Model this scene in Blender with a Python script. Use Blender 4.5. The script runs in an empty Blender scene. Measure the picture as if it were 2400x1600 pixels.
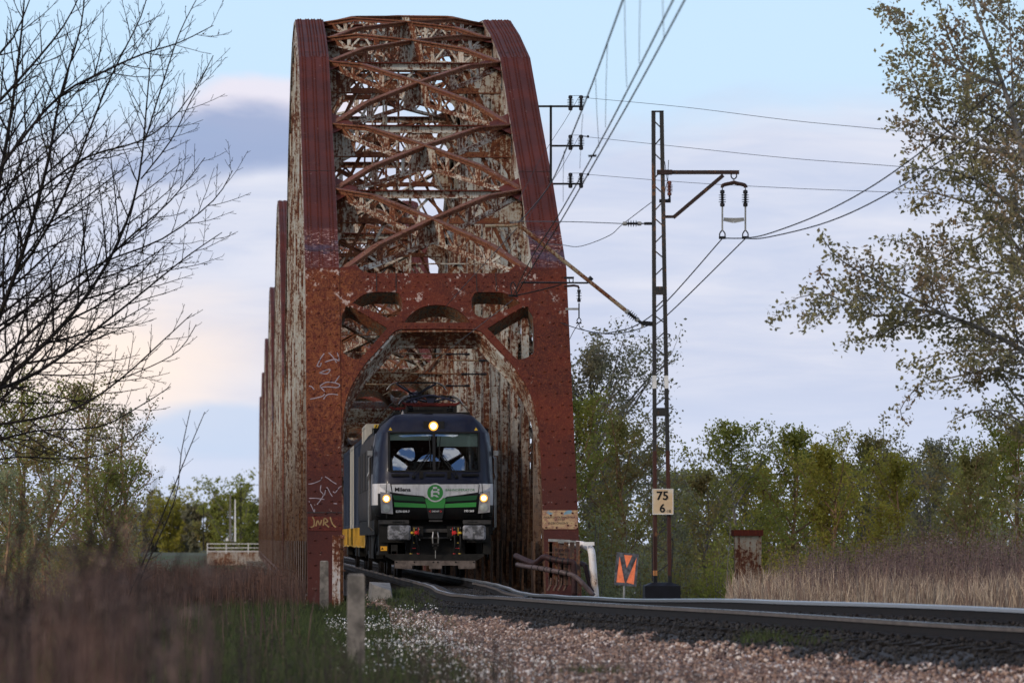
import bpy, bmesh, math, random
from mathutils import Vector, Matrix, Euler
R = math.radians
sc = bpy.context.scene
col = sc.collection

# ------------------------------------------------------------------ camera
F = 13265.0                      # focal length in pixels of a 2400 px wide frame (about 199 mm)
CZ = 0.945                       # camera height above rail top on the bridge
PITCH = math.atan(463.0 / F)
YAW = math.atan(621.4 / F)
cd = bpy.data.cameras.new("camera")
cam = bpy.data.objects.new("camera", cd); col.objects.link(cam)
cd.sensor_fit = 'HORIZONTAL'; cd.sensor_width = 36.0; cd.lens = F / 2400.0 * 36.0
cd.clip_start = 0.5; cd.clip_end = 6000.0
cam.location = (0, 0, CZ)
cam.rotation_euler = (math.pi / 2 + PITCH, 0, -YAW)
cd.dof.use_dof = True; cd.dof.focus_distance = 133.0; cd.dof.aperture_fstop = 4.0
sc.camera = cam
CR = cam.rotation_euler.to_matrix()

def at(px, py, Y):
    """point at distance Y (along the bridge axis) seen at pixel px,py of the 2400x1600 photo"""
    d = CR @ Vector(((px - 1200.0) / F, -(py - 800.0) / F, -1.0))
    return Vector((0, 0, CZ)) + d * (Y / d.y)

# ------------------------------------------------------------------ exposure, sun, sky
sc.view_settings.view_transform = 'Standard'; sc.view_settings.look = 'None'
sc.view_settings.exposure = 0.12; sc.view_settings.gamma = 1.0
sc.view_settings.use_curve_mapping = False
SUN_EL, SUN_AZ = R(27), R(-124)      # azimuth measured from +Y, clockwise positive
sd = bpy.data.lights.new("sun", 'SUN'); sun = bpy.data.objects.new("sun", sd); col.objects.link(sun)
sd.energy = 2.0; sd.angle = R(9); sd.color = (1.0, 0.86, 0.70)
sdir = Vector((math.sin(SUN_AZ) * math.cos(SUN_EL), math.cos(SUN_AZ) * math.cos(SUN_EL), math.sin(SUN_EL)))
sun.rotation_euler = (-sdir).to_track_quat('-Z', 'Y').to_euler()

world = bpy.data.worlds.new("World"); sc.world = world; world.use_nodes = True

class N:
    """tiny node-tree helper"""
    def __init__(s, nt): s.nt = nt; s.nt.nodes.clear()
    def n(s, t, **k):
        o = s.nt.nodes.new(t)
        for a, b in k.items(): setattr(o, a, b)
        return o
    def l(s, a, b): s.nt.links.new(a, b)
    def put(s, sock, v):
        if v is None: return
        if isinstance(v, bpy.types.NodeSocket): s.l(v, sock)
        else:
            if hasattr(sock, 'default_value'):
                if sock.type == 'RGBA' and len(v) == 3: v = (*v, 1)
                sock.default_value = v
    def m(s, op, a, b=None, c=None, clamp=False):
        o = s.n('ShaderNodeMath', operation=op, use_clamp=clamp)
        s.put(o.inputs[0], a); s.put(o.inputs[1], b); s.put(o.inputs[2], c)
        return o.outputs[0]
    def mix(s, f, a, b, blend='MIX'):
        o = s.n('ShaderNodeMix', data_type='RGBA', blend_type=blend)
        s.put(o.inputs[0], f); s.put(o.inputs[6], a); s.put(o.inputs[7], b)
        return o.outputs[2]
    def vm(s, op, a, b=None):
        o = s.n('ShaderNodeVectorMath', operation=op)
        s.put(o.inputs[0], a); s.put(o.inputs[1], b)
        return o.outputs[0]
    def noise(s, vec, scale, detail=4, rough=.55, dist=0, scl=None):
        if scl is not None: vec = s.vm('MULTIPLY', vec, scl)
        o = s.n('ShaderNodeTexNoise'); s.l(vec, o.inputs['Vector'])
        o.inputs['Scale'].default_value = scale; o.inputs['Detail'].default_value = detail
        o.inputs['Roughness'].default_value = rough; o.inputs['Distortion'].default_value = dist
        return o.outputs['Fac']
    def rmp(s, v, a, b, lo=0., hi=1.):
        o = s.n('ShaderNodeMapRange', interpolation_type='SMOOTHSTEP')
        s.put(o.inputs[0], v); o.inputs[1].default_value = a; o.inputs[2].default_value = b
        o.inputs[3].default_value = lo; o.inputs[4].default_value = hi
        return o.outputs[0]

w = N(world.node_tree)
wo = w.n('ShaderNodeOutputWorld'); bg = w.n('ShaderNodeBackground')
sky = w.n('ShaderNodeTexSky', sky_type='NISHITA', sun_disc=False)
sky.sun_elevation = SUN_EL; sky.sun_rotation = SUN_AZ; sky.air_density = 1.0; sky.dust_density = 1.5; sky.ozone_density = 1.5
SKY = 0.115
tc = w.n('ShaderNodeTexCoord').outputs['Generated']
sp = w.n('ShaderNodeSeparateXYZ'); w.l(tc, sp.inputs[0])
dx, dy, dz = sp.outputs
az = w.m('ARCTAN2', dx, dy)                              # compass direction, radians
el = w.m('ARCSINE', dz)                                  # elevation, radians
cv = w.n('ShaderNodeCombineXYZ'); w.l(az, cv.inputs[0]); w.l(w.m('MULTIPLY', el, 2.4), cv.inputs[1])
cvec = cv.outputs[0]
def lin(c): return tuple(x / SKY for x in c)
n_big = w.noise(cvec, 7.0, 6, .55, .6)
n_mid = w.noise(cvec, 22.0, 6, .55, .4)
n_band = w.m('ADD', w.m('MULTIPLY', w.noise(cvec, 16.0, 6, .55, .4, scl=(.5, 1.6, 1)), .6), w.m('MULTIPLY', w.noise(cvec, 45.0, 6, .6, .6, scl=(.6, 1.5, 1)), .4))
dirz = w.rmp(el, 0.02, 0.5)
blue = w.mix(w.rmp(el, 0.0, 0.10), lin((.58, .70, .92)), lin((.62, .84, 1.08)))
blue = w.mix(dirz, blue, lin((.20, .36, .70)))
clear = w.mix(.80, sky.outputs[0], blue)
# cloud deck: thin over the top of the picture, thicker lower down
hi = w.rmp(w.m('ADD', el, w.m('MULTIPLY', w.m('SUBTRACT', n_mid, .5), .028)), .066, .082)     # 1 above the deck's top edge
deck = w.m('SUBTRACT', 1.0, hi)
far = w.rmp(el, .13, .35)
high = w.m('MULTIPLY', w.rmp(n_big, .46, .60), far)
cov = w.m('MAXIMUM', deck, high, clamp=True)
lav = w.mix(w.rmp(n_band, .36, .64), lin((.55, .60, .77)), lin((.75, .75, .84)))
lav = w.mix(w.rmp(el, 0.0, .035), lin((.62, .69, .86)), lav)
lav = w.mix(far, lav, lin((.82, .84, .92)))
lav = w.mix(w.rmp(dy, .1, -.5), lav, lin((1.75, 1.62, 1.5)))  # unseen sky behind the camera, brightened to lift surfaces that face it
c = w.mix(w.m('MULTIPLY', cov, .88), clear, lav)
def ell(a0, e0, ra, re, s0, s1, nz=.5, src=None):
    a = w.m('DIVIDE', w.m('SUBTRACT', az, a0), ra); e = w.m('DIVIDE', w.m('SUBTRACT', el, e0), re)
    r = w.m('SQRT', w.m('ADD', w.m('MULTIPLY', a, a), w.m('MULTIPLY', e, e)))
    r = w.m('ADD', r, w.m('MULTIPLY', w.m('SUBTRACT', src or n_mid, .5), nz))
    return w.rmp(r, s0, s1, 1., 0.)
def AE(px, py): return (px - 578.6) / F, (1263 - py) / F
a, e = AE(640, 255)
n_fine = w.noise(cvec, 60.0, 6, .6, .3)
c = w.mix(w.m('MULTIPLY', ell(a, e, 260 / F, 80 / F, .6, 1.15, 1.6), .75), c, lin((.84, .76, .83)))
a, e = AE(560, 325)
c = w.mix(w.m('MULTIPLY', ell(a, e, 270 / F, 90 / F, .55, 1.1, 1.3), .9), c, lin((.31, .39, .60)))
a, e = AE(400, 400)
c = w.mix(w.m('MULTIPLY', ell(a, e, 220 / F, 50 / F, .4, 1.1, 1.3), .7), c, lin((.34, .42, .62)))
a, e = AE(250, 850)
c = w.mix(w.m('MULTIPLY', ell(a, e, 520 / F, 230 / F, .15, 1.15, 1.0), .95), c, lin((.99, .84, .74)))
a, e = AE(560, 1010)
c = w.mix(w.m('MULTIPLY', ell(a, e, 260 / F, 80 / F, .6, 1.1, 1.5), .85), c, lin((.55, .65, .83)))
c = w.mix(w.rmp(el, -.002, -.02), c, lin((.10, .11, .09)))
w.l(c, bg.inputs[0]); bg.inputs[1].default_value = SKY
w.l(bg.outputs[0], wo.inputs[0])

# ------------------------------------------------------------------ mesh helpers
class MB:
    def __init__(s): s.v = []; s.f = []; s.m = []; s.mi = 0
    def add(s, vs, fs, m=None):
        b = len(s.v); s.v += [tuple(x) for x in vs]
        m = s.mi if m is None else m
        for f in fs: s.f.append(tuple(b + i for i in f)); s.m.append(m)
    def hexa(s, q, m=None):      # 8 corners: 0-3 bottom ring, 4-7 top ring
        s.add(q, [(3, 2, 1, 0), (4, 5, 6, 7), (0, 1, 5, 4), (1, 2, 6, 5), (2, 3, 7, 6), (3, 0, 4, 7)], m)
    def box(s, x0, x1, y0, y1, z0, z1, m=None):
        s.hexa([(x0, y0, z0), (x1, y0, z0), (x1, y1, z0), (x0, y1, z0), (x0, y0, z1), (x1, y0, z1), (x1, y1, z1), (x0, y1, z1)], m)
    def beam(s, p, q, w, h, up=(0, 0, 1), m=None, w2=None, h2=None):
        p, q = Vector(p), Vector(q); t = (q - p)
        if t.length < 1e-6: return
        t.normalize(); u = Vector(up)
        a = t.cross(u)
        if a.length < 1e-4: a = t.cross(Vector((1, 0, 0)))
        a.normalize(); b = a.cross(t).normalized()
        w2 = w if w2 is None else w2; h2 = h if h2 is None else h2
        r = []
        for c, ww, hh in ((p, w, h), (q, w2, h2)):
            for i, j in ((-1, -1), (1, -1), (1, 1), (-1, 1)): r.append(c + a * (i * ww / 2) + b * (j * hh / 2))
        s.hexa(r, m)
    def tube(s, pts, r, n=8, m=None, cap=True, r2=None):
        pts = [Vector(p) for p in pts]; k = len(pts); rings = []; prev = None
        for i, p in enumerate(pts):
            t = (pts[min(i + 1, k - 1)] - pts[max(i - 1, 0)])
            if t.length < 1e-9: t = Vector((0, 0, 1))
            t.normalize()
            a = prev - t * prev.dot(t) if prev is not None else t.cross(Vector((.13, .21, 1)))
            if a.length < 1e-4: a = t.cross(Vector((1, 0, 0)))
            a.normalize(); prev = a; b = t.cross(a)
            rr = r[i] if isinstance(r, (list, tuple)) else (r if r2 is None else r + (r2 - r) * i / (k - 1))
            rings.append([p + a * (rr * math.cos(6.2832 * j / n)) + b * (rr * math.sin(6.2832 * j / n)) for j in range(n)])
        vs = [x for g in rings for x in g]; fs = []
        for i in range(k - 1):
            for j in range(n):
                a0 = i * n + j; a1 = i * n + (j + 1) % n
                fs.append((a0, a1, a1 + n, a0 + n))
        if cap: fs.append(tuple(range(n - 1, -1, -1))); fs.append(tuple((k - 1) * n + j for j in range(n)))
        s.add(vs, fs, m)
    def dome(s, p, nrm, r, n=6, m=None, h=.75):
        p = Vector(p); nrm = Vector(nrm).normalized()
        a = nrm.cross(Vector((.3, .2, .9))).normalized(); b = nrm.cross(a)
        vs = []
        for k, (rr, hh) in enumerate(((1, 0), (.7, h * .75))):
            for j in range(n):
                t = 6.2832 * j / n; vs.append(p + (a * math.cos(t) + b * math.sin(t)) * (r * rr) + nrm * (r * hh))
        vs.append(p + nrm * (r * h))
        fs = [(j, (j + 1) % n, n + (j + 1) % n, n + j) for j in range(n)] + [(n + j, n + (j + 1) % n, 2 * n) for j in range(n)]
        s.add(vs, fs, m)
    def prism(s, poly, ext, m=None):   # convex or simple polygon (list of 3D pts) extruded by vector
        ext = Vector(ext); n = len(poly); P = [Vector(p) for p in poly]
        vs = P + [p + ext for p in P]
        fs = [tuple(range(n - 1, -1, -1)), tuple(range(n, 2 * n))] + [(i, (i + 1) % n, n + (i + 1) % n, n + i) for i in range(n)]
        s.add(vs, fs, m)
    def lathe(s, p, axis, prof, n=12, m=None):
        """prof: list of (distance along axis, radius)"""
        p = Vector(p); ax = Vector(axis).normalized()
        a = ax.cross(Vector((.3, .2, .9)));  a.normalize(); b = ax.cross(a)
        vs = []
        for d, r in prof:
            for j in range(n):
                t = 6.2832 * j / n; vs.append(p + ax * d + (a * math.cos(t) + b * math.sin(t)) * max(r, 1e-4))
        k = len(prof); fs = []
        for i in range(k - 1):
            for j in range(n):
                a0 = i * n + j; a1 = i * n + (j + 1) % n; fs.append((a0, a1, a1 + n, a0 + n))
        fs.append(tuple(range(n - 1, -1, -1))); fs.append(tuple((k - 1) * n + j for j in range(n)))
        s.add(vs, fs, m)
    def mesh(s, name, mats, smooth=False):
        me = bpy.data.meshes.new(name); me.from_pydata(s.v, [], s.f)
        mats = mats if isinstance(mats, (list, tuple)) else [mats]
        for x in mats: me.materials.append(x)
        me.polygons.foreach_set('material_index', [min(i, len(mats) - 1) for i in s.m])
        if smooth: me.polygons.foreach_set('use_smooth', [True] * len(me.polygons))
        me.update(); return me
    def build(s, name, mats, parent=None, smooth=False):
        return link(name, s.mesh(name, mats, smooth), parent)

def link(name, me, parent=None):
    o = bpy.data.objects.new(name, me); col.objects.link(o)
    if parent is not None: o.parent = parent
    return o
def fixn(o):
    bm = bmesh.new(); bm.from_mesh(o.data); bmesh.ops.recalc_face_normals(bm, faces=bm.faces); bm.to_mesh(o.data); bm.free(); return o
def tag(o, label=None, cat=None, group=None, kind=None):
    if label: o['label'] = label
    if cat: o['category'] = cat
    if group: o['group'] = group
    if kind: o['kind'] = kind
    return o
def empty(name, loc=(0, 0, 0), rz=0):
    o = bpy.data.objects.new(name, None); col.objects.link(o); o.location = loc; o.rotation_euler = (0, 0, rz); o.empty_display_size = .2
    return o
def kids(o): return [c for c in bpy.data.objects if c.parent == o]
def copy_tree(o, parent=None, cmap=None):
    if cmap is None:
        cmap = {}
        for c in bpy.data.objects:
            if c.parent: cmap.setdefault(c.parent, []).append(c)
    n = o.copy(); col.objects.link(n); n.parent = parent
    for ch in cmap.get(o, []): copy_tree(ch, n, cmap)
    return n
def text_mesh(txt, size, depth=.002, align='CENTER', sx=1.0, bold=0.0):
    cu = bpy.data.curves.new('t', 'FONT'); cu.body = txt; cu.size = size; cu.extrude = depth; cu.align_x = align; cu.align_y = 'CENTER'
    cu.offset = bold; cu.resolution_u = 3
    ob = bpy.data.objects.new('t', cu); col.objects.link(ob)
    dg = bpy.context.evaluated_depsgraph_get(); me = bpy.data.meshes.new_from_object(ob.evaluated_get(dg))
    bpy.data.objects.remove(ob)
    for v in me.vertices: v.co.x *= sx
    return me
def place_text(name, txt, size, M, mat, parent, **k):
    """text lying in the x/z plane facing -Y, then moved by matrix M"""
    me = text_mesh(txt, size, **k)
    me.transform(M @ Matrix.Rotation(math.pi / 2, 4, 'X'))
    me.materials.clear(); me.materials.append(mat)
    return link(name, me, parent)
def fill_curve(loops, depth):
    """2D loops (outer + holes) -> flat mesh in xy with thickness"""
    cu = bpy.data.curves.new('c', 'CURVE'); cu.dimensions = '2D'; cu.fill_mode = 'BOTH'; cu.extrude = depth
    for lp in loops:
        s = cu.splines.new('POLY'); s.points.add(len(lp) - 1)
        for i, p in enumerate(lp): s.points[i].co = (p[0], p[1], 0, 1)
        s.use_cyclic_u = True
    ob = bpy.data.objects.new('c', cu); col.objects.link(ob)
    dg = bpy.context.evaluated_depsgraph_get(); me = bpy.data.meshes.new_from_object(ob.evaluated_get(dg))
    bpy.data.objects.remove(ob); return me

# ------------------------------------------------------------------ materials
def newmat(name):
    m = bpy.data.materials.new(name); m.use_nodes = True; s = N(m.node_tree)
    out = s.n('ShaderNodeOutputMaterial'); b = s.n('ShaderNodeBsdfPrincipled'); s.l(b.outputs[0], out.inputs[0])
    return m, s, b
def pos(s): return s.n('ShaderNodeNewGeometry').outputs['Position']
def bump(s, b, h, strength=.3, dist=.02):
    o = s.n('ShaderNodeBump'); o.inputs['Strength'].default_value = strength; o.inputs['Distance'].default_value = dist
    s.l(h, o.inputs['Height']); s.l(o.outputs[0], b.inputs['Normal'])
def plain(name, c, rough=.6, metal=0., var=.25, scale=6., bmp=0.):
    m, s, b = newmat(name); P = pos(s)
    n = s.noise(P, scale, 5, .6)
    dk = tuple(x * (1 - var) for x in c); lt = tuple(min(1, x * (1 + var)) for x in c)
    s.put(b.inputs['Base Color'], s.mix(s.rmp(n, .3, .7), dk, lt))
    b.inputs['Roughness'].default_value = rough; b.inputs['Metallic'].default_value = metal
    if sum(c) < .3 and not metal: b.inputs['Specular IOR Level'].default_value = .15
    if bmp: bump(s, b, n, bmp)
    return m
def emit(name, c, st):
    m = bpy.data.materials.new(name); m.use_nodes = True; s = N(m.node_tree)
    out = s.n('ShaderNodeOutputMaterial'); e = s.n('ShaderNodeEmission'); e.inputs[0].default_value = (*c, 1); e.inputs[1].default_value = st
    s.l(e.outputs[0], out.inputs[0]); return m
def rusty(name, paint, rust_amt=.45, paint2=None, streak=.5, seed=0., rough=.65, scale=1.0, grime=0.):
    """old paint flaking off to orange and dark rust, with vertical runs"""
    m, s, b = newmat(name); P = s.vm('ADD', pos(s), (seed, seed * 1.7, seed * .3))
    big = s.noise(P, .9 * scale, 4, .6); fine = s.noise(P, 11 * scale, 7, .70, .2)
    run = s.noise(P, 9 * scale, 6, .66, .1, scl=(1.6, 1.6, .13))
    h = s.m('ADD', s.m('MULTIPLY', fine, .55), s.m('ADD', s.m('MULTIPLY', run, .25 + streak * .3), s.m('MULTIPLY', big, .45)))
    mid = .55 * .5 + (.25 + streak * .3) * .5 + .45 * .5
    th = mid + (.5 - rust_amt) * .42
    pc = s.mix(s.rmp(big, .35, .65), paint, paint2 or tuple(x * .72 for x in paint))
    pc = s.mix(s.m('MULTIPLY', s.rmp(run, .5, .7), .5), pc, tuple(x * .62 for x in paint))
    org = s.mix(s.rmp(fine, .35, .65), (.165, .052, .018), (.075, .024, .014))
    drk = s.mix(s.rmp(run, .4, .6), (.035, .016, .012), (.07, .022, .014))
    c = s.mix(s.rmp(h, th - .02, th + .02), pc, org)
    c = s.mix(s.rmp(h, th + .05, th + .13), c, drk)
    halo = s.m('MULTIPLY', s.rmp(h, th - .07, th - .01), s.rmp(h, th + .0, th - .01))
    c = s.mix(s.m('MULTIPLY', halo, .55), c, (.26, .12, .045))
    if grime:
        gp = s.n('ShaderNodeSeparateXYZ'); s.l(pos(s), gp.inputs[0])
        zf = s.rmp(s.m('ADD', gp.outputs[2], s.m('MULTIPLY', s.m('SUBTRACT', run, .5), 6.)), 6.2, 1.0)
        c = s.mix(s.m('MULTIPLY', zf, grime), c, s.mix(s.rmp(fine, .4, .65), (.085, .036, .012), (.028, .012, .007)))
    s.put(b.inputs['Base Color'], c)
    s.put(b.inputs['Roughness'], s.rmp(h, th - .03, th + .03, rough - .05, .9)); b.inputs['Specular IOR Level'].default_value = .22
    bump(s, b, h, .5, .015); return m
def redface(name, seed=0., zones=True, k=1.):
    """dark red oxide cover plates with chips, runs and purple patches"""
    m, s, b = newmat(name); P0 = pos(s); P = s.vm('ADD', P0, (seed, seed * 1.7, seed * .3))
    big = s.noise(P, .8, 4, .6); fine = s.noise(P, 9, 7, .7); run = s.noise(P, 7, 5, .6, .1, scl=(1.5, 1.5, .12))
    c = s.mix(s.rmp(big, .35, .65), (.074 * k, .0125 * k, .006 * k), (.042 * k, .008 * k, .005 * k))
    st2 = s.noise(P, 20, 5, .62, 0, scl=(1.5, 1.5, .07))
    c = s.mix(s.m('MULTIPLY', s.rmp(st2, .48, .66), .5), c, (.14 * k, .030 * k, .012 * k))
    if zones:
        sp = s.n('ShaderNodeSeparateXYZ'); s.l(P0, sp.inputs[0]); z = sp.outputs[2]; x = sp.outputs[0]
        zn = s.m('ADD', z, s.m('MULTIPLY', s.m('SUBTRACT', run, .5), 3.))
        up = s.m('MULTIPLY', s.rmp(zn, 2.2, 4.2), s.rmp(z, 7.25, 7.35, 1., 0.))
        lf = s.rmp(x, 2.2, 3.0, 1., .22)
        c = s.mix(s.m('MULTIPLY', s.m('MULTIPLY', up, lf), s.rmp(s.m('ADD', s.m('MULTIPLY', run, .45), s.m('MULTIPLY', st2, .55)), .42, .58, .05, .9)), c, (.15, .046, .015))
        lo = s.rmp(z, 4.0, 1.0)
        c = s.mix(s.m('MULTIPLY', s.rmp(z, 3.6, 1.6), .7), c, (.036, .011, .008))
        # bleached scuff band at the knee of the chord
        bd = s.m('MULTIPLY', s.rmp(z, 7.3, 7.6), s.rmp(z, 8.5, 8.2))
        c = s.mix(s.m('MULTIPLY', bd, s.rmp(fine, .52, .64)), c, (.36, .22, .19))
        c = s.mix(s.m('MULTIPLY', bd, s.rmp(big, .5, .6, 0., .7)), c, (.05, .035, .055))
    chip = s.m('MULTIPLY', s.rmp(run, .62, .70), s.rmp(fine, .54, .62))
    sz = s.n('ShaderNodeSeparateXYZ'); s.l(P0, sz.inputs[0])
    rim = s.m('MULTIPLY', s.rmp(sz.outputs[2], 6.0, 6.5), s.rmp(sz.outputs[2], 7.4, 7.3)); chip = s.m('MAXIMUM', chip, s.m('MULTIPLY', rim, s.m('MULTIPLY', s.rmp(run, .54, .60), s.rmp(s.noise(P, 2.5, 3, .5), .5, .6))))
    c = s.mix(s.m('MULTIPLY', chip, .75), c, (.36, .28, .24))
    c = s.mix(s.m('MULTIPLY', s.rmp(s.noise(P, 2.3, 5, .6), .58, .66), .2), c, (.050, .014, .014))
    s.put(b.inputs['Base Color'], c)
    b.inputs['Roughness'].default_value = .7; b.inputs['Specular IOR Level'].default_value = .15; bump(s, b, fine, .25, .01); return m

M = {}
M['red'] = redface('red_oxide')
M['red2'] = redface('red_oxide_plain', 3.1, False, 1.05)
M['cream'] = rusty('cream_paint_rusting', (.40, .39, .35), .51, (.31, .285, .23), .7, grime=.9)
M['cream_lite'] = rusty('cream_paint', (.42, .41, .37), .455, (.34, .32, .26), .95, 5., grime=.93)
M['rustm'] = rusty('rusted_steel', (.125, .036, .018), .46, (.085, .027, .016), .4, 2., grime=.85)
M['mixed'] = rusty('rust_and_cream', (.42, .38, .33), .52, (.26, .22, .18), .4, 9., grime=.9)
M['dark'] = plain('dark_grimy_steel', (.022, .018, .016), .7)
M['black'] = plain('black_iron', (.012, .012, .013), .5)
# ------------------------------------------------------------------ truss spans
XB = 4.46; D0 = 127.6; SL = .79; PITCH_L = 88.3; HC = 2.69; PW = .80
ZT = [-.3, 7.36, 9.68, 11.70, 13.79, 14.9, 15.84, 16.25, 16.25, 15.84, 14.9, 13.79, 11.7, 9.68, 7.36, -.3]
YN = [0.] + [6.05 + 5.7 * k for k in range(14)] + [86.2]
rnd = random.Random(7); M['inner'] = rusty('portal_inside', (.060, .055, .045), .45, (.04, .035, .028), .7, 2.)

def channel_member(mb, A, B, half, dep, riv=0, lat=.55, out=(1, 0, 0), m=(0, 0)):
    """two channels joined by zigzag lacing; A,B centre line, half = half width across out"""
    A, B = Vector(A), Vector(B); t = (B - A).normalized(); o = Vector(out); n = t.cross(o).normalized()
    if n.y > 0: n = -n                      # n points to -Y : the face seen from the camera
    L = (B - A).length
    for sg in (-1, 1):
        c = o * (sg * half)
        mb.beam(A + c, B + c, .03, dep, up=n, m=m[0])
        for e in (-1, 1):
            f = c - o * (sg * .075) + n * (e * dep / 2)
            mb.beam(A + f, B + f, .16, .028, up=n, m=m[0])
    k = max(2, int(L / lat)); 
    for e in (-1, 1):
        for i in range(k):
            s0, s1 = (-1, 1) if i % 2 == 0 else (1, -1)
            p = A + t * (L * i / k) + o * (s0 * (half - .08)) + n * (e * (dep / 2 + .018)); q = A + t * (L * (i + 1) / k) + o * (s1 * (half - .08)) + n * (e * (dep / 2 + .018))
            mb.beam(p, q, .07, .012, up=n, m=m[1])
    if riv:
        r = int(L / riv)
        for i in range(r):
            for sg in (-1, 1):
                mb.dome(A + t * (riv * (i + .5)) + o * (sg * (half - .05)) + n * (dep / 2 + .014), n, .019, 5, m[0])

def lattice_girder(A, B, top, bot, wf=.22, plates=(), seed=0, centre=True):
    """arched lattice girder lying between A and B. top/bot: z offsets at t=0,.22,.5,.78,1"""
    mb = MB(); A, B = Vector(A), Vector(B); ts = [0, .2, .5, .8, 1]
    def P(t, arr):
        for i in range(4):
            if t <= ts[i + 1]:
                u = (t - ts[i]) / (ts[i + 1] - ts[i]); z = arr[i] + (arr[i + 1] - arr[i]) * u; break
        return A + (B - A) * t + Vector((0, 0, z))
    hz = Vector((B.x - A.x, B.y - A.y, 0)).normalized(); nr = Vector((-hz.y, hz.x, 0))
    for i in range(4):
        mb.beam(P(ts[i], top), P(ts[i + 1], top), wf, .035, m=0)
        for e in (-1, 1): mb.beam(P(ts[i], top) + nr * (e * .03) - Vector((0, 0, .06)), P(ts[i + 1], top) + nr * (e * .03) - Vector((0, 0, .06)), .02, .09, m=0)
        mb.beam(P(ts[i], bot), P(ts[i + 1], bot), wf * .9, .03, m=1)
        for e in (-1, 1): mb.beam(P(ts[i], bot) + nr * (e * .03) + Vector((0, 0, .045)), P(ts[i + 1], bot) + nr * (e * .03) + Vector((0, 0, .045)), .018, .07, m=1)
    xs = [.06, .14, .22, .30, .38, .46, .54, .62, .70, .78, .86, .94]; r = random.Random(seed)
    for i in range(len(xs) - 1):
        a, b = xs[i], xs[i + 1]
        if i % 2 == 0: mb.beam(P(a, bot), P(b, top), .06, .02, up=nr, m=1)
        else: mb.beam(P(a, top), P(b, bot), .06, .02, up=nr, m=1)
    for x in (.22, .70):
        mb.beam(P(x, bot), P(x, top), .02, .22, up=hz, m=2)
    for x in (.38, .86): mb.beam(P(x, bot), P(x, top), .02, .14, up=hz, m=1)
    if centre:
        c0, c1 = P(.42, bot), P(.58, bot); d1, d0 = P(.56, top), P(.44, top)
        mb.prism([p + nr * .045 for p in (c0, c1, d1, d0)], nr * .012, m=1)
    mb.prism([P(0, bot) + nr * .05, P(.12, bot) + nr * .05, P(.06, top) + nr * .05, P(0, top) + nr * .05], nr * .012, m=0)
    mb.prism([P(1, bot) + nr * .05, P(.88, bot) + nr * .05, P(.94, top) + nr * .05, P(1, top) + nr * .05], nr * .012, m=0)
    return mb

def off_pt(k, d):   # node point moved d below the top surface
    return Vector((0, YN[k], ZT[k] - d))

# ---- portal outline, traced on the sloping portal plane (x across from centre, z up)
def crop2(cx, cy): return 600 + cx / 2.94, 500 + cy / 2.94
def onplane(px, py):
    d = CR @ Vector(((px - 1200.0) / F, -(py - 800.0) / F, -1.0))
    # y - D0 = SL*(z+.3)
    o = Vector((0, 0, CZ)); k = (D0 + SL * (o.z + .3) - o.y) / (d.y - SL * d.z)
    p = o + d * k; return p.x - XB, p.z
def tr(pts): return [onplane(*crop2(*p)) for p in pts]
def mir(pts): return [(-x, z) for x, z in reversed(pts)]
def catmull(pts, n=4):
    out = []
    for i in range(len(pts) - 1):
        p0 = pts[max(i - 1, 0)]; p1 = pts[i]; p2 = pts[i + 1]; p3 = pts[min(i + 2, len(pts) - 1)]
        for j in range(n):
            t = j / n; out.append(tuple(.5 * (2 * p1[a] + (p2[a] - p0[a]) * t + (2 * p0[a] - 5 * p1[a] + 4 * p2[a] - p3[a]) * t * t + (3 * p1[a] - p0[a] - 3 * p2[a] + p3[a]) * t ** 3) for a in range(len(p1))))
    out.append(tuple(pts[-1])); return out
CXM = 1247
topL = tr([(560, 372), (640, 362), (690, 345), (712, 375), (740, 395), (785, 407), (CXM, 408)])
mainL = tr([(CXM, 790), (1000, 792)]) + catmull(tr([(1000, 792), (950, 810), (900, 868), (840, 935), (760, 1022), (700, 1110), (650, 1200), (620, 1290), (602, 1380), (592, 1470), (588, 1640), (586, 1800)]), 2)[1:]
outer = topL[:-1] + mir(topL[:-1])
legs = tr([(560, 1800)])
OUT = topL[:-1] + mir(topL[:-1]) + mir(legs)
# walk down right leg and back along the main opening
OUT = topL[:-1] + mir(topL[:-1]) + mir(legs) + mir(mainL)[:] + mainL[1:] + legs
HA = catmull(tr([(668, 612), (720, 567), (770, 545), (812, 538), (960, 537), (992, 560), (1006, 600), (1006, 650), (985, 690), (945, 712), (905, 714)]), 2)
HB = catmull(tr([(590, 700), (612, 660), (645, 632), (850, 752), (905, 785), (890, 803), (800, 905), (735, 978), (700, 1000), (650, 988), (612, 965), (592, 930), (588, 820)]), 2)
EYE = catmull(tr([(1022, 747), (1045, 715), (1080, 680), (1130, 648), (1190, 630), (CXM, 625)]), 2)
EYE = EYE[:-1] + mir(EYE)
def portal_mesh(loops, depth, dn, mat, flip):
    me = fill_curve(loops, depth)
    nrm = Vector((0, -1, SL)).normalized()
    for v in me.vertices:
        x, z, n = v.co.x, v.co.y, v.co.z
        p = Vector((x, SL * (z + .3), z)) + nrm * (n - dn)
        if flip: p.y = 86.2 - p.y
        v.co = p
    if flip: me.flip_normals()
    me.materials.clear(); me.materials.append(mat); return me
NRM = Vector((0, -1, SL)).normalized()
def fy(p, flip): return Vector((p[0], 86.2 - p[1], p[2])) if flip else Vector(p)

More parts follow.
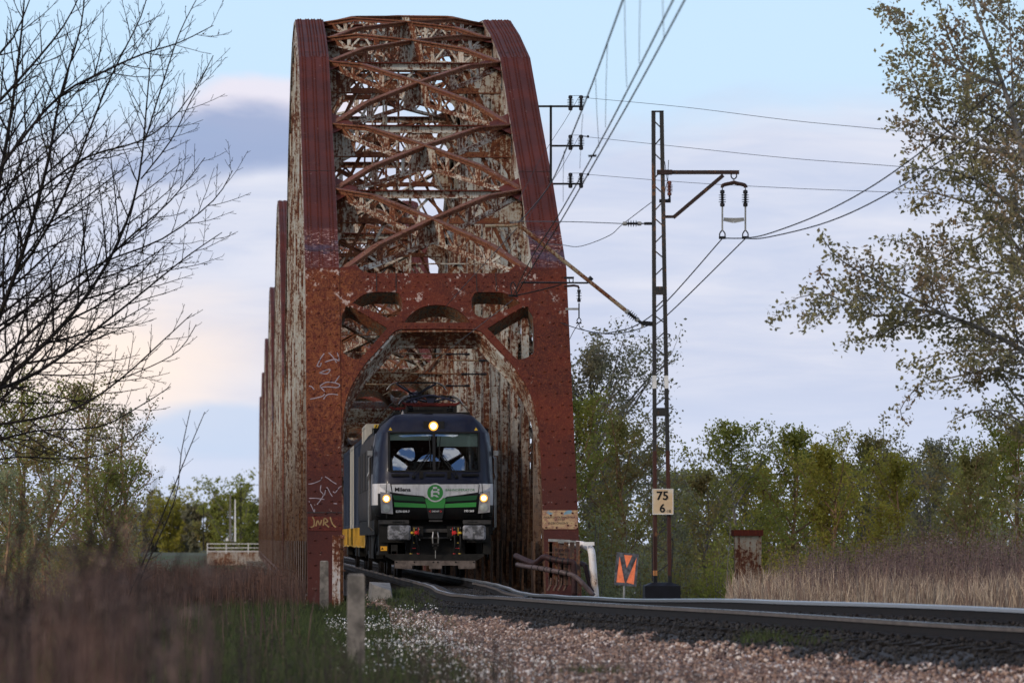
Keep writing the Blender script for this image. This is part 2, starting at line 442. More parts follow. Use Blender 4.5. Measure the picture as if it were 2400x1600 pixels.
def make_span():
    root = empty('truss_span', (XB, D0, 0))
    part = lambda mb, name, mats: mb.build(name, mats, root)
    # end posts and top chords
    for sx in (-1, 1):
        xc = sx * HC
        for flip in (False, True):
            mb = MB()
            def P(x, z, dn): return fy(Vector((x, SL * (z + .3), z)) - NRM * dn, flip)
            zb, zt = -.55, ZT[1]
            up = NRM if not flip else Vector((0, 1, SL)).normalized()
            mb.beam(P(xc, zb, .02), P(xc, zt, .02), PW, .04, up=up, m=0)
            for e in (-1, 1):
                mb.beam(P(xc + e * .355, zb, .37), P(xc + e * .355, zt - .1, .37), .03, .66, up=up, m=1)
                for dn in (.08, .28, .46, .70): mb.beam(P(xc + e * .385, zb, dn), P(xc + e * .385, zt - .1, dn), .03, .10, up=up, m=1)
            mb.beam(P(xc, zb, .74), P(xc, zt - .4, .74), PW - .04, .03, up=up, m=1)
            # rivets, seams
            if True:
                n = 27; Lz = 7.5
                for i in range(n):
                    z = -.2 + i * .28
                    if z > 7.2: break
                    xs = (-.34, -.1, .16, .34) if i % 2 else (-.22, .03, .28)
                    if 1.2 > z > .5 and sx > 0: continue
                    for x in xs: mb.dome(P(xc + x, z + (.05 if x > 0 else 0), -.001), up, .032, 6, 0, 1.)
                for z in (1.55, ) : mb.beam(P(xc - PW / 2, z, -.003), P(xc + PW / 2, z, -.003), .03, .006, up=up, m=2)
            part(mb, 'end_post', [M['red'], M['cream_lite'], M['dark']])
        mb = MB()
        for k in range(1, 14):
            a, b = off_pt(k, 0), off_pt(k + 1, 0); a.x = b.x = xc
            t = (b - a).normalized(); nu = Vector((0, -t.z, t.y))
            mb.beam(a - nu * .02, b - nu * .02, PW, .04, up=nu, m=0)
            for e in (-1, 1):
                c = Vector((e * .355, 0, 0)); mb.beam(a + c - nu * .36, b + c - nu * .36, .03, .64, up=nu, m=1)
                for dn in (.075, .66): mb.beam(a + c * 1.07 - nu * dn, b + c * 1.07 - nu * dn, .05, .09, up=nu, m=1)
            # lacing under
            L = (b - a).length; n = 8
            for i in range(n):
                s0 = -.33 if i % 2 else .33
                mb.beam(a + Vector((s0, 0, 0)) + t * (L * i / n) - nu * .69, a + Vector((-s0, 0, 0)) + t * (L * (i + 1) / n) - nu * .69, .07, .014, up=nu, m=1)
            if k <= 6:
                if k <= 3:
                    cols = (-.31, -.235, -.06, .02, .22, .30); st = .165
                else:
                    cols = (-.32, -.25, -.1, -.03, .07, .14, .25, .32); st = .17
                j = 0; d = .1
                while d < L:
                    for ci, x in enumerate(cols): mb.dome(a + Vector((x, 0, 0)) + t * (d + (st / 2 if ci % 2 else 0)) + nu * .001, nu, .026, 5, 0, 1.)
                    d += st
                if k >= 4:
                    for x in (-.285, -.065, .105, .285): mb.beam(a + Vector((x, 0, 0)) + nu * .004, b + Vector((x, 0, 0)) + nu * .004, .10, .012, up=nu, m=0)
            if k in (1, 2, 4): mb.beam(a + Vector((-PW / 2, 0, 0)) + t * 1.2 + nu * .004, a + Vector((PW / 2, 0, 0)) + t * 1.2 + nu * .004, .03, .008, up=nu, m=2)
        part(mb, 'top_chord', [M['red'], M['cream_lite'], M['dark']])
        mb = MB()
        mb.box(xc - .37, xc + .37, .3, 85.9, -.95, -.35, 0)
        for e in (-1, 1): mb.box(xc + e * .40 - .03, xc + e * .40 + .03, .3, 85.9, -.42, -.33, 0)
        part(mb, 'bottom_chord', [M['rustm']])
        for k in range(1, 15):
            mb = MB()
            channel_member(mb, (xc, YN[k], -.35), (xc, YN[k], ZT[k] - .5), .37, .40, riv=.3 if k < 9 else 0)
            # side gusset plates at foot and head
            for e in (-1, 1):
                mb.box(xc + e * .388 - .008, xc + e * .388 + .008, YN[k] - .8, YN[k] + .8, -.6, .9, 0)
                if 1 < k < 14: mb.box(xc + e * .30 - .008, xc + e * .30 + .008, YN[k] - .7, YN[k] + .7, ZT[k] - 1.5, ZT[k] - .3, 0)
            part(mb, 'post', [M['cream_lite'] if k % 3 else M['cream'], M['mixed']])
        for k in range(1, 14):
            mb = MB()
            a, b = ((xc, YN[k], ZT[k] - .5), (xc, YN[k + 1], -.3)) if k < 7 else ((xc, YN[k + 1], ZT[k + 1] - .5), (xc, YN[k], -.3))
            channel_member(mb, a, b, .26, .28, lat=.6)
            part(mb, 'diagonal', [M['cream'], M['mixed']])
            mb = MB(); zz = min(ZT[k], ZT[k + 1]) * .5
            channel_member(mb, (xc, YN[k], zz), (xc, YN[k + 1], zz), .2, .2, lat=.5)
            if k in (3, 4, 5, 6, 7, 8, 9, 10): part(mb, 'longitudinal_strut', [M['mixed'], M['rustm']])
    # cross frames at the top nodes
    xi = HC - .38
    for k in range(2, 14):
        mb = MB(); y, z = YN[k], ZT[k]; 
        dep = .62
        mb.box(-xi, xi, y - .12, y + .12, z - .17, z - .14, 3); mb.box(-xi, xi, y - .012, y + .012, z - .32, z - .17, 0); mb.box(-xi, xi, y - .09, y + .09, z - .345, z - .32, 0)
        zb = z - .32 - dep
        mb.box(-xi, xi, y - .09, y + .09, zb - .03, zb, 1); mb.box(-xi, xi, y - .012, y + .012, zb, zb + .12, 1)
        n = 8
        for i in range(n):
            x0 = -xi + 2 * xi * i / n; x1 = -xi + 2 * xi * (i + 1) / n
            p, q = ((x0, y + .03, z - .34), (x1, y + .03, zb)) if i % 2 == 0 else ((x0, y + .03, zb), (x1, y + .03, z - .34))
            mb.beam(p, q, .07, .02, up=(0, 1, 0), m=1 if i % 3 else 0)
        if k % 3 == 0: mb.prism([(-.42, y - .05, zb + .02), (.42, y - .05, zb + .02), (.28, y - .05, z - .33), (-.28, y - .05, z - .33)], (0, .012, 0), m=2)
        # straight knee braces to the posts
        for sx in (-1, 1):
            for dx_, dz_, yy in ((1.25, 2.3, 0.), (.75, 1.5, .05)):
                mb.beam((sx * (xi - dx_), y + yy, zb), (sx * xi, y + yy, zb - dz_), .07, .05, up=(0, 1, 0), m=0 if dx_ > 1 else 1)
            mb.beam((sx * xi, y + .02, zb - 1.5), (sx * (xi - 1.0), y + .02, z - .34), .05, .02, up=(0, 1, 0), m=1)
        if k in (3, 5, 8, 10):
            for x in (-.62, -.28): mb.beam((x, y + .05, zb - 3.2), (x, y + .05, z - .3), .06, .05, up=(0, 1, 0), m=0)
            mb.beam((-.62, y + .05, zb - 3.1), (-.28, y + .05, zb - 3.1), .05, .05, m=0)
        # knee gussets
        for sx in (-1, 1):
            poly = [(sx * xi, y - .06, z - .2), (sx * xi, y - .06, zb - .75), (sx * (xi - .1), y - .06, zb - .45), (sx * (xi - .28), y - .06, zb - .16), (sx * (xi - .62), y - .06, zb + .02), (sx * (xi - .42), y - .06, z - .34)]
            if sx > 0: poly.reverse()
            mb.prism(poly, (0, .014, 0), m=0)
            # top horizontal gusset plates to the chord (red, seen from below)
            poly = [(sx * xi, y - .9, z - .12 - (.9 * (ZT[k] - ZT[k - 1]) / 5.7)), (sx * (xi - .55), y - .15, z - .15), (sx * (xi - .55), y + .25, z - .15 + (.25 * (ZT[k + 1] - ZT[k]) / 5.7)), (sx * xi, y + 1.0, z - .12 + (1.0 * (ZT[k + 1] - ZT[k]) / 5.7))]
            if sx > 0: poly.reverse()
            mb.prism(poly, (0, 0, .014), m=3)
        part(mb, 'cross_frame', [M['cream'], M['rustm'], M['mixed'], M['red2']])
    # deep sway frames nearer the clearance line on the tall panels
    for k in (4, 7, 10, 12):
        mb = MB(); y = YN[k] + .15; z1 = 8.3 if k != 12 else 7.4; 
        dep = .7
        mb.box(-xi, xi, y - .1, y + .1, z1 - .03, z1, 0); mb.box(-xi, xi, y - .1, y + .1, z1 - dep, z1 - dep + .03, 1)
        n = 8
        for i in range(n):
            x0 = -xi + 2 * xi * i / n; x1 = -xi + 2 * xi * (i + 1) / n
            p, q = ((x0, y, z1), (x1, y, z1 - dep)) if i % 2 == 0 else ((x0, y, z1 - dep), (x1, y, z1))
            mb.beam(p, q, .08, .02, up=(0, 1, 0), m=i % 2)
        for sx in (-1, 1):
            poly = [(sx * xi, y + .04, z1), (sx * xi, y + .04, z1 - 2.0), (sx * (xi - .18), y + .04, z1 - 1.4), (sx * (xi - .5), y + .04, z1 - .95), (sx * (xi - 1.0), y + .04, z1 - dep)]
            if sx > 0: poly.reverse()
            mb.prism(poly, (0, .02, 0), m=0)
        part(mb, 'sway_frame', [M['cream'], M['rustm']])
    # crossed arched lateral girders
    for k in range(1, 14):
        for sx in (-1, 1):
            dz = .0 if sx > 0 else .012
            A = Vector((-sx * xi, YN[k] + .1, ZT[k] - .0 + dz)); B = Vector((sx * xi, YN[k + 1] - .1, ZT[k + 1] + dz))
            mb = lattice_girder(A, B, [-.12, .12, .16, .12, -.12], [-.26, -.36, -.42, -.36, -.26], seed=k)
            part(mb, 'lateral_girder', [M['rustm'], M['cream'], M['mixed']])
    # portals at both ends
    for flip in (False, True):
        def P(x, z, dn): return fy(Vector((x, SL * (z + .3), z)) - NRM * dn, flip)
        mb = MB()          # rivet lines and stiffener seams on the portal plate
        if not flip:
            rr = random.Random(3)
            def rv(pts, st=.22, r=.030):
                for (a, b) in zip(pts[:-1], pts[1:]):
                    L = math.hypot(b[0] - a[0], b[1] - a[1]); n = max(1, int(L / st))
                    for i in range(n):
                        u = i / n; mb.dome(P(a[0] + (b[0] - a[0]) * u, a[1] + (b[1] - a[1]) * u, .02), NRM, r, 5, 0)
            for ln in ([(590, 470), (1247, 470)], [(700, 430), (1247, 430)], [(650, 520), (760, 500), (1020, 500), (1247, 500)], [(1010, 540), (1090, 590), (1247, 575)], [(1020, 600), (1030, 690)], [(1030, 775), (1247, 772)],
                       [(905, 860), (830, 945), (760, 1030)], [(880, 840), (800, 925), (740, 1000)], [(620, 1040), (600, 1250)], [(660, 1040), (640, 1130), (610, 1230)], [(640, 640), (900, 770)], [(940, 740), (1010, 740), (960, 790)]):
                t = tr(ln); rv(t); rv([(-a, b) for a, b in t])
            for sxx in (-1, 1):
                for xx in (830, 965):
                    a = tr([(xx, 412), (xx, 534)]); mb.beam(P(-sxx * a[0][0], a[0][1], .018), P(-sxx * a[1][0], a[1][1], .018), .02, .012, up=NRM, m=1)
        loops = [OUT, HA, mir(HA), HB, mir(HB), EYE]
        pmh = portal_mesh(loops, .018, .04, M['red'] if not flip else M['cream'], flip)
        mb.add([v.co.copy() for v in pmh.vertices], [tuple(p.vertices) for p in pmh.polygons], 0)
        part(mb, 'portal_frame', [M['red'] if not flip else M['cream'], M['dark']])
        ringo = [(x * 1.12, z + .30 * min(1., max(0., (z + .5) / 4.5))) for x, z in mir(mainL) + mainL[1:]]
        ringo = [(max(-2.3, min(2.3, x)), z) for x, z in ringo]
        inner = ringo + list(reversed(mir(mainL) + mainL[1:]))
        link('portal_back', portal_mesh([inner], .014, .72, M['cream'], flip), root)
        mb = MB()
        line = mainL; full = mir(mainL) + mainL[1:]
        def P(x, z, dn): return fy(Vector((x, SL * (z + .3), z)) - NRM * dn, flip)
        for lp, closed in ((full, False),):
            n = len(lp)
            for i in range(n if closed else n - 1):
                a, b = lp[i], lp[(i + 1) % n]
                mb.add([P(a[0], a[1], .05), P(b[0], b[1], .05), P(b[0], b[1], .71), P(a[0], a[1], .71)], [(0, 1, 2, 3)], 0)
        for lp in (HA, mir(HA), HB, mir(HB), EYE):
            n = len(lp)
            for i in range(n):
                a, b = lp[i], lp[(i + 1) % n]
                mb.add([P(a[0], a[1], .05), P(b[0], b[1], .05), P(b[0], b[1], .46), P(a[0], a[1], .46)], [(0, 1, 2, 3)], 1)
        # ribs and flange along the arch
        for i in range(len(full) - 1):
            a, b = full[i], full[i + 1]
            for dn in (.10, .66): mb.beam(P(a[0], a[1], dn), P(b[0], b[1], dn), .09, .05, up=NRM, m=0)
        for i in range(len(mainL) - 1):
            for sg in (1, -1):
                a = mainL[i]; mb.dome(P(sg * a[0], a[1], .30), Vector((-sg, 0, -.5)), .02, 5, 0)
        part(mb, 'portal_soffit', [M['cream'], M['inner']])
    # deck
    mb = MB()
    for k in range(0, 16):
        mb.box(-2.4, 2.4, YN[k] - .12, YN[k] + .12, -1.25, -.45, 0)
    for x in (-.85, .95): mb.box(x - .12, x + .12, .2, 86, -.9, -.42, 0)
    part(mb, 'floor_beam', [M['dark']])
    mb = MB()
    for i in range(144): mb.box(-1.35, 1.55, .3 + i * .6, .3 + i * .6 + .26, -.42, -.20, 0)
    part(mb, 'sleeper_deck', [M['sleeper']])
    mb = MB()
    mb.box(-2.30, -1.30, .3, 86, -.36, -.32, 0); mb.box(1.55, 2.30, .3, 86, -.36, -.32, 0)
    part(mb, 'walkway_plate', [M['dark']])
    return root
M['sleeper'] = plain('tarred_sleeper', (.012, .0095, .008), .85, bmp=.3)
span0 = make_span()
tag(span0, 'nearest rusty red and cream riveted truss span, its arched portal over the locomotive', 'bridge span', 'truss spans of the railway bridge')
words = ['second truss span, its red chord top showing just left of the nearest portal', 'third truss span back along the left edge of the bridge',
         'fourth truss span back, third lowest step of the receding bridge edge', 'fifth truss span back, next to last step of the receding bridge edge', 'farthest truss span, lowest step at the left end of the bridge']
_cm = {}
for c_ in bpy.data.objects:
    if c_.parent: _cm.setdefault(c_.parent, []).append(c_)
for i in range(1, 6):
    s_ = copy_tree(span0, None, _cm); s_.location = (XB, D0 + PITCH_L * i, 0)
    s_['label'] = words[i - 1]
# ------------------------------------------------------------------ track and ground
import numpy as np
TX = 4.57
def interp(t, xs, ys):
    if t <= xs[0]: return ys[0]
    for i in range(len(xs) - 1):
        if t <= xs[i + 1]:
            u = (t - xs[i]) / (xs[i + 1] - xs[i]); u2 = u * u * (3 - 2 * u); return ys[i] + (ys[i + 1] - ys[i]) * u2
    return ys[-1]
def Xc(Y): return TX + .002 * max(0., 115. - Y) ** 2
def zrail(Y): return CZ - interp(Y, [40, 64, 78, 95, 108, 121], [1.07, 1.01, .965, .98, 1.03, .945])
def cant(Y): return interp(Y, [64, 69, 82, 95], [.15, .145, .09, 0.])
def trk(Y):
    e = .1; t = Vector((Xc(Y + e) - Xc(Y - e), 2 * e, 0)).normalized(); return Vector((Xc(Y), Y, zrail(Y))), t, Vector((t.y, -t.x, 0))
def smooth(a, b, x):
    t = min(1, max(0, (x - a) / (b - a))); return t * t * (3 - 2 * t)
def gnoise(x, y):
    return (math.sin(x * 1.3 + 1.1 * math.sin(y * .7)) + math.sin(y * .9 + 1.7 * math.sin(x * .6 + 2)) + .5 * math.sin(x * 3.1 + y * 2.3) + .4 * math.sin(y * 4.1 - x * 1.9)) / 2.9
def xb(Y): return 2.55 + (Y - 62) * .016
def gz(X, Y):
    z0 = -.62
    if Y < 30: z0 -= .0
    zr = zrail(Y); s = X - Xc(Y)
    # ballast bed
    k = 1 - smooth(1.45, 3.1, abs(s)); a = abs(s)
    top = zr - .235 - .08 * smooth(1.0, 1.4, a)
    z = z0 + (top + cant(Y) * (s / 1.5 + .5) * (a < 1.6) - z0) * k
    z += .05 * gnoise(X * 1.1, Y * .5) * (1 - k)
    # embankment sides
    z -= 3.6 * smooth(3.5, 12, -X) + 3.6 * smooth(Xc(min(Y, 115)) + 16, Xc(min(Y, 115)) + 30, X)
    # river flats past the abutment, far bank rises again
    e = smooth(126.5, 129.5, Y) if -3 < X < 12 else smooth(129, 150, Y)
    z = z * (1 - e) + (-4.6 + .3 * gnoise(X * .05, Y * .03)) * e
    f = smooth(640, 664, Y) * smooth(70, 30, abs(X - 0))
    z = z * (1 - f) + (-.75) * f
    return z
def rng(a, b, st):
    n = int(round((b - a) / st)); return [a + (b - a) * i / n for i in range(n)]
gx = [-3000, -1200, -500, -200, -90, -50, -30] + rng(-20, -4, 1.) + rng(-4, 16, .3) + rng(16, 60, 1.5) + [60, 90, 150, 300, 700, 1500, 3000]
gy = [-300, -60, -20] + rng(-5, 40, 3.) + rng(40, 135, .6) + rng(135, 160, 3) + [160, 200, 260, 350, 500, 620, 640, 650, 660, 680, 720, 900, 1400, 2500, 5000]
mb = MB()
vs = [(x, y, gz(x, y)) for y in gy for x in gx]; nx = len(gx)
fs = [(j * nx + i, j * nx + i + 1, (j + 1) * nx + i + 1, (j + 1) * nx + i) for j in range(len(gy) - 1) for i in range(nx - 1)]
mb.add(vs, fs)
m, s, b = newmat('soil_and_grass'); P = pos(s)
n1 = s.noise(P, .8, 6, .6); n2 = s.noise(P, 9, 5, .7)
c = s.mix(s.rmp(n1, .4, .6), (.035, .055, .016), (.05, .038, .022)); c = s.mix(s.rmp(n2, .4, .7), c, (.025, .035, .012))
s.put(b.inputs['Base Color'], c); b.inputs['Roughness'].default_value = .95; bump(s, b, n2, .6, .05)
M['ground'] = m
g = mb.build('ground', M['ground'], smooth=True); tag(g, kind='structure')
# ballast bed sheet
def pebble(name, dark=1.):
    m, s, b = newmat(name); P = pos(s)
    v = s.n('ShaderNodeTexVoronoi'); v.inputs['Scale'].default_value = 17.; s.l(P, v.inputs['Vector'])
    sp = s.n('ShaderNodeSeparateColor'); s.l(v.outputs['Color'], sp.inputs[0])
    k = dark
    c = s.mix(s.rmp(sp.outputs[0], .1, .9), (.13 * k, .065 * k, .045 * k), (.36 * k, .24 * k, .18 * k))
    c = s.mix(s.rmp(sp.outputs[1], .80, .86), c, (.60 * k, .52 * k, .47 * k)); c = s.mix(s.m('MULTIPLY', s.rmp(s.noise(P, .9, 5, .65), .45, .62), .6), c, (.075 * k, .045 * k, .032 * k)); c = s.mix(s.rmp(sp.outputs[2], .72, .8), c, (.07 * k, .04 * k, .035 * k))
    gp = s.n('ShaderNodeSeparateXYZ'); s.l(P, gp.inputs[0])
    s.put(b.inputs['Base Color'], c); b.inputs['Roughness'].default_value = .85; return m
M['ballast'] = pebble('pink_granite_ballast', .92); M['ballast_dark'] = pebble('oily_shaded_ballast', .04)  # dark tone holds oil and the shade beside the rails, both painted in
mb = MB(); ys = rng(38, 127.4, .5)
xs_n = 26
for y in ys:
    L = xb(y); Rr = Xc(y) + 2.6
    for i in range(xs_n): 
        x = L + (Rr - L) * i / (xs_n - 1); mb.v.append((x, y, gz(x, y) + .035))
for j in range(len(ys) - 1):
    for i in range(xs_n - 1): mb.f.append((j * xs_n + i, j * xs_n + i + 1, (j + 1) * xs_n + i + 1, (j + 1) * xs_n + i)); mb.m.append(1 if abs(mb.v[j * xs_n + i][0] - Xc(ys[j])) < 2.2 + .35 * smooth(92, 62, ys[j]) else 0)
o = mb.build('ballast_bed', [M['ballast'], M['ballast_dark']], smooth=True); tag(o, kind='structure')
# loose stones
rs = np.random.RandomState(5)
def stones(name, n, pick, size, mat, label):
    base = np.array([(1, 0, 0), (-1, 0, 0), (0, 1, 0), (0, -1, 0), (0, 0, 1), (0, 0, -1)], float)
    tri = np.array([(0, 2, 4), (2, 1, 4), (1, 3, 4), (3, 0, 4), (2, 0, 5), (1, 2, 5), (3, 1, 5), (0, 3, 5)])
    C = np.array([pick() for _ in range(n)])
    sc_ = rs.uniform(size[0], size[1], (n, 1, 1)) * rs.uniform(.65, 1.2, (n, 6, 1)) * rs.uniform(.7, 1.25, (n, 1, 3))
    q = rs.normal(size=(n, 4)); q /= np.linalg.norm(q, axis=1)[:, None]
    w_, x_, y_, z_ = q.T
    Rm = np.stack([1 - 2 * (y_ ** 2 + z_ ** 2), 2 * (x_ * y_ - z_ * w_), 2 * (x_ * z_ + y_ * w_), 2 * (x_ * y_ + z_ * w_), 1 - 2 * (x_ ** 2 + z_ ** 2), 2 * (y_ * z_ - x_ * w_), 2 * (x_ * z_ - y_ * w_), 2 * (y_ * z_ + x_ * w_), 1 - 2 * (x_ ** 2 + y_ ** 2)], 1).reshape(n, 3, 3)
    V = np.einsum('nij,nkj->nki', Rm, base[None] * sc_) + C[:, None, :]
    Fs = (tri[None] + 6 * np.arange(n)[:, None, None]).reshape(-1, 3)
    me = bpy.data.meshes.new(name)
    me.vertices.add(n * 6); me.vertices.foreach_set('co', V.reshape(-1))
    me.loops.add(len(Fs) * 3); me.loops.foreach_set('vertex_index', Fs.reshape(-1).astype(np.int32))
    me.polygons.add(len(Fs)); me.polygons.foreach_set('loop_start', np.arange(0, len(Fs) * 3, 3, dtype=np.int32))
    me.update(); me.validate(); me.materials.append(mat)
    return tag(link(name, me), label, 'ballast', kind='stuff')
R1 = random.Random(11)
def pk():
    while True:
        y = 48 + 79 * R1.random() ** 1.2; a = xb(y) - .6; b_ = Xc(y) - 1.95 - .35 * smooth(92, 62, y) + .25 * gnoise(y * 2.1, y * .7)
        x = a + (b_ - a) * R1.random() if R1.random() < .86 else Xc(y) + R1.uniform(1.9, 2.5)
        if x < xb(y) + .5 * gnoise(x * 3, y): 
            if R1.random() < .8: continue
        return (x, y, gz(x, y) + R1.uniform(.02, .075))
stones('ballast_stones', 60000, pk, (.022, .05), M['ballast'], 'pinkish crushed stone ballast beside the curving rails')
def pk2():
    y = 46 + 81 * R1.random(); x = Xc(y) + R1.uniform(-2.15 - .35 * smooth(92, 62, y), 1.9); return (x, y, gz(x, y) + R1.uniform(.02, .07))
stones('oily_shaded_stones', 34000, pk2, (.02, .045), M['ballast_dark'], 'dark oily stones with painted shade between and right under the rails')

# rails
m, s, b = newmat('rail_steel'); P = pos(s); nn = s.noise(P, 14, 5, .6)
s.put(b.inputs['Base Color'], s.mix(s.rmp(nn, .35, .65), (.0045, .0035, .003), (.010, .006, .0045))); b.inputs['Roughness'].default_value = .7; b.inputs['Specular IOR Level'].default_value = .2; M['rail'] = m
m, s, b = newmat('rail_head_polished'); b.inputs['Base Color'].default_value = (.62, .60, .58, 1); b.inputs['Metallic'].default_value = 1.; b.inputs['Roughness'].default_value = .28; M['railhead'] = m
M['railside'] = plain('rail_head_side', (.085, .070, .062), .5)
PROF = [(-.075, -.185), (.075, -.185), (.075, -.172), (.012, -.150), (.009, -.062), (.036, -.052), (.036, -.008), (.030, 0), (-.030, 0), (-.036, -.008), (-.036, -.052), (-.009, -.062), (-.012, -.150), (-.075, -.172)]
def rail(name, off, y0, y1, step, label, dz=None, offf=None, shiny=(6, 7, 8), group=None):
    mb = MB(); Y = y0; rows = []; 
    while Y < y1 - 1e-6: rows.append(Y); Y += step if Y < 135 else 20
    rows.append(y1)
    rr = random.Random(int(y0 * 7 + off * 13)); n = len(PROF)
    for Y in rows:
        p, t, nr = trk(Y); o_ = off if offf is None else offf(Y); z = (dz(Y) if dz else 0)
        c = p + nr * o_ + Vector((0, 0, z + (.005 * math.sin(Y * 1.1 + off) + .004 * math.sin(Y * .61 + off)) * smooth(92, 104, Y) * (Y < 127)))
        for a, h in PROF: mb.v.append(tuple(c + nr * a + Vector((0, 0, h))))
    for i in range(len(rows) - 1):
        for j in range(n):
            mb.f.append((i * n + j, i * n + (j + 1) % n, (i + 1) * n + (j + 1) % n, (i + 1) * n + j)); mb.m.append(1 if j in shiny else (2 if j == 9 else 0))
    mb.f.append(tuple(range(n))); mb.m.append(0); mb.f.append(tuple((len(rows) - 1) * n + j for j in reversed(range(n)))); mb.m.append(0)
    o = mb.build(name, [M['rail'], M['railhead'], M['railside']]); fixn(o)
    return tag(o, label, 'rail', group)
rail('rail', -.7525, 36, 690, .8, 'near running rail, dark rusty side towards the pink ballast', shiny=(7,))
rail('rail', .7525, 36, 690, .8, 'far running rail with a bright polished head in the right foreground', dz=lambda Y: cant(Y), shiny=(7, 8, 9))
def gl(Y): return -.56 if Y > 108 else -.56 + .50 * smooth(108, 100, Y)
def gr(Y): return .56 if Y > 108 else .56 - .50 * smooth(108, 100, Y)
rail('guard_rail', 0, 100, 128, .8, 'left guard rail bending in to the point before the bridge', offf=lambda Y: gl(Y), dz=lambda Y: -.02, shiny=())
rail('guard_rail', 0, 100, 128, .8, 'right guard rail bending in to the point before the bridge', offf=lambda Y: gr(Y), dz=lambda Y: -.02, shiny=())
# sleepers
mb = MB(); mb.box(-1.28, 1.28, -.12, .12, -.15, 0, 0)
for a in (-.7525, .7525):
    mb.box(a - .17, a + .17, -.07, .07, 0.0005, .012, 1)
    for e in (-.11, .11): mb.box(a + e - .02, a + e + .02, -.035, .035, .012, .045, 1); mb.dome((a + e, 0, .045), (0, 0, 1), .02, 6, 1)
slm = mb.mesh('sleeper', [M['sleeper'], M['rail']])
Y = 42.
while Y < 126.9:
    p, t, nr = trk(Y); o = link('sleeper', slm); c = cant(Y); o.location = p + Vector((0, 0, -.197 + c / 2)); o.rotation_euler = (0, -math.atan(c / 1.5), math.atan2(nr.y, nr.x))
    tag(o, 'dark tarred timber sleeper under the approach rails', 'sleeper', 'sleepers of the approach track'); Y += .62
# abutment under the near end of the bridge
M['concrete'] = plain('weathered_concrete', (.13, .118, .105), .9, var=.35, scale=5, bmp=.3)
mb = MB(); mb.box(XB - 4.2, XB + 4.2, 126.4, 129.4, -6, -1.3, 0); mb.box(XB - 2.2, XB + 2.2, 126.4, 127.3, -1.3, -.46, 0)
o = mb.build('abutment', M['concrete']); tag(o, 'concrete abutment the nearest truss span rests on', 'abutment')
pm = MB(); pm.box(-4.2, 4.2, -1.6, 1.6, -9, -1.25, 0); pm.box(-4.5, 4.5, -1.9, 1.9, -1.6, -1.251, 0); pm = pm.mesh('pier', M['concrete'])
for i in range(1, 6):
    o = link('bridge_pier', pm); o.location = (XB, D0 + PITCH_L * i - 1.05, 0)
    tag(o, 'concrete river pier under the %s bearing joint of the truss spans, counted from the locomotive' % ('first', 'second', 'third', 'fourth', 'fifth')[i - 1], 'pier', 'river piers of the bridge')
# river
mb = MB(); mb.add([(-3000, 290, -4.2), (3000, 290, -4.2), (3000, 600, -4.2), (-3000, 600, -4.2)], [(0, 1, 2, 3)])
m, s, b = newmat('river_water'); b.inputs['Base Color'].default_value = (.03, .04, .045, 1); b.inputs['Roughness'].default_value = .08; bump(s, b, s.noise(pos(s), .6, 4, .6), .2, .1); M['water'] = m
tag(mb.build('river', M['water']), kind='structure')
# ------------------------------------------------------------------ locomotive
DF = 138.0
loco = empty('locomotive', (TX, DF, 0))
tag(loco, 'electric locomotive with dark blue cab, white and green nose and lit headlights under the portal', 'locomotive')
def paint(name, c, rough=.35, dirt=.25, coat=.3):
    m, s, b = newmat(name); P = pos(s); n = s.noise(P, 3.5, 6, .65); r = s.noise(P, 9, 5, .6, 0, scl=(1.5, 1.5, .2))
    f = s.m('MULTIPLY', s.rmp(s.m('ADD', s.m('MULTIPLY', n, .5), s.m('MULTIPLY', r, .5)), .45, .65), dirt)
    s.put(b.inputs['Base Color'], s.mix(f, c, (.07, .055, .045))); s.put(b.inputs['Roughness'], s.rmp(n, .3, .7, rough, rough + .18))
    b.inputs['Coat Weight'].default_value = coat; b.inputs['Specular IOR Level'].default_value = .25 if sum(c) < .2 else .5; return m
M['blue'] = paint('dark_blue_paint', (.0045, .006, .020), .35, .10, .08)
M['white'] = paint('white_livery', (.62, .60, .60), .4, .35)
M['lblack'] = paint('black_livery', (.006, .006, .007), .45, .08, .05)
M['green'] = paint('green_livery', (.02, .24, .03), .45, .08, .05)
M['green_dk'] = paint('dark_green_livery', (.008, .075, .022), .5, .1, .05)
M['grey'] = paint('grey_livery', (.050, .043, .042), .6, .4, .05)
M['silver'] = paint('pale_silver_livery', (.30, .29, .30), .45, .35, .1)
M['frame'] = plain('underframe_grime', (.014, .013, .012), .65)
M['fgrey'] = plain('underframe_grey', (.045, .042, .041), .6, var=.35)
M['yellow'] = paint('yellow_paint', (.50, .30, .035), .6, .5, 0.)
M['redp'] = plain('red_cock', (.55, .015, .015), .4, var=.1)
M['yelp'] = plain('yellow_cock', (.60, .38, .03), .4, var=.1)
M['chrome'] = plain('worn_steel', (.32, .31, .30), .35, metal=.8)
M['rubber'] = plain('rubber', (.012, .012, .012), .6)
M['lettw'] = plain('white_lettering', (.75, .75, .75), .5, var=.02)
M['lettb'] = plain('black_lettering', (.01, .01, .01), .5, var=.02)
M['lettg'] = plain('green_lettering', (.03, .20, .05), .5, var=.02)
M['lettr'] = plain('red_lettering', (.45, .02, .02), .5, var=.02)
m, s, b = newmat('buffer_face'); P = pos(s)
n = s.noise(P, 9, 5, .6)
s.put(b.inputs['Base Color'], s.mix(s.rmp(n, .42, .56), (.20, .20, .22), (.055, .055, .058))); b.inputs['Roughness'].default_value = .5; M['buffer'] = m
m = bpy.data.materials.new('windscreen_glass'); m.use_nodes = True; s = N(m.node_tree); M['glass'] = m
out = s.n('ShaderNodeOutputMaterial'); g_ = s.n('ShaderNodeBsdfGlossy'); g_.inputs['Roughness'].default_value = .01; g_.inputs[0].default_value = (.75, .85, 1, 1)
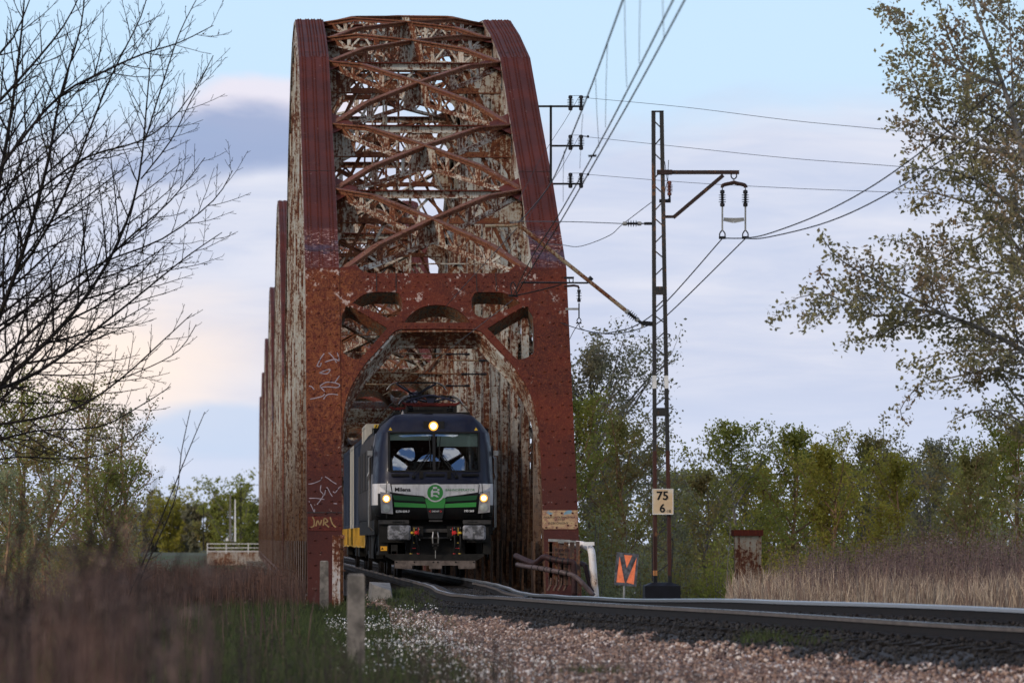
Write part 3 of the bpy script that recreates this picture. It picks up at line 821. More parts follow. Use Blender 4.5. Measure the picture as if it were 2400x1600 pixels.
t_ = s.n('ShaderNodeBsdfTransparent'); t_.inputs[0].default_value = (.86, .92, .88, 1); mx = s.n('ShaderNodeMixShader')
fr = s.n('ShaderNodeFresnel'); fr.inputs[0].default_value = 1.8
s.l(s.m('ADD', fr.outputs[0], .14, clamp=True), mx.inputs[0]); s.l(t_.outputs[0], mx.inputs[1]); s.l(g_.outputs[0], mx.inputs[2]); s.l(mx.outputs[0], out.inputs[0])
M['lamp'] = emit('headlight_glow_ring', (1., .42, .07), 1.6); M['lampw'] = emit('headlight_core', (1., .86, .56), 4.5); M['lamp_off'] = plain('lamp_lens', (.35, .37, .35), .15, var=.1)  # orange ring glows by itself to imitate bloom around the lit lamps

KZ = F / DF
def A_(cx, cy): return 860 + .17223 * cx, 880 + .17223 * cy
def B_(cx, cy): return 860 + .16580 * cx, 1100 + .16580 * cy
def Lx(p): return (p[0] - 1018.6) / KZ
def Lz(p): return CZ + (1263 - p[1]) / KZ
def BP(cx, cy, y=0.): p = B_(cx, cy); return Vector((Lx(p), y, Lz(p)))
def AP(cx, cy, y=0.): p = A_(cx, cy); return Vector((Lx(p), y, Lz(p)))
def plate(name, pts, mat, th=.012, y=0., par=loco):
    """front-facing flat plate from B-crop points"""
    loop = [(BP(*p).x, BP(*p).z) for p in pts]
    me = fill_curve([loop], th / 2); me.transform(Matrix.Translation((0, y - th / 2, 0)) @ Matrix.Rotation(math.pi / 2, 4, 'X'))
    me.materials.clear(); me.materials.append(mat); return link(name, me, par)
def mirB(pts, c=967): return [(2 * c - x, y) for x, y in reversed(pts)]

# body shell ------------------------------------------------
rows = [  # z, y offset of nose, flat half width, side half width
    (1.425, .02, 1.10, 1.47), (1.78, .0, 1.12, 1.49), (2.06, .0, 1.12, 1.49), (2.30, .0, 1.12, 1.49), (2.42, .06, 1.13, 1.485), (2.60, .144, 1.13, 1.475),
    (2.62, .15, 1.13, 1.475), (3.08, .282, 1.13, 1.46), (3.545, .4157, 1.125, 1.40), (3.56, .42, 1.12, 1.38), (3.80, .54, 1.02, 1.20), (3.93, .68, .98, 1.04), (3.985, .86, .93, .96), (4.03, 1.3, .70, .75)]
def half(r):
    z, y0, fw, hw = r; d = hw - fw
    return [(0, y0, z), (fw * .5, y0 + .0, z), (fw * .97, y0 + .02, z), (fw + d * .30, y0 + .10, z), (fw + d * .68, y0 + .34, z), (fw + d * .93, y0 + .75, z), (hw, y0 + 1.25 if y0 < .6 else y0 + 1.0, z), (hw, 2.6, z), (hw, 2.62, z), (hw, 18.9, z)]
mb = MB(); prof = [half(r) for r in rows]; nc = len(prof[0])
for p in prof:
    for sg in (-1, 1):
        for q in p: mb.v.append((sg * q[0], q[1], q[2]))
def vid(i, sg, j): return i * 2 * nc + (0 if sg < 0 else nc) + j
for i in range(len(rows) - 1):
    for sg in (-1, 1):
        for j in range(nc - 1):
            if 6 <= i <= 7 and j <= 1: continue                       # windscreen opening
            f = (vid(i, sg, j), vid(i, sg, j + 1), vid(i + 1, sg, j + 1), vid(i + 1, sg, j))
            if sg < 0: f = f[::-1]
            z = rows[i][0]
            if j <= 5:
                mt = 0 if z >= 2.28 else (1 if (z >= 2.05 and j >= 2) else 2)
                if j >= 4 and z < 2.28: mt = 1 if z > 1.7 else 2
            elif j == 6 or j == 7: mt = (3 if z < 3.5 else 0) if z > 1.7 else 5
            else: mt = 4 if z < 3.5 else 5
            mb.f.append(f); mb.m.append(mt)
top = len(rows) - 1
mb.f.append((vid(top, -1, 0), vid(top, -1, 9), vid(top, 1, 9), vid(top, 1, 0))); mb.m.append(5)
mb.f.append(tuple([vid(i, -1, 9) for i in range(top + 1)] + [vid(i, 1, 9) for i in range(top, -1, -1)])); mb.m.append(5)
mb.f.append(tuple([vid(0, -1, j) for j in range(nc)] + [vid(0, 1, j) for j in range(nc - 1, -1, -1)])); mb.m.append(5)
for sg in (-1, 1): mb.f.append((vid(top, sg, 6), vid(top, sg, 9), vid(top, sg, 0))); mb.m.append(5)
body = mb.build('body', [M['blue'], M['white'], M['lblack'], M['silver'], M['grey'], M['frame']], loco, smooth=False)
body.data.polygons.foreach_set('use_smooth', [True] * len(body.data.polygons))
# windscreen
mb = MB(); 
def WP(x, z, dy=0.): return (x, .15 + (z - 2.62) * (.42 - .15) / (3.56 - 2.62) + dy, z)
xl, xr = AP(320, 0).x, AP(1525, 0).x
zt_, zb_ = AP(0, 775).z, AP(0, 1290).z
def pane(x0, x1):
    mb = MB(); nx_, nz_ = 10, 6
    for j in range(nz_ + 1):
        for i in range(nx_ + 1):
            x = x0 + (x1 - x0) * i / nx_; z = zb_ + (zt_ - zb_) * j / nz_; u = (z - 3.05) / .45; mb.v.append(WP(x, z, .02 + .075 * (x / 1.1) ** 2 + .012 * u * u))
    for j in range(nz_):
        for i in range(nx_): a = j * (nx_ + 1) + i; mb.f.append((a, a + 1, a + nx_ + 2, a + nx_ + 1)); mb.m.append(0)
    return mb
pane(xl, -.035).build('windscreen_pane', M['glass'], loco, True); pane(.035, xr).build('windscreen_pane', M['glass'], loco, True)
mb = MB(); mb.beam(WP(0, zb_ - .03, .0), WP(0, zt_ + .02, .0), .07, .05, up=(0, 1, 0))
for z in (zt_ + .012, zb_ - .012): mb.beam(WP(xl, z, .0), WP(xr, z, .0), .035, .03, up=(0, 1, 0))
for x in (xl - .015, xr + .015): mb.beam(WP(x, zb_, .0), WP(x, zt_, .0), .03, .03, up=(0, 1, 0))
# fill between opening and pane at the sides
for sg, xe in ((-1, xl), (1, xr)):
    for z0, z1 in ((2.60, zb_ + .01), (zt_ - .01, 3.57)):
        mb.prism([WP(sg * 1.13, z0, .012), WP(sg * .0, z0, .012), WP(sg * .0, z1, .012), WP(sg * 1.13, z1, .012)], (0, .01, 0))
    mb.prism([WP(sg * 1.13, 2.62, .012), WP(xe, 2.62, .012), WP(xe, 3.56, .012), WP(sg * 1.13, 3.56, .012)], (0, .01, 0))
mb.build('windscreen_frame', M['lblack'], loco)
mb = MB(); mb.prism([WP(AP(325, 0).x, AP(0, 875).z, .12), WP(AP(885, 0).x, AP(0, 875).z, .12), WP(AP(885, 0).x, AP(0, 785).z, .12), WP(AP(325, 0).x, AP(0, 785).z, .12)], (0, .006, 0))
M['blind'] = plain('pale_blind', (.62, .68, .60), .8, var=.05)
mb.build('sun_blind', M['blind'], loco)
mb = MB(); mb.prism([WP(AP(965, 0).x, AP(0, 960).z, .12), WP(AP(1518, 0).x, AP(0, 960).z, .12), WP(AP(1518, 0).x, AP(0, 785).z, .12), WP(AP(965, 0).x, AP(0, 785).z, .12)], (0, .006, 0))
mb.build('sun_blind', M['blind'], loco)
mb = MB(); mb.box(-1.42, 1.42, 2.4, 2.44, 1.5, 3.7, 0); mb.box(-1.42, 1.42, .3, 2.4, 1.5, 1.55, 0); mb.box(-1.2, 1.2, .35, .95, 2.3, 2.52, 0); mb.box(.2, .35, 2.38, 2.40, 1.6, 3.4, 0)
mb.build('cab_interior', M['frame'], loco)
# roof light, top corner triangles, vents, wipers
def RP(x, z): # on the roof lip between z 3.56 and 3.80
    return (x, .42 + (z - 3.56) * (.54 - .42) / .24, z)
hx, hz = AP(916, 680).x, AP(916, 680).z
mb = MB(); mb.box(AP(780, 0).x, AP(1065, 0).x, RP(0, hz)[1] - .035, .75, hz - .13, hz + .12); mb.build('headlight_housing', M['lblack'], loco)
def lamp(x, y, z, r, lit=True, par=None):
    mb = MB(); mb.lathe((x, y, z), (0, -1, 0), [(-.03, r * 1.25), (.006, r * 1.25), (.012, r * 1.12)], 20, 1)
    mb.lathe((x, y - .0125, z), (0, -1, 0), [(0, r * 1.3), (.004, r * 1.25), (.005, r * .8)], 20, 2 if lit else 0); mb.lathe((x, y - .0175, z), (0, -1, 0), [(0, r * .82), (.006, r * .7), (.009, .001)], 20, 0)
    return mb.build('headlight', [M['lampw'] if lit else M['lamp_off'], M['chrome'], M['lamp']], par or loco)
lamp(hx, RP(0, hz)[1] - .045, hz, .088)
for cx in (328, 1498):
    p = AP(cx, 720); mb = MB(); y = RP(0, p.z)[1] - .006
    mb.prism([(p.x - .045, y, p.z - .035), (p.x + .045, y, p.z - .035), (p.x, y - .0, p.z + .04)], (0, -.004, 0)); mb.build('warning_label', M['yelp'], loco)
mb = MB()
for x0, x1 in ((335, 578), (805, 1060), (1292, 1530)):
    a, b_ = AP(x0, 1335), AP(x1, 1368); mb.box(a.x, b_.x, .055, .09, b_.z, a.z, 0); mb.box(a.x + .02, b_.x - .02, .048, .06, b_.z + .012, a.z - .012, 1)
for x0, x1 in ((718, 770), (1097, 1148)):
    a, b_ = AP(x0, 1300), AP(x1, 1395); mb.box(a.x, b_.x, .02, .09, b_.z, a.z, 0)
mb.build('nose_grille', [M['frame'], M['rubber']], loco)
for sg, c0 in ((-1, 0), (1, 0)):
    mb = MB()
    def W(cx, cy, dy): p = AP(cx, cy); return WP(p.x, p.z, dy)
    def X_(cx): return cx if sg < 0 else 2 * 932 - cx
    for o_ in (0, 38):
        a = AP(X_(622 + o_), 1375); b_ = W(X_(870 + o_ * .3), 1015 + o_, -.045)
        mb.tube([(a.x, .03, a.z), (a.x, .02, a.z + .03), b_], .010, 6, 0)
    mb.tube([W(X_(855), 830, -.02), W(X_(870), 1000, -.03), W(X_(875), 1245, -.02)], .011, 6, 0)
    mb.dome((AP(X_(640), 1378).x, .03, AP(640, 1378).z), (0, -1, 0), .05, 8, 0)
    mb.build('wiper', M['rubber'], loco)
# nose: white band, green bands
plate('white_band', [(345, 210), (1590, 205), (1575, 318), (1400, 345), (1130, 380), (1105, 400), (835, 400), (800, 372), (560, 350), (362, 322)], M['white'], .012, -.002)
for pts in ([(185, 205), (330, 205), (352, 318), (260, 292), (205, 262), (178, 235)], [(1605, 205), (1748, 205), (1752, 240), (1728, 268), (1660, 300), (1588, 318)]):
    plate('white_band', pts, M['white'], .010, -.001)
for pts, mt in (([(368, 362), (790, 388), (818, 410), (826, 452), (390, 430)], 'green_dk'), ([(385, 460), (832, 485), (842, 537), (392, 526)], 'green')):
    plate('green_band', pts, M[mt], .014, -.004); plate('green_band', mirB(pts, 968), M[mt], .014, -.004)
plate('centre_panel', [(835, 402), (1110, 402), (1118, 440), (1066, 695), (880, 695), (820, 440)], M['lblack'], .018, -.006)
plate('green_band', [(838, 402), (1108, 402), (1115, 425), (1090, 541), (854, 541), (825, 425)], M['green'], .006, -.0245)
e = BP(967, 325); circ = lambda r, n=40: [(e.x + r * math.cos(6.2832 * i / n), e.z + r * math.sin(6.2832 * i / n)) for i in range(n)]
def disc(r, mat, y, th, name, par):
    me = fill_curve([circ(r)], th / 2); me.transform(Matrix.Translation((0, y - th / 2, 0)) @ Matrix.Rotation(math.pi / 2, 4, 'X')); me.materials.clear(); me.materials.append(mat); return link(name, me, par)
emb = disc(.228, M['white'], -.024, .014, 'emblem', loco)
disc(.194, M['green'], -.0385, .004, 'emblem_disc', emb)
def eplate(pts):
    return plate('emblem_mark', pts, M['white'], .004, -.043, emb)
for pts in ([(936, 243), (994, 243), (994, 272), (936, 272)], [(920, 285), (936, 272), (936, 300), (1000, 300), (1000, 328), (936, 328), (936, 385), (906, 385), (906, 310)],
            [(998, 270), (1026, 270), (1026, 300), (998, 300)], [(1003, 303), (1026, 318), (1026, 355), (1003, 342)], [(936, 358), (985, 358), (1020, 388), (985, 388), (962, 372), (936, 372)]):
    eplate(pts)
def txt(name, s_, px0, px1, cy, hB, mat, bold=0., y=-.016, face=None, par=loco):
    a, b_ = BP(px0, cy), BP(px1, cy); me = text_mesh(s_, 1.0, .0015, 'LEFT', 1.0, bold)
    xs = [v.co.x for v in me.vertices]; ys = [v.co.y for v in me.vertices]
    w_, h_ = max(xs) - min(xs), max(ys) - min(ys); H = hB * .1658 / KZ
    for v in me.vertices: v.co.x = (v.co.x - min(xs)) / w_ * (b_.x - a.x) + a.x; v.co.y = (v.co.y - min(ys)) / h_ * H - H / 2
    me.transform(Matrix.Translation((0, y, a.z)) @ Matrix.Rotation(math.pi / 2, 4, 'X')); me.materials.clear(); me.materials.append(mat); return link(name, me, par)
txt('name_lettering', 'Milena', 397, 622, 281, 58, M['lettb'], .03)
txt('operator_lettering', 'BAHNOPERATOR', 1115, 1530, 287, 34, M['lettg'], .005)
txt('number_lettering', '5370 039-7', 410, 607, 591, 32, M['lettw'], .02)
txt('number_lettering', '193 569', 1380, 1518, 583, 32, M['lettw'], .02)
txt('owner_lettering', 'CARGOUNIT', 918, 1026, 588, 22, M['lettw'], .0, y=-.026)
txt('owner_lettering', '<', 880, 906, 589, 34, M['lettr'], .02, y=-.026); txt('owner_lettering', '>', 1036, 1062, 589, 34, M['lettr'], .02, y=-.026)
# headlights
hp = [(190, 312), (352, 345), (372, 628), (205, 612)]
for sg in (0, 1):
    pts = hp if not sg else [(1602, 342), (1742, 305), (1742, 600), (1574, 618)]
    h_ = plate('headlight_cluster', pts, M['silver'], .03, .0)
    c = BP(278 if not sg else 1655, 410 if not sg else 402); lamp(c.x, -.035, c.z, .072, True, h_)
    c = BP(276 if not sg else 1655, 543 if not sg else 535); lamp(c.x, -.035, c.z, .075, False, h_)
# dark surround of nose
for x in (-1.16, 1.16): mb = MB(); mb.tube([(x, -.004, 2.30), (x + (.03 if x > 0 else -.03), -.004, 1.9), (x, -.004, 1.45)], .012, 6); mb.build('panel_seam', M['rubber'], loco)
for a, b_ in (((345, 205), (362, 325)), ((1590, 205), (1575, 322))): mb = MB(); p, q = BP(*a, -.010), BP(*b_, -.010); mb.tube([p, q], .008, 5); mb.build('panel_seam', M['rubber'], loco)
# bottom of nose, buffer beams
def bb(x0, x1, y0, y1, cy0, cy1, mb, m=0):
    a, b_ = BP(x0, cy0), BP(x1, cy1); mb.box(a.x, b_.x, y0, y1, b_.z, a.z, m)
for sg in (0, 1):
    mb = MB(); x0, x1 = (175, 598) if not sg else (1360, 1760)
    bb(x0, x1, .02, .6, 712, 768, mb, 0); bb(x0 + (20 if not sg else 60), x1 - (60 if not sg else 30), .10, .5, 768, 1030, mb, 1)
    bb(x0 if not sg else 1650, 290 if not sg else x1, .15, .6, 768, 1195, mb, 1)
    mb.build('buffer_beam', [M['fgrey'], M['frame']], loco)
    mb = MB(); c = BP(452 if not sg else 1510, 890); hw, hh = .28, .178
    pts = []
    for (sx, sz) in ((1, 1), (-1, 1), (-1, -1), (1, -1)):
        for k in range(5):
            t = {(1, 1): 0, (-1, 1): 90, (-1, -1): 180, (1, -1): 270}[(sx, sz)] + k * 22.5
            pts.append((c.x + sx * (hw - .05) + .05 * math.cos(R(t)), 0, c.z + sz * (hh - .05) + .05 * math.sin(R(t))))
    def ring(y, k=1.): return [(c.x + (p[0] - c.x) * k, y, c.z + (p[2] - c.z) * k) for p in pts]
    r0, r1, r2 = ring(-.42), ring(-.46, .98), ring(-.48, .85); n_ = len(pts)
    vs = r0 + r1 + r2 + [(c.x, -.487, c.z)] + ring(-.40)
    fs = []
    for a in (0, 1):
        for i in range(n_): fs.append((a * n_ + i, a * n_ + (i + 1) % n_, (a + 1) * n_ + (i + 1) % n_, (a + 1) * n_ + i))
    for i in range(n_): fs.append((2 * n_ + i, 2 * n_ + (i + 1) % n_, 3 * n_))
    o3 = 3 * n_ + 1
    for i in range(n_): fs.append((i, (i + 1) % n_, o3 + (i + 1) % n_, o3 + i))
    fs.append(tuple(range(o3, o3 + n_)))
    mb.add(vs, fs, 0); mb.lathe((c.x, .12, c.z), (0, -1, 0), [(0, .17), (.1, .17), (.12, .12), (.52, .11)], 16, 1); mb.lathe((c.x, -.486, c.z), (0, -1, 0), [(0, .03), (.006, .028), (.008, .001)], 10, 2)
    o = mb.build('buffer', [M['buffer'], M['frame'], M['chrome']], loco); fixn(o)
txt('maker_lettering', 'SIEMENS', 362, 545, 742, 28, M['lettb'], .03, y=.012); txt('maker_lettering', 'Vectron', 1432, 1566, 738, 28, M['lettb'], .0, y=.012)
# coupling, beams, cocks, hoses
mb = MB(); bb(770, 1150, .1, .3, 835, 885, mb, 1); bb(640, 800, .05, .2, 800, 950, mb, 0); bb(1140, 1330, .05, .2, 800, 950, mb, 0); bb(700, 1240, .2, .4, 890, 940, mb, 0); bb(720, 1210, .15, .4, 950, 975, mb, 1); bb(560, 1400, .4, .8, 790, 1260, mb, 0)
bb(880, 1070, -.03, .1, 712, 735, mb, 1)
for x, y in ((697, 828), (1240, 825), (748, 990), (1190, 990), (745, 845), (1190, 845), (1328, 825)): p = BP(x, y); mb.dome((p.x, .04, p.z), (0, -1, 0), .018, 8, 2)
mb.build('coupler_beam', [M['frame'], M['fgrey'], M['chrome']], loco)
mb = MB(); c = BP(967, 880)
mb.box(c.x - .05, c.x + .05, -.25, .2, BP(0, 905).z, BP(0, 860).z, 0)
for dx_ in (-.06, .06): mb.tube([(c.x + dx_ * .8, -.22, c.z), (c.x + dx_ * 1.2, -.28, BP(0, 960).z), (c.x + dx_, -.26, BP(0, 1075).z)], .018, 8, 1)
mb.tube([(c.x - .08, -.26, BP(0, 1055).z), (c.x + .08, -.26, BP(0, 1055).z)], .035, 8, 0); mb.lathe((c.x, -.26, BP(0, 1110).z), (0, -1, 0), [(-.03, .05), (.03, .05)], 12, 0)
mb.tube([(c.x, -.26, BP(0, 1120).z), (c.x, -.25, BP(0, 1250).z)], .010, 6, 1)
mb.build('screw_coupling', [M['frame'], M['chrome']], loco)
for cx, mt, big in ((700, 'redp', 1), (640, 'yelp', 0), (1240, 'redp', 1), (1320, 'yelp', 0)):
    mb = MB(); p = BP(cx, 893); r = .05 if big else .034
    mb.lathe((p.x, .02, p.z), (0, -1, 0), [(0, r * .7), (.04, r), (.09, r), (.12, r * .6)], 12, 0); mb.tube([(p.x - r * 1.3, -.05, p.z + .01), (p.x + r * 1.4, -.05, p.z - .01)], .018, 6, 0)
    mb.tube([(p.x + (.05 if cx < 960 else -.05), -.06, p.z - .06), (p.x + (.05 if cx < 960 else -.05), -.06, p.z + .13)], .008, 6, 0)
    mb.build('brake_cock', M[mt], loco)
    mb = MB(); q = BP(cx + (25 if cx < 960 else -5) - (40 if mt == 'yelp' and cx < 960 else 0), 1195)
    pts = catmull([(p.x, -.06, p.z - .03), (p.x + .01, -.10, p.z - .25), (q.x + .01, -.09, q.z + .15), (q.x, -.05, q.z)], 4); mb.tube(pts, .022, 8, 0)
    mb.lathe((q.x, -.05, q.z + .03), (0, 0, -1), [(0, .028), (.05, .032), (.07, .02)], 8, 1); mb.tube([(q.x - .03, -.06, q.z), (q.x + .04, -.06, q.z - .01)], .012, 6, 1)
    mb.build('brake_hose', [M['rubber'], M[mt]], loco)
for cx in (662, 1285):
    mb = MB(); bb(cx - 32, cx + 32, -.06, .05, 1010, 1105, mb, 0); bb(cx - 30, cx + 30, -.07, .0, 1105, 1114, mb, 1); p = BP(cx, 1030); mb.prism([(p.x - .022, -.066, p.z - .018), (p.x + .022, -.066, p.z - .018), (p.x, -.066, p.z + .02)], (0, -.003, 0), m=2)
    mb.build('socket_box', [M['frame'], M['redp'], M['yelp']], loco)
mb = MB(); bb(345, 435, -.04, .1, 1060, 1150, mb, 0); bb(348, 432, -.05, .02, 1190, 1200, mb, 1)
for x in (350, 430): p, q = BP(x, 1100, -.03), BP(x, 1195, -.03); mb.tube([p, q], .012, 6, 0)
mb.build('foot_step', [M['frame'], M['redp']], loco)
mb = MB(); bb(198, 290, .13, .149, 1082, 1145, mb, 0); p = BP(222, 1112); mb.prism([(p.x - .03, .128, p.z - .025), (p.x + .03, .128, p.z - .025), (p.x, .128, p.z + .03)], (0, -.003, 0), m=1)
M['labely'] = plain('orange_label', (.75, .36, .02), .5, var=.05)
mb.build('warning_label', [M['labely'], M['lettb']], loco)
# snow plough
plate('plough', [(262, 1190), (700, 1190), (880, 1200), (1060, 1200), (1230, 1190), (1650, 1190), (1655, 1225), (1540, 1290), (390, 1290), (265, 1225)], M['frame'], .03, -.10)
plate('plough_blade', [(392, 1284), (1530, 1284), (1532, 1390), (1490, 1400), (1295, 1400), (1290, 1352), (1060, 1352), (1058, 1400), (880, 1402), (878, 1352), (640, 1352), (638, 1404), (560, 1404), (392, 1390)], plain('worn_plough_steel', (.11, .088, .078), .6, var=.4, scale=8), .02, -.14)
for x in (418, 672, 940, 1003, 1255, 1510): mb = MB(); p = BP(x, 1305); mb.dome((p.x, -.162, p.z), (0, -1, 0), .022, 8); mb.build('plough_bolt', M['frame'], loco)
# bogies, frame, steps, side rails
for yb in (2.8, 13.0):
    mb = MB()
    for sg in (-1, 1):
        mb.box(sg * 1.2 - .12, sg * 1.2 + .12, yb - 1.2, yb + 3.8, .55, 1.05, 0)
        for yy in (0, 2.6): mb.lathe((sg * .78, yb + yy, .60), (sg, 0, 0), [(-.06, .56), (-.05, .62), (.0, .61), (.06, .60), (.07, .3), (.34, .16)], 24, 1)
        for yy in (-.4, .4, 2.2, 3.0): mb.lathe((sg * 1.25, yb + yy, .65), (0, 0, 1), [(0, .11), (.4, .11)], 10, 0)
        mb.tube(catmull([(sg * 1.35, yb - .9, 1.2), (sg * 1.42, yb - .8, .75), (sg * 1.40, yb - .6, .45), (sg * 1.36, yb - .4, .8), (sg * 1.34, yb - .3, 1.2)], 3), .022, 6, 2)
    for yy in (0, 2.6): mb.tube([(-.75, yb + yy, .6), (.75, yb + yy, .6)], .09, 10, 1)
    mb.build('bogie', [M['frame'], M['rail'], M['rubber']], loco)
mb = MB(); mb.box(-1.45, 1.45, .62, 18.8, 1.05, 1.43, 0); mb.box(-1.3, 1.3, 6.8, 11.5, .45, 1.05, 0)
mb.build('underframe', M['frame'], loco)
for sg in (-1, 1):
    for yy in (1.35, 2.1):
        mb = MB(); x = sg * 1.56
        mb.tube([(sg * 1.48, yy, 3.0), (x, yy, 2.95), (x, yy, 2.6), (x + sg * .03, yy, 2.5), (x, yy, 2.4), (x, yy, 1.9), (x, yy, 1.25), (sg * 1.46, yy, 1.15)], .016, 6); mb.build('handrail', M['chrome'], loco)
    mb = MB(); mb.box(sg * 1.485 - .01, sg * 1.485 + .01, 1.45, 2.05, 2.55, 3.25, 0); mb.build('cab_side_window', M['glass'] if False else M['lblack'], loco)
    mb = MB(); mb.box(sg * 1.55 - .06, sg * 1.55 + .06, 1.0, 1.1, 3.0, 3.12, 0); mb.build('mirror_camera', M['chrome'], loco)
mb = MB(); 
for i in range(9): mb.box(-1.505, -1.490, 3.2 + i * 1.65, 4.6 + i * 1.65, 2.2, 3.2, i % 2)
mb.build('side_panel', [M['grey'], M['frame']], loco)
# roof gear and pantographs
mb = MB(); mb.box(-.95, .95, 2.2, 17.8, 4.03, 4.09, 0)
for i in range(14): mb.box(-.5 + (i % 2) * .3, .4 + (i % 3) * .2, 5.2 + i * .8, 5.6 + i * .8, 4.09, 4.22 + .08 * (i % 3), 0)
mb.build('roof_equipment', M['frame'], loco)
def pantograph(y0, up, name):
    p = empty(name); p.parent = loco; p.location = (0, y0, 4.06)
    mb = MB(); z = .20
    mb.box(-.62, .62, -.45, -.38, z, z + .07); mb.box(-.62, .62, .45, .52, z, z + .07); mb.box(-.60, -.53, -.4, .5, z, z + .06); mb.box(.53, .60, -.4, .5, z, z + .06)
    mb.tube([(-.62, -.42, z + .03), (-.72, -.42, z + .08)], .03); mb.tube([(.62, -.42, z + .03), (.72, -.42, z + .08)], .03)
    mb.build('base_frame', plain('red_frame', (.085, .012, .010), .6, var=.3), p)
    for sx in (-.5, .5):
        for yy in (-.4, .45):
            mb = MB(); mb.lathe((sx, yy, 0), (0, 0, 1), [(0, .05), (.03, .08), (.05, .05), (.08, .085), (.10, .05), (.13, .08), (.16, .05), (.2, .05)], 12); mb.build('insulator', M['rubber'], p)
    mb = MB()
    if up:
        p.location.z += .17
        mb.tube([(0, -.3, z + .05), (0, .95, .66)], .05, 8, 0); mb.tube([(-.12, -.2, z + .02), (-.10, .9, .60)], .018, 6, 0)
        mb.box(-.17, .17, .84, 1.05, .60, .72, 0); mb.prism([(-.15, .88, .60), (-.05, .88, .40), (.05, .88, .40), (.15, .88, .60)], (0, .12, 0), m=0)
        for sx in (-1, 1):
            mb.tube([(sx * .10, .95, .68), (sx * .52, -.35, .90)], .028, 8, 0); mb.tube([(sx * .06, .93, .66), (sx * .36, -.30, .86)], .014, 6, 1)
        zt = .92; hd = -.35
    else:
        mb.tube([(0, -.3, z + .05), (0, 1.0, .32)], .05, 8, 0)
        for sx in (-1, 1): mb.tube([(sx * .08, 1.0, .34), (sx * .50, -.2, .40)], .028, 8, 0)
        mb.prism([(-.13, -.36, z + .25), (-.05, -.36, z + .02), (.05, -.36, z + .02), (.13, -.36, z + .25)], (0, .1, 0), m=0)
        mb.tube(catmull([(-.62, -.40, .30), (-.3, -.40, .40), (0, -.40, .46), (.3, -.40, .40), (.62, -.40, .30)], 4), .025, 6, 0)
        zt = .42; hd = -.2
    mb.build('arm', [plain('arm_paint', (.03, .03, .05), .4, var=.1), M['rubber']], p)
    mb = MB()
    for yy in (hd - .18, hd + .18):
        mb.box(-.52, .52, yy - .025, yy + .025, zt, zt + .035, 0)
        for sx in (-1, 1): mb.tube(catmull([(sx * .45, yy, zt + .03), (sx * .60, yy, zt + .0), (sx * .72, yy, zt - .07), (sx * .80, yy, zt - .18)], 4), .014, 6, 1 if yy < hd else 0)
    for sx in (-.5, .5): mb.tube([(sx, hd - .18, zt), (sx, hd + .18, zt)], .02, 6, 0)
    mb.build('collector_head', [M['rubber'], M['chrome']], p)
    mb = MB(); rr = random.Random(int(y0))
    for k in range(5 if up else 9):
        x = rr.uniform(-.8, .8); mb.tube(catmull([(x, -.3, z), (x + rr.uniform(-.2, .2), 0, z + .22), (x * .3, .5, z + rr.uniform(.1, .3)), (0, .9, z + .1)], 3), .010, 5, 0)
    for sx in (-1, 1): mb.tube(catmull([(sx * .2, -.3, z + .28), (sx * .55, -.3, z + .2), (sx * .85, -.25, z - .02), (sx * 1.05, -.1, -.12)], 3), .010, 5, 0)
    mb.build('cable', M['rubber'], p)
pantograph(3.2, False, 'pantograph'); pantograph(15.2, True, 'pantograph')
mb = MB(); mb.tube([AP(508, 520, 1.2), AP(508, 480, 1.2)], .02); p = AP(508, 510, 1.2); mb.prism([p + Vector((-.06, 0, -.04)), p + Vector((.06, 0, -.04)), p + Vector((0, 0, .1))], (0, .05, 0)); mb.build('roof_antenna', M['silver'], loco)

# driver ------------------------------------------------------
def skinned(name, joints, edges, mat):
    me = bpy.data.meshes.new(name); me.from_pydata([j[0] for j in joints], edges, [])
    o = bpy.data.objects.new(name, me); col.objects.link(o); md = o.modifiers.new('s', 'SKIN'); o.modifiers.new('u', 'SUBSURF').levels = 1
    for v, j in zip(me.skin_vertices[0].data, joints): v.radius = j[1] if isinstance(j[1], tuple) else (j[1], j[1])
    me.skin_vertices[0].data[0].use_root = True
    dg = bpy.context.evaluated_depsgraph_get(); m2 = bpy.data.meshes.new_from_object(o.evaluated_get(dg)); bpy.data.objects.remove(o)
    m2.materials.clear(); m2.materials.append(mat); return m2
dx0, dy0, dz0 = TX - .66, DF + 1.35, 2.02      # hip point on the seat
J = [((0, 0, 0), .15), ((0, .02, .25), (.17, .12)), ((0, 0, .46), (.19, .12)), ((0, -.01, .58), .06), ((0, -.03, .68), (.065, .075)), ((0, -.04, .78), (.078, .095)), ((0, -.03, .87), (.055, .07)),
     ((-.19, 0, .50), .065), ((-.27, -.06, .26), .05), ((-.20, -.30, .22), .038), ((-.16, -.38, .24), .03), ((.19, 0, .50), .065), ((.27, -.06, .26), .05), ((.18, -.30, .22), .038), ((.14, -.38, .24), .03),
     ((-.11, -.05, -.02), .09), ((-.13, -.45, -.02), .075), ((-.13, -.50, -.42), .05), ((.11, -.05, -.02), .09), ((.13, -.45, -.02), .075), ((.13, -.50, -.42), .05), ((0, -.135, .77), .016)]
E = [(0, 1), (1, 2), (2, 3), (3, 4), (4, 5), (5, 6), (2, 7), (7, 8), (8, 9), (9, 10), (2, 11), (11, 12), (12, 13), (13, 14), (0, 15), (15, 16), (16, 17), (0, 18), (18, 19), (19, 20), (5, 21)]
M['cloth'] = plain('dark_jacket', (.03, .03, .04), .8); M['skin'] = plain('skin', (.36, .2, .14), .6, var=.08)
pm_ = skinned('person', J, E, M['cloth']); pm_.materials.append(M['skin'])
for p_ in pm_.polygons:
    if p_.center.z > .60 or (p_.center.y < -.33 and p_.center.z > .15): p_.material_index = 1
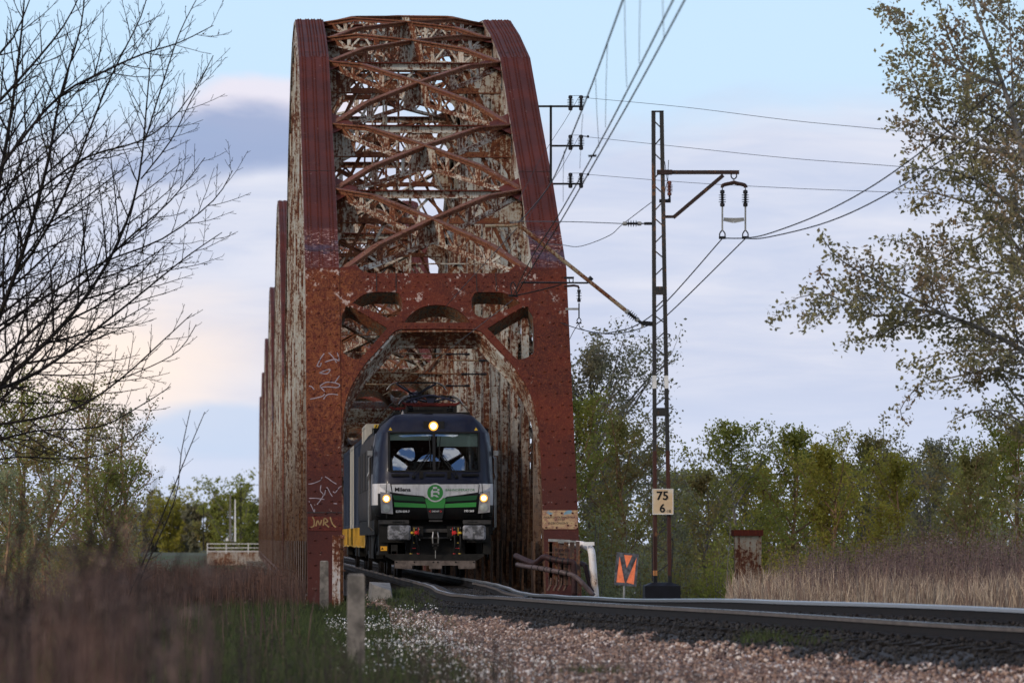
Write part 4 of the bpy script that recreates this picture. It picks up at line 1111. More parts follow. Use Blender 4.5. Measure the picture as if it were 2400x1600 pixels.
drv = link('person', pm_); drv.location = (dx0, dy0, dz0); tag(drv, 'driver in a dark jacket sitting behind the left windscreen pane', 'person')
mb = MB(); mb.lathe((0, -.015, .80), (0, 0, 1), [(0, .092), (.05, .095), (.10, .075), (.13, .03), (.135, .001)], 12); mb.build('hair', M['lettb'], drv)
mb = MB(); mb.box(-.25, .25, -.25, .25, -.17, -.11); mb.box(-.24, .24, .2, .28, -.12, .6); mb.box(-.06, .06, -.06, .06, -.47, -.17)
o = mb.build('driver_seat', M['frame'], loco); o.location = (dx0 - TX, dy0 - DF, dz0 - .02)

# containers and flat wagons ---------------------------------
def corr(name, c):
    m, s, b = newmat(name); P = pos(s); n = s.noise(P, 2.5, 6, .6); s.put(b.inputs['Base Color'], s.mix(s.rmp(n, .3, .7), c, tuple(x * .8 for x in c))); b.inputs['Roughness'].default_value = .8; b.inputs['Specular IOR Level'].default_value = .15; return m
M['ccream'] = corr('cream_container', (.42, .39, .34)); M['cblue'] = corr('blue_grey_container', (.030, .038, .060))
CX = TX
def container(y0, L, H, mat, label, zb=1.28):
    c = empty('shipping_container', (CX, y0, zb)); tag(c, label, 'container', 'containers on the wagons behind the locomotive')
    W = 1.22; mb = MB()
    for sx in (-1, 1):      # trapezoid corrugation
        y = .1; pts = []
        while y < L - .1:
            pts += [(y, 0), (y + .07, 0), (y + .10, .036), (y + .17, .036), (y + .2, .036)]; y += .27
        pts = pts; xo = W - .01
        for i in range(len(pts) - 1):
            a, b_ = pts[i], pts[i + 1]
            if b_[0] <= a[0]: continue
            mb.add([(sx * (xo - a[1]), a[0], .12), (sx * (xo - b_[1]), b_[0], .12), (sx * (xo - b_[1]), b_[0], H - .1), (sx * (xo - a[1]), a[0], H - .1)], [(0, 1, 2, 3)])
    mb.box(-W + .05, W - .05, .08, L - .08, .1, H - .05)
    mb.build('side_wall', mat, c)
    mb = MB()
    for sx in (-1, 1):
        for y in (0, L - .16): mb.box(sx * W - (.16 if sx > 0 else 0), sx * W + (0 if sx > 0 else .16), y, y + .16, 0, H)
        mb.box(sx * W - (.08 if sx > 0 else 0), sx * W + (0 if sx > 0 else .08), .16, L - .16, 0, .12); mb.box(sx * W - (.06 if sx > 0 else 0), sx * W + (0 if sx > 0 else .06), .16, L - .16, H - .1, H - .0)
    for y in (0.002, L - .12): mb.box(-W + .16, W - .16, y, y + .118, 0, .16); mb.box(-W + .16, W - .16, y, y + .118, H - .12, H - .001)
    mb.build('frame', mat, c)
    return c
c1 = container(159.0, 6.06, 2.9, M['ccream'], 'tall cream container directly behind the locomotive with a black and yellow top corner')
mb = MB(); 
for i in range(5): mb.prism([(-.98 + i * .07, -.004, 2.79), (-.94 + i * .07, -.004, 2.79), (-.90 + i * .07, -.004, 2.87), (-.94 + i * .07, -.004, 2.87)], (0, .003, 0), m=i % 2 * 0)
mb.box(-1.0, -.6, -.001, .0, 2.78, 2.88, 1); mb.build('warning_stripe', [M['lettb'], M['yelp']], c1)
container(165.3, 12.19, 2.6, M['cblue'], 'long blue-grey container, first one seen behind the cream one')
container(177.8, 6.06, 2.6, M['ccream'], 'cream container between the two blue-grey ones')
container(184.1, 12.19, 2.6, M['cblue'], 'blue-grey container farthest back beside the left portal leg')
for wi, (y0, L) in enumerate(((158.2, 19.4), (178.2, 19.0))):
    wg = empty('flat_wagon', (CX, y0, 0)); tag(wg, ('yellow flat wagon with numbered end panel right behind the locomotive', 'second yellow flat wagon under the rear containers')[wi], 'wagon', 'yellow container wagons')
    mb = MB()
    for sx in (-1, 1):
        mb.box(sx * 1.22 - .05, sx * 1.22 + .05, .1, L - .1, 1.02, 1.24, 0)
        # deep fishbelly side sill
        poly = [(sx * 1.20, .6, 1.02), (sx * 1.20, L - .6, 1.02), (sx * 1.20, L - 2.6, .74), (sx * 1.20, 2.6, .74)]
        mb.prism(poly, (.03, 0, 0), 0)
        mb.prism([(sx * 1.30, 2.2, .71), (sx * 1.05, 2.2, .71), (sx * 1.05, L - 2.2, .71), (sx * 1.30, L - 2.2, .71)], (0, 0, .03), 0)
        for y in (.3, 2.5, 6, 9.5, 13, 16.4, L - .6): mb.box(sx * 1.32 - .04, sx * 1.32 + .04, y, y + .12, .76, 1.28, 0)
        for y in (.2, 6.1, 7.2, L - .5): mb.box(sx * 1.18 - .1, sx * 1.18 + .1, y, y + .2, 1.24, 1.275, 0)
    mb.box(-1.27, 1.27, .0, .1, .72, 1.24, 0); mb.box(-1.2, 1.2, .1, L - .1, 1.06, 1.2, 0)
    fixn(mb.build('frame', M['yellow'], wg))
    me = text_mesh('33 51', .12, .002, 'LEFT'); me.transform(Matrix.Translation((-1.25, -.006, 1.08)) @ Matrix.Rotation(math.pi / 2, 4, 'X')); me.materials.clear(); me.materials.append(M['lettb']); link('number_lettering', me, wg)
    me = text_mesh('PKPC-EU Sgns', .09, .002, 'LEFT'); me.transform(Matrix.Translation((-1.25, -.006, .93)) @ Matrix.Rotation(math.pi / 2, 4, 'X')); me.materials.clear(); me.materials.append(M['lettb']); link('number_lettering', me, wg)
    mb = MB(); mb.tube([(-1.05, -.04, 1.15), (-1.0, -.08, 1.05), (-1.08, -.08, 1.0)], .03, 8); mb.lathe((-1.05, -.06, 1.08), (0, -1, 0), [(0, .07), (.05, .05)], 8); mb.build('brake_lever', M['redp'], wg)
    for yb in (2.2, L - 2.2):
        mb = MB()
        for sg in (-1, 1):
            mb.box(sg * 1.02 - .08, sg * 1.02 + .08, yb - 1.2, yb + 1.2, .42, .70, 0)
            for yy in (-.9, .9): mb.lathe((sg * .76, yb + yy, .46), (sg, 0, 0), [(-.06, .44), (-.05, .48), (.0, .47), (.06, .46), (.07, .2), (.3, .12)], 20, 1)
        for yy in (-.9, .9): mb.tube([(-.75, yb + yy, .46), (.75, yb + yy, .46)], .08, 8, 1)
        mb.build('bogie', [M['frame'], M['rail']], wg)
# ------------------------------------------------------------------ line-side things
def shifted(mb, base):
    b = Vector(base); mb.v = [(x - b.x, y - b.y, z - b.z) for x, y, z in mb.v]; return mb
def bt(mb, name, mats, root): return shifted(mb, root.location).build(name, mats, root)
def solo(mb, name, mats, base, label, cat, group=None, kind=None):
    o = shifted(mb, base).build(name, mats); o.location = base; return tag(o, label, cat, group, kind)
M['mast'] = rusty('mast_paint', (.026, .025, .024), .2, (.035, .032, .03), .6, 4., .7)
M['mastr'] = rusty('mast_rust', (.055, .020, .014), .15, (.04, .016, .012), .6, 14., .7)
M['sbeam'] = rusty('bracket_rust', (.035, .016, .013), .12, (.03, .017, .014), .3, 6.)
M['wire'] = plain('copper_wire_black', (.018, .018, .020), .5, var=.1)
M['dropper'] = plain('dropper_wire', (.12, .12, .13), .4, var=.1)
M['porc'] = plain('dark_porcelain', (.020, .018, .020), .25, var=.2)
M['cap'] = plain('insulator_cap', (.20, .20, .19), .5)
M['porcb'] = plain('brown_porcelain', (.16, .06, .045), .35, var=.2)
M['whitep'] = plain('white_paint', (.62, .60, .57), .6, var=.1)
M['tube'] = rusty('tube_rust', (.24, .20, .14), .45, (.17, .13, .08), .3, 2., .6, 2.)

def insul(mb, p, q, r=.055, n=4, core=0, cap=1):
    """insulator between p and q: caps at both ends, sheds in the middle"""
    p, q = Vector(p), Vector(q); L = (q - p).length; ax = (q - p) / L
    mb.lathe(p, ax, [(0, r * .35), (L * .04, r * .75), (L * .20, r * .8), (L * .24, r * .5)], 12, cap)
    mb.lathe(p, ax, [(L * .76, r * .5), (L * .80, r * .8), (L * .96, r * .75), (L, r * .35)], 12, cap)
    mb.lathe(p, ax, [(L * .2, r * .45), (L * .8, r * .45)], 12, core)
    for i in range(n):
        d = L * (.30 + .40 * i / max(1, n - 1)); mb.lathe(p, ax, [(d - .008, r * .5), (d, r * 1.25), (d + .006, r * 1.2), (d + .014, r * .5)], 12, core)

# mast ---------------------------------------------------------
DM = 101.0
mroot = empty('catenary_mast', at(1550, 1386, DM)); tag(mroot, 'tall lattice mast carrying the overhead line, on a black base right of the track', 'mast')
kx = DM / F
mb = MB()
def leg(x0, y0, x1, y1, wpx, m): mb.beam(at(x0, y0, DM), at(x1, y1, DM), wpx * kx, .12, up=(0, 1, 0), m=m)
Lt, Lb = (1531.5, 260), (1535.5, 1362); Rt, Rb = (1550.5, 260), (1570, 1362)
def lp(a, b_, y): u = (y - a[1]) / (b_[1] - a[1]); return (a[0] + (b_[0] - a[0]) * u, y)
for T, B__ in ((Lt, Lb), (Rt, Rb)):
    for y0, y1, mt in ((260, 880, 0), (880, 910, 2), (910, 1056, 0), (1056, 1336, 1), (1336, 1348, 3), (1348, 1366, 4)):
        if y0 == 1336 and T is Rt: mt = 1
        a, b_ = lp(T, B__, y0), lp(T, B__, y1); leg(*a, *b_, 8.8, mt)
mb.beam(at(1527, 261.5, DM), at(1555, 261.5, DM), .12, 3 * kx, m=0)
orange = plain('orange_band', (.42, .16, .04), .6)
y = 282; i = 0
while y < 1340:
    y2 = y + 20 + 0 * i
    if not (985 > y > 945 or 680 > y > 650 or 1210 > y > 1140):
        a, b_ = (lp(Lt, Lb, y), lp(Rt, Rb, y2)) if i % 2 == 0 else (lp(Lt, Lb, y2 + 4), lp(Rt, Rb, y))
        mb.beam(at(a[0], a[1], DM - .05), at(b_[0], b_[1], DM - .05), .022, .014, up=(0, 1, 0), m=0)
    y += 38 if y < 1200 else 44; i += 1
for y, h in ((681, 20), (965, 20)): mb.beam(at(lp(Lt, Lb, y)[0], y, DM - .062), at(lp(Rt, Rb, y)[0], y, DM - .062), h * kx, .012, up=(0, 1, 0), m=0)
bt(mb, 'lattice_shaft', [M['mast'], M['mastr'], M['whitep'], orange, M['black']], mroot)
mb = MB()
for y in (787, 1063): mb.tube([at(1563, y - 4, DM), at(1569, y - 4, DM), at(1570, y + 3, DM), at(1563, y + 4, DM)], .012, 6)
mb.tube(catmull([at(1572, 1262, DM - .1), at(1577, 1266, DM - .1), at(1576, 1300, DM - .1), at(1573, 1345, DM - .1)], 3), .010, 6); mb.tube([at(1528, 1250, DM - .1), at(1529, 1360, DM - .1)], .012, 6)
bt(mb, 'cable_clip', [M['black']], mroot)
mb = MB(); a, b_ = at(1509, 1372, DM), at(1592, 1400, DM)
mb.box(a.x, b_.x, DM - .32, DM + .32, b_.z - .4, a.z, 0); q = .05
mb.hexa([(a.x, DM - .32, a.z), (b_.x, DM - .32, a.z), (b_.x, DM + .32, a.z), (a.x, DM + .32, a.z), (a.x + .14, DM - .18, a.z + .06), (b_.x - .14, DM - .18, a.z + .06), (b_.x - .14, DM + .18, a.z + .06), (a.x + .14, DM + .18, a.z + .06)])
bt(mb, 'base', [plain('black_base_paint', (.005, .005, .008), .55)], mroot)
# kilometre board
mb = MB(); a, b_ = at(1528, 1145, DM), at(1577, 1205, DM)
mb.box(a.x, b_.x, DM - .115, DM - .10, b_.z, a.z, 0)
mb.box(a.x, b_.x, DM - .119, DM - .1151, a.z - .012, a.z, 1); mb.box(a.x, b_.x, DM - .119, DM - .1151, b_.z, b_.z + .012, 1); mb.box(a.x, a.x + .012, DM - .119, DM - .1151, b_.z + .012, a.z - .012, 1); mb.box(b_.x - .012, b_.x, DM - .119, DM - .1151, b_.z + .012, a.z - .012, 1)
m, s, bs = newmat('board_face'); P = pos(s); s.put(bs.inputs['Base Color'], s.mix(s.rmp(s.noise(P, 2.2, 4, .5), .35, .65), (.56, .50, .40), (.50, .35, .20))); M['board'] = m
board = bt(mb, 'kilometre_board', [M['board'], M['whitep']], mroot)
def wtext(txt_, px0, px1, py, hpx, Y, mat, root, name, bold=0.):
    me = text_mesh(txt_, 1., .0015, 'LEFT', 1., bold); p0, p1 = at(px0, py, Y), at(px1, py, Y)
    xs = [v.co.x for v in me.vertices]; ys = [v.co.y for v in me.vertices]; H = hpx * Y / F
    for v in me.vertices: v.co.x = (v.co.x - min(xs)) / 1 * 1 if False else v.co.x
    mx, Mx, my, My = min(xs), max(xs), min(ys), max(ys); rl = root.matrix_world.translation if False else Vector((0, 0, 0))
    par = root
    while par is not None: rl = rl + par.location; par = par.parent
    for v in me.vertices: v.co.x = (v.co.x - mx) / (Mx - mx) * (p1.x - p0.x) + p0.x - rl.x; v.co.y = (v.co.y - my) / (My - my) * H - H / 2
    me.transform(Matrix.Translation((0, Y - rl.y, p0.z - rl.z)) @ Matrix.Rotation(math.pi / 2, 4, 'X')); me.materials.clear(); me.materials.append(mat); return link(name, me, root)
wtext('75', 1539, 1566, 1161, 21, DM - .119, M['lettb'], board, 'board_number', .025); wtext('6', 1546, 1559, 1190, 21, DM - .119, M['lettb'], board, 'board_number', .025); wtext('-18', 1560, 1572, 1197, 7, DM - .119, M['lettb'], board, 'board_number')
# right arm with twin insulator string
mb = MB(); mb.beam(at(1552, 404, DM), at(1732, 404, DM), .10, 9 * kx, m=0); mb.beam(at(1695, 411, DM), at(1578, 510, DM), 9 * kx, .06, up=(0, 1, 0), m=1); mb.beam(at(1556, 508, DM), at(1582, 508, DM), .05, .05, m=0); mb.beam(at(1540, 404, DM), at(1575, 404, DM), .16, 11 * kx, m=0)
bt(mb, 'arm', [M['sbeam'], M['sbeam']], mroot)
def hanger(root, px, D, left_only=False, name='insulator_string'):
    """yoke, two insulators, straps and clamps; px0 = x of the hook"""
    k = D / F; mb = MB(); x, y = px
    mb.tube(catmull([at(x - 6, y - 6, D), at(x - 6, y + 2, D), at(x, y + 7, D), at(x + 6, y + 2, D), at(x + 6, y - 6, D)], 3), .012, 6, m=1)
    mb.tube([at(x, y + 6, D), at(x, y + 14, D)], .01, 6, m=1)
    mb.tube(catmull([at(x - 27, y + 27, D), at(x - 25, y + 21, D), at(x - 8, y + 17, D), at(x, y + 15, D), at(x + 8, y + 17, D), at(x + 25, y + 21, D), at(x + 28, y + 27, D)], 3), .035, 6, m=2)
    for dx in (-27, 27):
        insul(mb, at(x + dx, y + 32, D), at(x + dx, y + 72, D), .055, 4, 0, 0)
        mb.tube([at(x + dx, y + 25, D), at(x + dx, y + 33, D)], .01, 6, m=1); mb.beam(at(x + dx, y + 72, D), at(x + dx, y + 128, D), .028, .05, up=(0, 1, 0), m=3)
        mb.tube(catmull([at(x + dx, y + 126, D), at(x + dx - 6, y + 134, D), at(x + dx - 6, y + 142, D)], 3), .012, 6, m=1); mb.tube(catmull([at(x + dx, y + 126, D), at(x + dx + 6, y + 134, D), at(x + dx + 6, y + 142, D)], 3), .012, 6, m=1)
        mb.beam(at(x + dx - 8, y + 144, D), at(x + dx + 8, y + 144, D), .05, .05, m=1)
    mb.beam(at(x - 24, y + 101, D), at(x, y + 104, D), .02, 8 * k, m=3, h2=12 * k); mb.beam(at(x, y + 104, D), at(x + 24, y + 101, D), .02, 12 * k, m=3, h2=8 * k)
    return bt(mb, name, [M['porc'], M['black'], M['sbeam'], M['cap']], root)
hanger(mroot, (1720, 413), DM)
# surge arrester on the mast
mb = MB(); insul(mb, at(1569, 459, DM), at(1569, 424, DM), .05, 5, 0, 1)
for e in ((1558, 379, 1564, 424), (1567, 375, 1565, 424)): mb.tube([at(e[0], e[1], DM), at(e[2], e[3], DM)], .006, 5, m=2)
mb.beam(at(1545, 471, DM), at(1572, 471, DM), .06, 8 * kx, m=2); mb.tube([at(1569, 459, DM), at(1570, 466, DM), at(1560, 473, DM)], .022, 6, m=2); mb.tube([at(1555, 473, DM), at(1560, 440, DM), at(1564, 426, DM)], .006, 5, m=2)
bt(mb, 'surge_arrester', [M['porcb'], M['porcb'], M['black']], mroot)
# cantilever towards the track
mb = MB(); A1, A2 = at(1503, 757, DM), at(1215, 526, DM); c0 = at(1466, 727, DM)
mb.tube([c0, A2], .036, 10, m=0); insul(mb, at(1497, 752, DM), at(1466, 727, DM), .06, 4, 1, 2)
mb.tube([at(1497, 752, DM), at(1508, 760, DM)], .03, 8, m=1); mb.beam(at(1506, 757, DM), at(1530, 759, DM), .07, .08, m=1); mb.beam(at(1506, 753, DM), at(1506, 768, DM), .05, .03, up=(0, 1, 0), m=2)
mb.tube([at(1137, 530, DM), at(1195, 529, DM), at(1222, 525, DM)], .030, 8, m=0); mb.tube([at(1379, 663, DM), at(1222, 662, DM)], .017, 8, m=1); mb.tube([at(1379, 663, DM), at(1384, 655, DM)], .03, 8, m=1)
mb.tube([at(1382, 655, DM), at(1387, 650, DM)], .045, 8, m=1)
mb.tube(catmull([at(1316, 666, DM), at(1290, 674, DM), at(1240, 686, DM), at(1212, 692, DM)], 3), .012, 6, m=1)
mb.tube(catmull([at(1200, 692, DM), at(1197, 670, DM), at(1203, 661, DM), at(1209, 672, DM), at(1210, 690, DM)], 3), .010, 6, m=1); mb.beam(at(1192, 692, DM), at(1214, 694, DM), .05, .04, m=1)
bt(mb, 'cantilever', [M['tube'], M['black'], M['cap']], mroot)
mb = MB(); insul(mb, at(1459, 524, DM), at(1504, 524, DM), .05, 4, 0, 1); mb.tube([at(1504, 524, DM), at(1513, 524, DM)], .012, 6, m=2); mb.beam(at(1510, 524, DM), at(1530, 524, DM), .05, .05, m=2)
bt(mb, 'stay_insulator', [M['porc'], M['cap'], M['black']], mroot)

# wires -----------------------------------------------------------
def wire(pts, r, label, group=None, name='wire', mat='wire', cat='wire', n=6):
    P3 = [at(*p) if len(p) == 3 else Vector(p) for p in pts]; P3 = [Vector(q) for q in catmull([tuple(p) for p in P3], n)]
    mb = MB(); mb.tube(P3, r, 5); return solo(mb, name, [M[mat]], P3[0], label, cat, group)
wire([(1195, 522, 101), (1215, 520.5, 101), (1250, 484, 96), (1293.5, 425, 89), (1341, 314.5, 77), (1394.4, 180, 66), (1460, 0, 55), (1500, -110, 50)], .010, 'catenary messenger wire, leftmost of the three lines rising from the bridge mouth', name='messenger_wire')
wire([(1203, 692, 101), (1250, 597, 95), (1307, 508, 88), (1404, 338, 74), (1487, 180, 63), (1578, 0, 54), (1640, -120, 49)], .0095, 'left one of the close pair of contact wires rising to the top edge', name='contact_wire')
wire([(1209, 692, 101), (1261, 604, 95), (1318, 512, 88), (1420, 335, 74), (1508, 180, 63), (1605, 0, 54), (1668, -120, 49)], .0095, 'right one of the close pair of contact wires rising to the top edge', name='contact_wire')
g_ = 'dropper wires of the catenary'
for i, (a, b_) in enumerate((((1322, 354, 79), (1320, 473, 84)), ((1366, 268, 72), (1359, 395, 79)), ((1396, 185, 66), (1404, 347, 73)), ((1424, 100, 61), (1419, 299, 72)), ((1464, 0, 55), (1469, 205, 65)), ((1502, -60, 52), (1498, 150, 61)), ((1553, -60, 50), (1556, 92, 57)))):
    wire([a, ((a[0] + b_[0]) / 2 - 1, (a[1] + b_[1]) / 2, (a[2] + b_[2]) / 2), b_], .0035, 'thin grey dropper number %s from the bridge, hanging to the contact wires' % ('one', 'two', 'three', 'four', 'five', 'six', 'seven')[i] if False else ('lowest', 'second lowest', 'third lowest', 'middle', 'third highest', 'second highest', 'highest')[i] + ' thin grey dropper wire hanging between the rising lines', g_, 'dropper_wire', 'dropper', 'wire', 2)
mbx = MB(); mbx.beam(at(1379, 366, 75.5), at(1398, 365, 75.5), .02, .03); solo(mbx, 'wire_spacer', [M['black']], at(1379, 366, 75.5), 'short dark spacer joining the two contact wires', 'wire spacer')
fg = 'thin feeder wires from the bridge brackets'
wire([(1366, 229, 139), (1600, 251, 120), (1850, 282, 108), (2085, 305, 100), (2450, 345, 90)], .0055, 'top one of three thin feeder wires running right behind the tree', fg, 'feeder_wire')
wire([(1366, 320, 139), (1600, 345, 120), (1850, 371, 108), (2090, 389, 100), (2450, 420, 90)], .0055, 'middle one of three thin feeder wires running right behind the tree', fg, 'feeder_wire')
wire([(1366, 408, 139), (1600, 427, 120), (1850, 441, 108), (2120, 452, 100), (2450, 470, 90)], .0055, 'bottom one of three thin feeder wires running right behind the tree', fg, 'feeder_wire')
wire([(1692, 560, 101), (1562, 707, 102), (1495, 760, 104), (1440, 777, 108), (1400, 781, 112), (1362, 770, 120), (1357, 757, 127)], .011, 'thick slack cable from the left insulator clamp down to the bridge post', 'thick slack cables', 'feeder_cable')
wire([(1746, 560, 101), (1562, 740, 102), (1520, 762, 103), (1470, 778, 106), (1420, 782, 110), (1370, 774, 118), (1330, 762, 130), (1300, 750, 134)], .011, 'thick slack cable from the right insulator clamp passing behind the bridge post', 'thick slack cables', 'feeder_cable')
wire([(1692, 558, 101), (1746, 558, 101), (1800, 548, 97), (1915, 505, 91), (2030, 445, 86), (2144, 367, 82), (2259, 275, 78), (2400, 143, 74), (2460, 80, 72)], .011, 'upper one of two thick cables climbing right across the leafy tree', 'thick slack cables', 'feeder_cable')
wire([(1746, 559, 101), (1800, 556, 97), (1943.5, 519, 91), (2087, 451, 86), (2259, 339, 80), (2400, 224, 75), (2460, 170, 73)], .011, 'lower one of two thick cables climbing right across the leafy tree', 'thick slack cables', 'feeder_cable')
wire([(1459, 524, 101), (1350, 520, 106), (1250, 519, 112), (1195, 519, 116)], .008, 'straight stay wire from the mast insulator to the bridge opening', None, 'stay_wire')
wire([(1527, 474, 101), (1460, 525, 102), (1428, 552, 103), (1361, 577, 105), (1317, 574, 107), (1260, 568, 110), (1225, 545, 112)], .007, 'loose jumper wire sagging from the mast to the bridge opening', None, 'jumper_wire')
wire([(1357, 757, 127), (1345, 775, 128), (1335, 795, 129)], .008, 'short slanting tail cable below the insulator at the right portal post', None, 'feeder_cable')
# wires inside the bridge
for (x, z, r, lb) in ((TX + .05, 6.35, .008, 'messenger wire running on through the inside of the truss'), (TX - .02, 5.22, .007, 'contact wire above the locomotive inside the truss')):
    mb = MB(); mb.tube([(x + .2, 101, z if z < 6 else 6.5), (x, 128, z), (x, 300, z), (x, 640, z)], r, 5); solo(mb, 'contact_wire' if z < 6 else 'messenger_wire', [M['wire']], Vector((x, 128, z)), lb, 'wire')
for k, Y in enumerate((146, 158, 170)):
    mb = MB(); z = 5.55; X2 = XB + HC - .35
    mb.tube([(TX - 1.2, Y, z + .05), (TX + 1.4, Y, z)], .022, 6, 2); insul(mb, (TX + 1.4, Y, z), (X2 - .1, Y, z), .05, 4, 0, 0); mb.tube([(TX - 1.3, Y, z + 1.0), (TX + 1.4, Y, z + .95)], .02, 6, 2); insul(mb, (TX + 1.4, Y, z + .95), (X2 - .1, Y, z + .95), .05, 4, 0, 0)
    mb.tube([(TX, Y, z), (TX - .5, Y, 5.26)], .01, 5, 2)
    solo(mb, 'bridge_cantilever', [M['porc'], M['cap'], M['tube']], Vector((X2, Y, z)), ('first', 'second', 'third')[k] + ' pair of catenary support tubes inside the truss behind the portal', 'cantilever', 'catenary supports inside the truss')

# bracket with insulators on the bridge ---------------------------
DB = 139.6; kb = DB / F
br = empty('insulator_bracket', at(1291, 470, DB)); tag(br, 'black bracket with three arms of paired insulators on the right side of the truss', 'bracket')
mb = MB(); mb.beam(at(1291, 247, DB), at(1291, 560, DB), 5.5 * kb, .06, up=(0, 1, 0))
for y, x0 in ((249.5, 1262), (342, 1291), (431, 1291)): mb.beam(at(x0, y, DB), at(1366, y, DB), .06, 4.5 * kb)
bt(mb, 'frame', [M['black']], br)
for y in (249.5, 342, 431):
    for x in (1337, 1362):
        mb = MB(); insul(mb, at(x, y + 10, DB), at(x, y - 26, DB), .068, 5, 0, 0)
        mb.tube([at(x - 4, y - 24, DB), at(1379, y - 22, DB)], .008, 5) if x > 1350 else mb.tube([at(x, y - 25, DB), at(1362, y - 25, DB)], .006, 5)
        bt(mb, 'insulator', [M['porc']], br)
    mb = MB(); mb.lathe(at(1376, y - 22, DB), (1, 0, 0), [(0, .03), (.03, .035), (.05, .02)], 8); bt(mb, 'wire_clamp', [M['black']], br)
for i, pts in enumerate(([(1358, 226, 139), (1320, 290, 139), (1268, 370, 138), (1215, 470, 136)], [(1358, 318, 139), (1315, 395, 139), (1250, 490, 137), (1195, 590, 135)])):
    wire(pts, .006, ('upper', 'lower')[i] + ' thin slanting wire from the bracket insulators across the right truss', 'thin slanting bracket wires', 'bracket_wire', n=2)
# small bracket at the portal post
DQ = 132.2; hb = empty('post_bracket', at(1331, 650, DQ)); tag(hb, 'small rusty bracket with one hanging insulator at the right portal post', 'bracket')
mb = MB(); kq = DQ / F
mb.beam(at(1322, 651, DQ), at(1345, 651, DQ), .08, 5 * kq, m=0); mb.tube(catmull([at(1334, 654, DQ), at(1335, 661, DQ), at(1339, 663, DQ), at(1343, 660, DQ), at(1343, 654, DQ)], 3), .012, 6, m=0)
mb.tube([at(1322, 671, DQ), at(1345, 669, DQ), at(1355, 671, DQ), at(1357, 677, DQ)], .028, 6, m=1); mb.beam(at(1357, 710, DQ), at(1357, 744, DQ), .03, .04, up=(0, 1, 0), m=0); mb.tube(catmull([at(1357, 744, DQ), at(1352, 751, DQ), at(1357, 757, DQ), at(1362, 751, DQ), at(1357, 744, DQ)], 3), .012, 6, m=0)
mb.beam(at(1325, 724, DQ), at(1356, 724, DQ), .02, 5 * kq, m=2); mb.beam(at(1350, 757, DQ), at(1363, 757, DQ), .04, .03, m=0)
bt(mb, 'hanger', [M['black'], M['sbeam'], M['cap']], hb)
mb = MB(); insul(mb, at(1357, 678, DQ), at(1357, 708, DQ), .055, 3, 0, 0); bt(mb, 'insulator', [M['porc']], hb)

# warning plate on the right post, graffiti ------------------------
def on_post(px, py, lift=.004):
    d = CR @ Vector(((px - 1200.0) / F, -(py - 800.0) / F, -1.0)); o = Vector((0, 0, CZ)); k = (D0 + SL * (o.z + .3) - o.y) / (d.y - SL * d.z)
    return o + d * k + NRM * (lift + .0)
m, s, bs = newmat('plate_ochre'); P = pos(s); n = s.noise(P, 9, 6, .7)
c = s.mix(s.rmp(n, .42, .62), (.27, .17, .075), (.17, .07, .035)); c = s.mix(s.rmp(s.noise(P, 3.0, 3, .5), .60, .64), c, (.10, .17, .20)); s.put(bs.inputs['Base Color'], c); M['ochre'] = m
pl = empty('warning_plate', on_post(1312, 1219)); tag(pl, 'ochre yellow no trespassing plate low on the right portal post', 'sign')
cs = [(1271, 1196), (1354, 1196), (1354, 1236), (1350, 1240), (1275, 1240), (1271, 1236)]
mb = MB(); mb.prism([on_post(x, y, .003) for x, y in reversed(cs)], NRM * .012)
for y in (1201, 1213, 1226, 1236):
    for x in (1279, 1290, 1301, 1326, 1340, 1349): mb.dome(on_post(x + (4 if y in (1213, 1236) else 0), y, .014), NRM, .02, 6)
bt(mb, 'plate', [M['ochre']], pl)
def ptext(t, px0, px1, py, hpx, mat, root, name, bold=0., lift=.018):
    me = text_mesh(t, 1., .001, 'LEFT', 1., bold); xs = [v.co.x for v in me.vertices]; ys = [v.co.y for v in me.vertices]; rl = root.location
    x0, x1, y0, y1 = min(xs), max(xs), min(ys), max(ys)
    for v in me.vertices:
        u = (v.co.x - x0) / (x1 - x0); w_ = (v.co.y - y0) / (y1 - y0) - .5; l = v.co.z
        v.co = on_post(px0 + (px1 - px0) * u, py - w_ * hpx, lift + l) - rl
    me.materials.clear(); me.materials.append(mat); return link(name, me, root)
ptext('NIEUPOWAŻNIONYM', 1275, 1347, 1212, 5.5, M['lettb'], pl, 'plate_lettering'); ptext('WSTĘP', 1300, 1324, 1219, 5, M['lettb'], pl, 'plate_lettering'); ptext('WZBRONIONY', 1284, 1332, 1226.5, 5, M['lettb'], pl, 'plate_lettering')
mb = MB()
def scribble(mb, pts, w_, m=0, lift=.006):
    w_ *= .8
    Q = catmull(pts, 5)
    for a, b_ in zip(Q[:-1], Q[1:]):
        dx, dy = b_[0] - a[0], b_[1] - a[1]; L = math.hypot(dx, dy) or 1; ox, oy = -dy / L * w_, dx / L * w_
        mb.add([on_post(a[0] - ox, a[1] - oy, lift), on_post(b_[0] - ox, b_[1] - oy, lift), on_post(b_[0] + ox, b_[1] + oy, lift), on_post(a[0] + ox, a[1] + oy, lift)], [(0, 1, 2, 3)], m)
def g2(cx, cy): return (600 + cx / 2.94, 500 + cy / 2.94)
tags_ = [[(418, 1055), (445, 1000), (470, 965)], [(418, 1050), (440, 1055), (450, 1030)], [(500, 960), (530, 990), (555, 1030)], [(475, 1025), (505, 1015), (545, 1005), (572, 1015), (560, 960)], [(435, 1100), (470, 1085), (510, 1075), (490, 1105), (440, 1100)],
         [(365, 1190), (385, 1195), (400, 1215)], [(440, 1190), (480, 1165), (530, 1165), (575, 1180), (560, 1200), (500, 1195), (440, 1200)], [(372, 1280), (420, 1270), (465, 1255), (470, 1225), (440, 1195)], [(465, 1280), (490, 1250), (530, 1245), (565, 1250)], [(540, 1170), (575, 1120), (560, 1140)]]
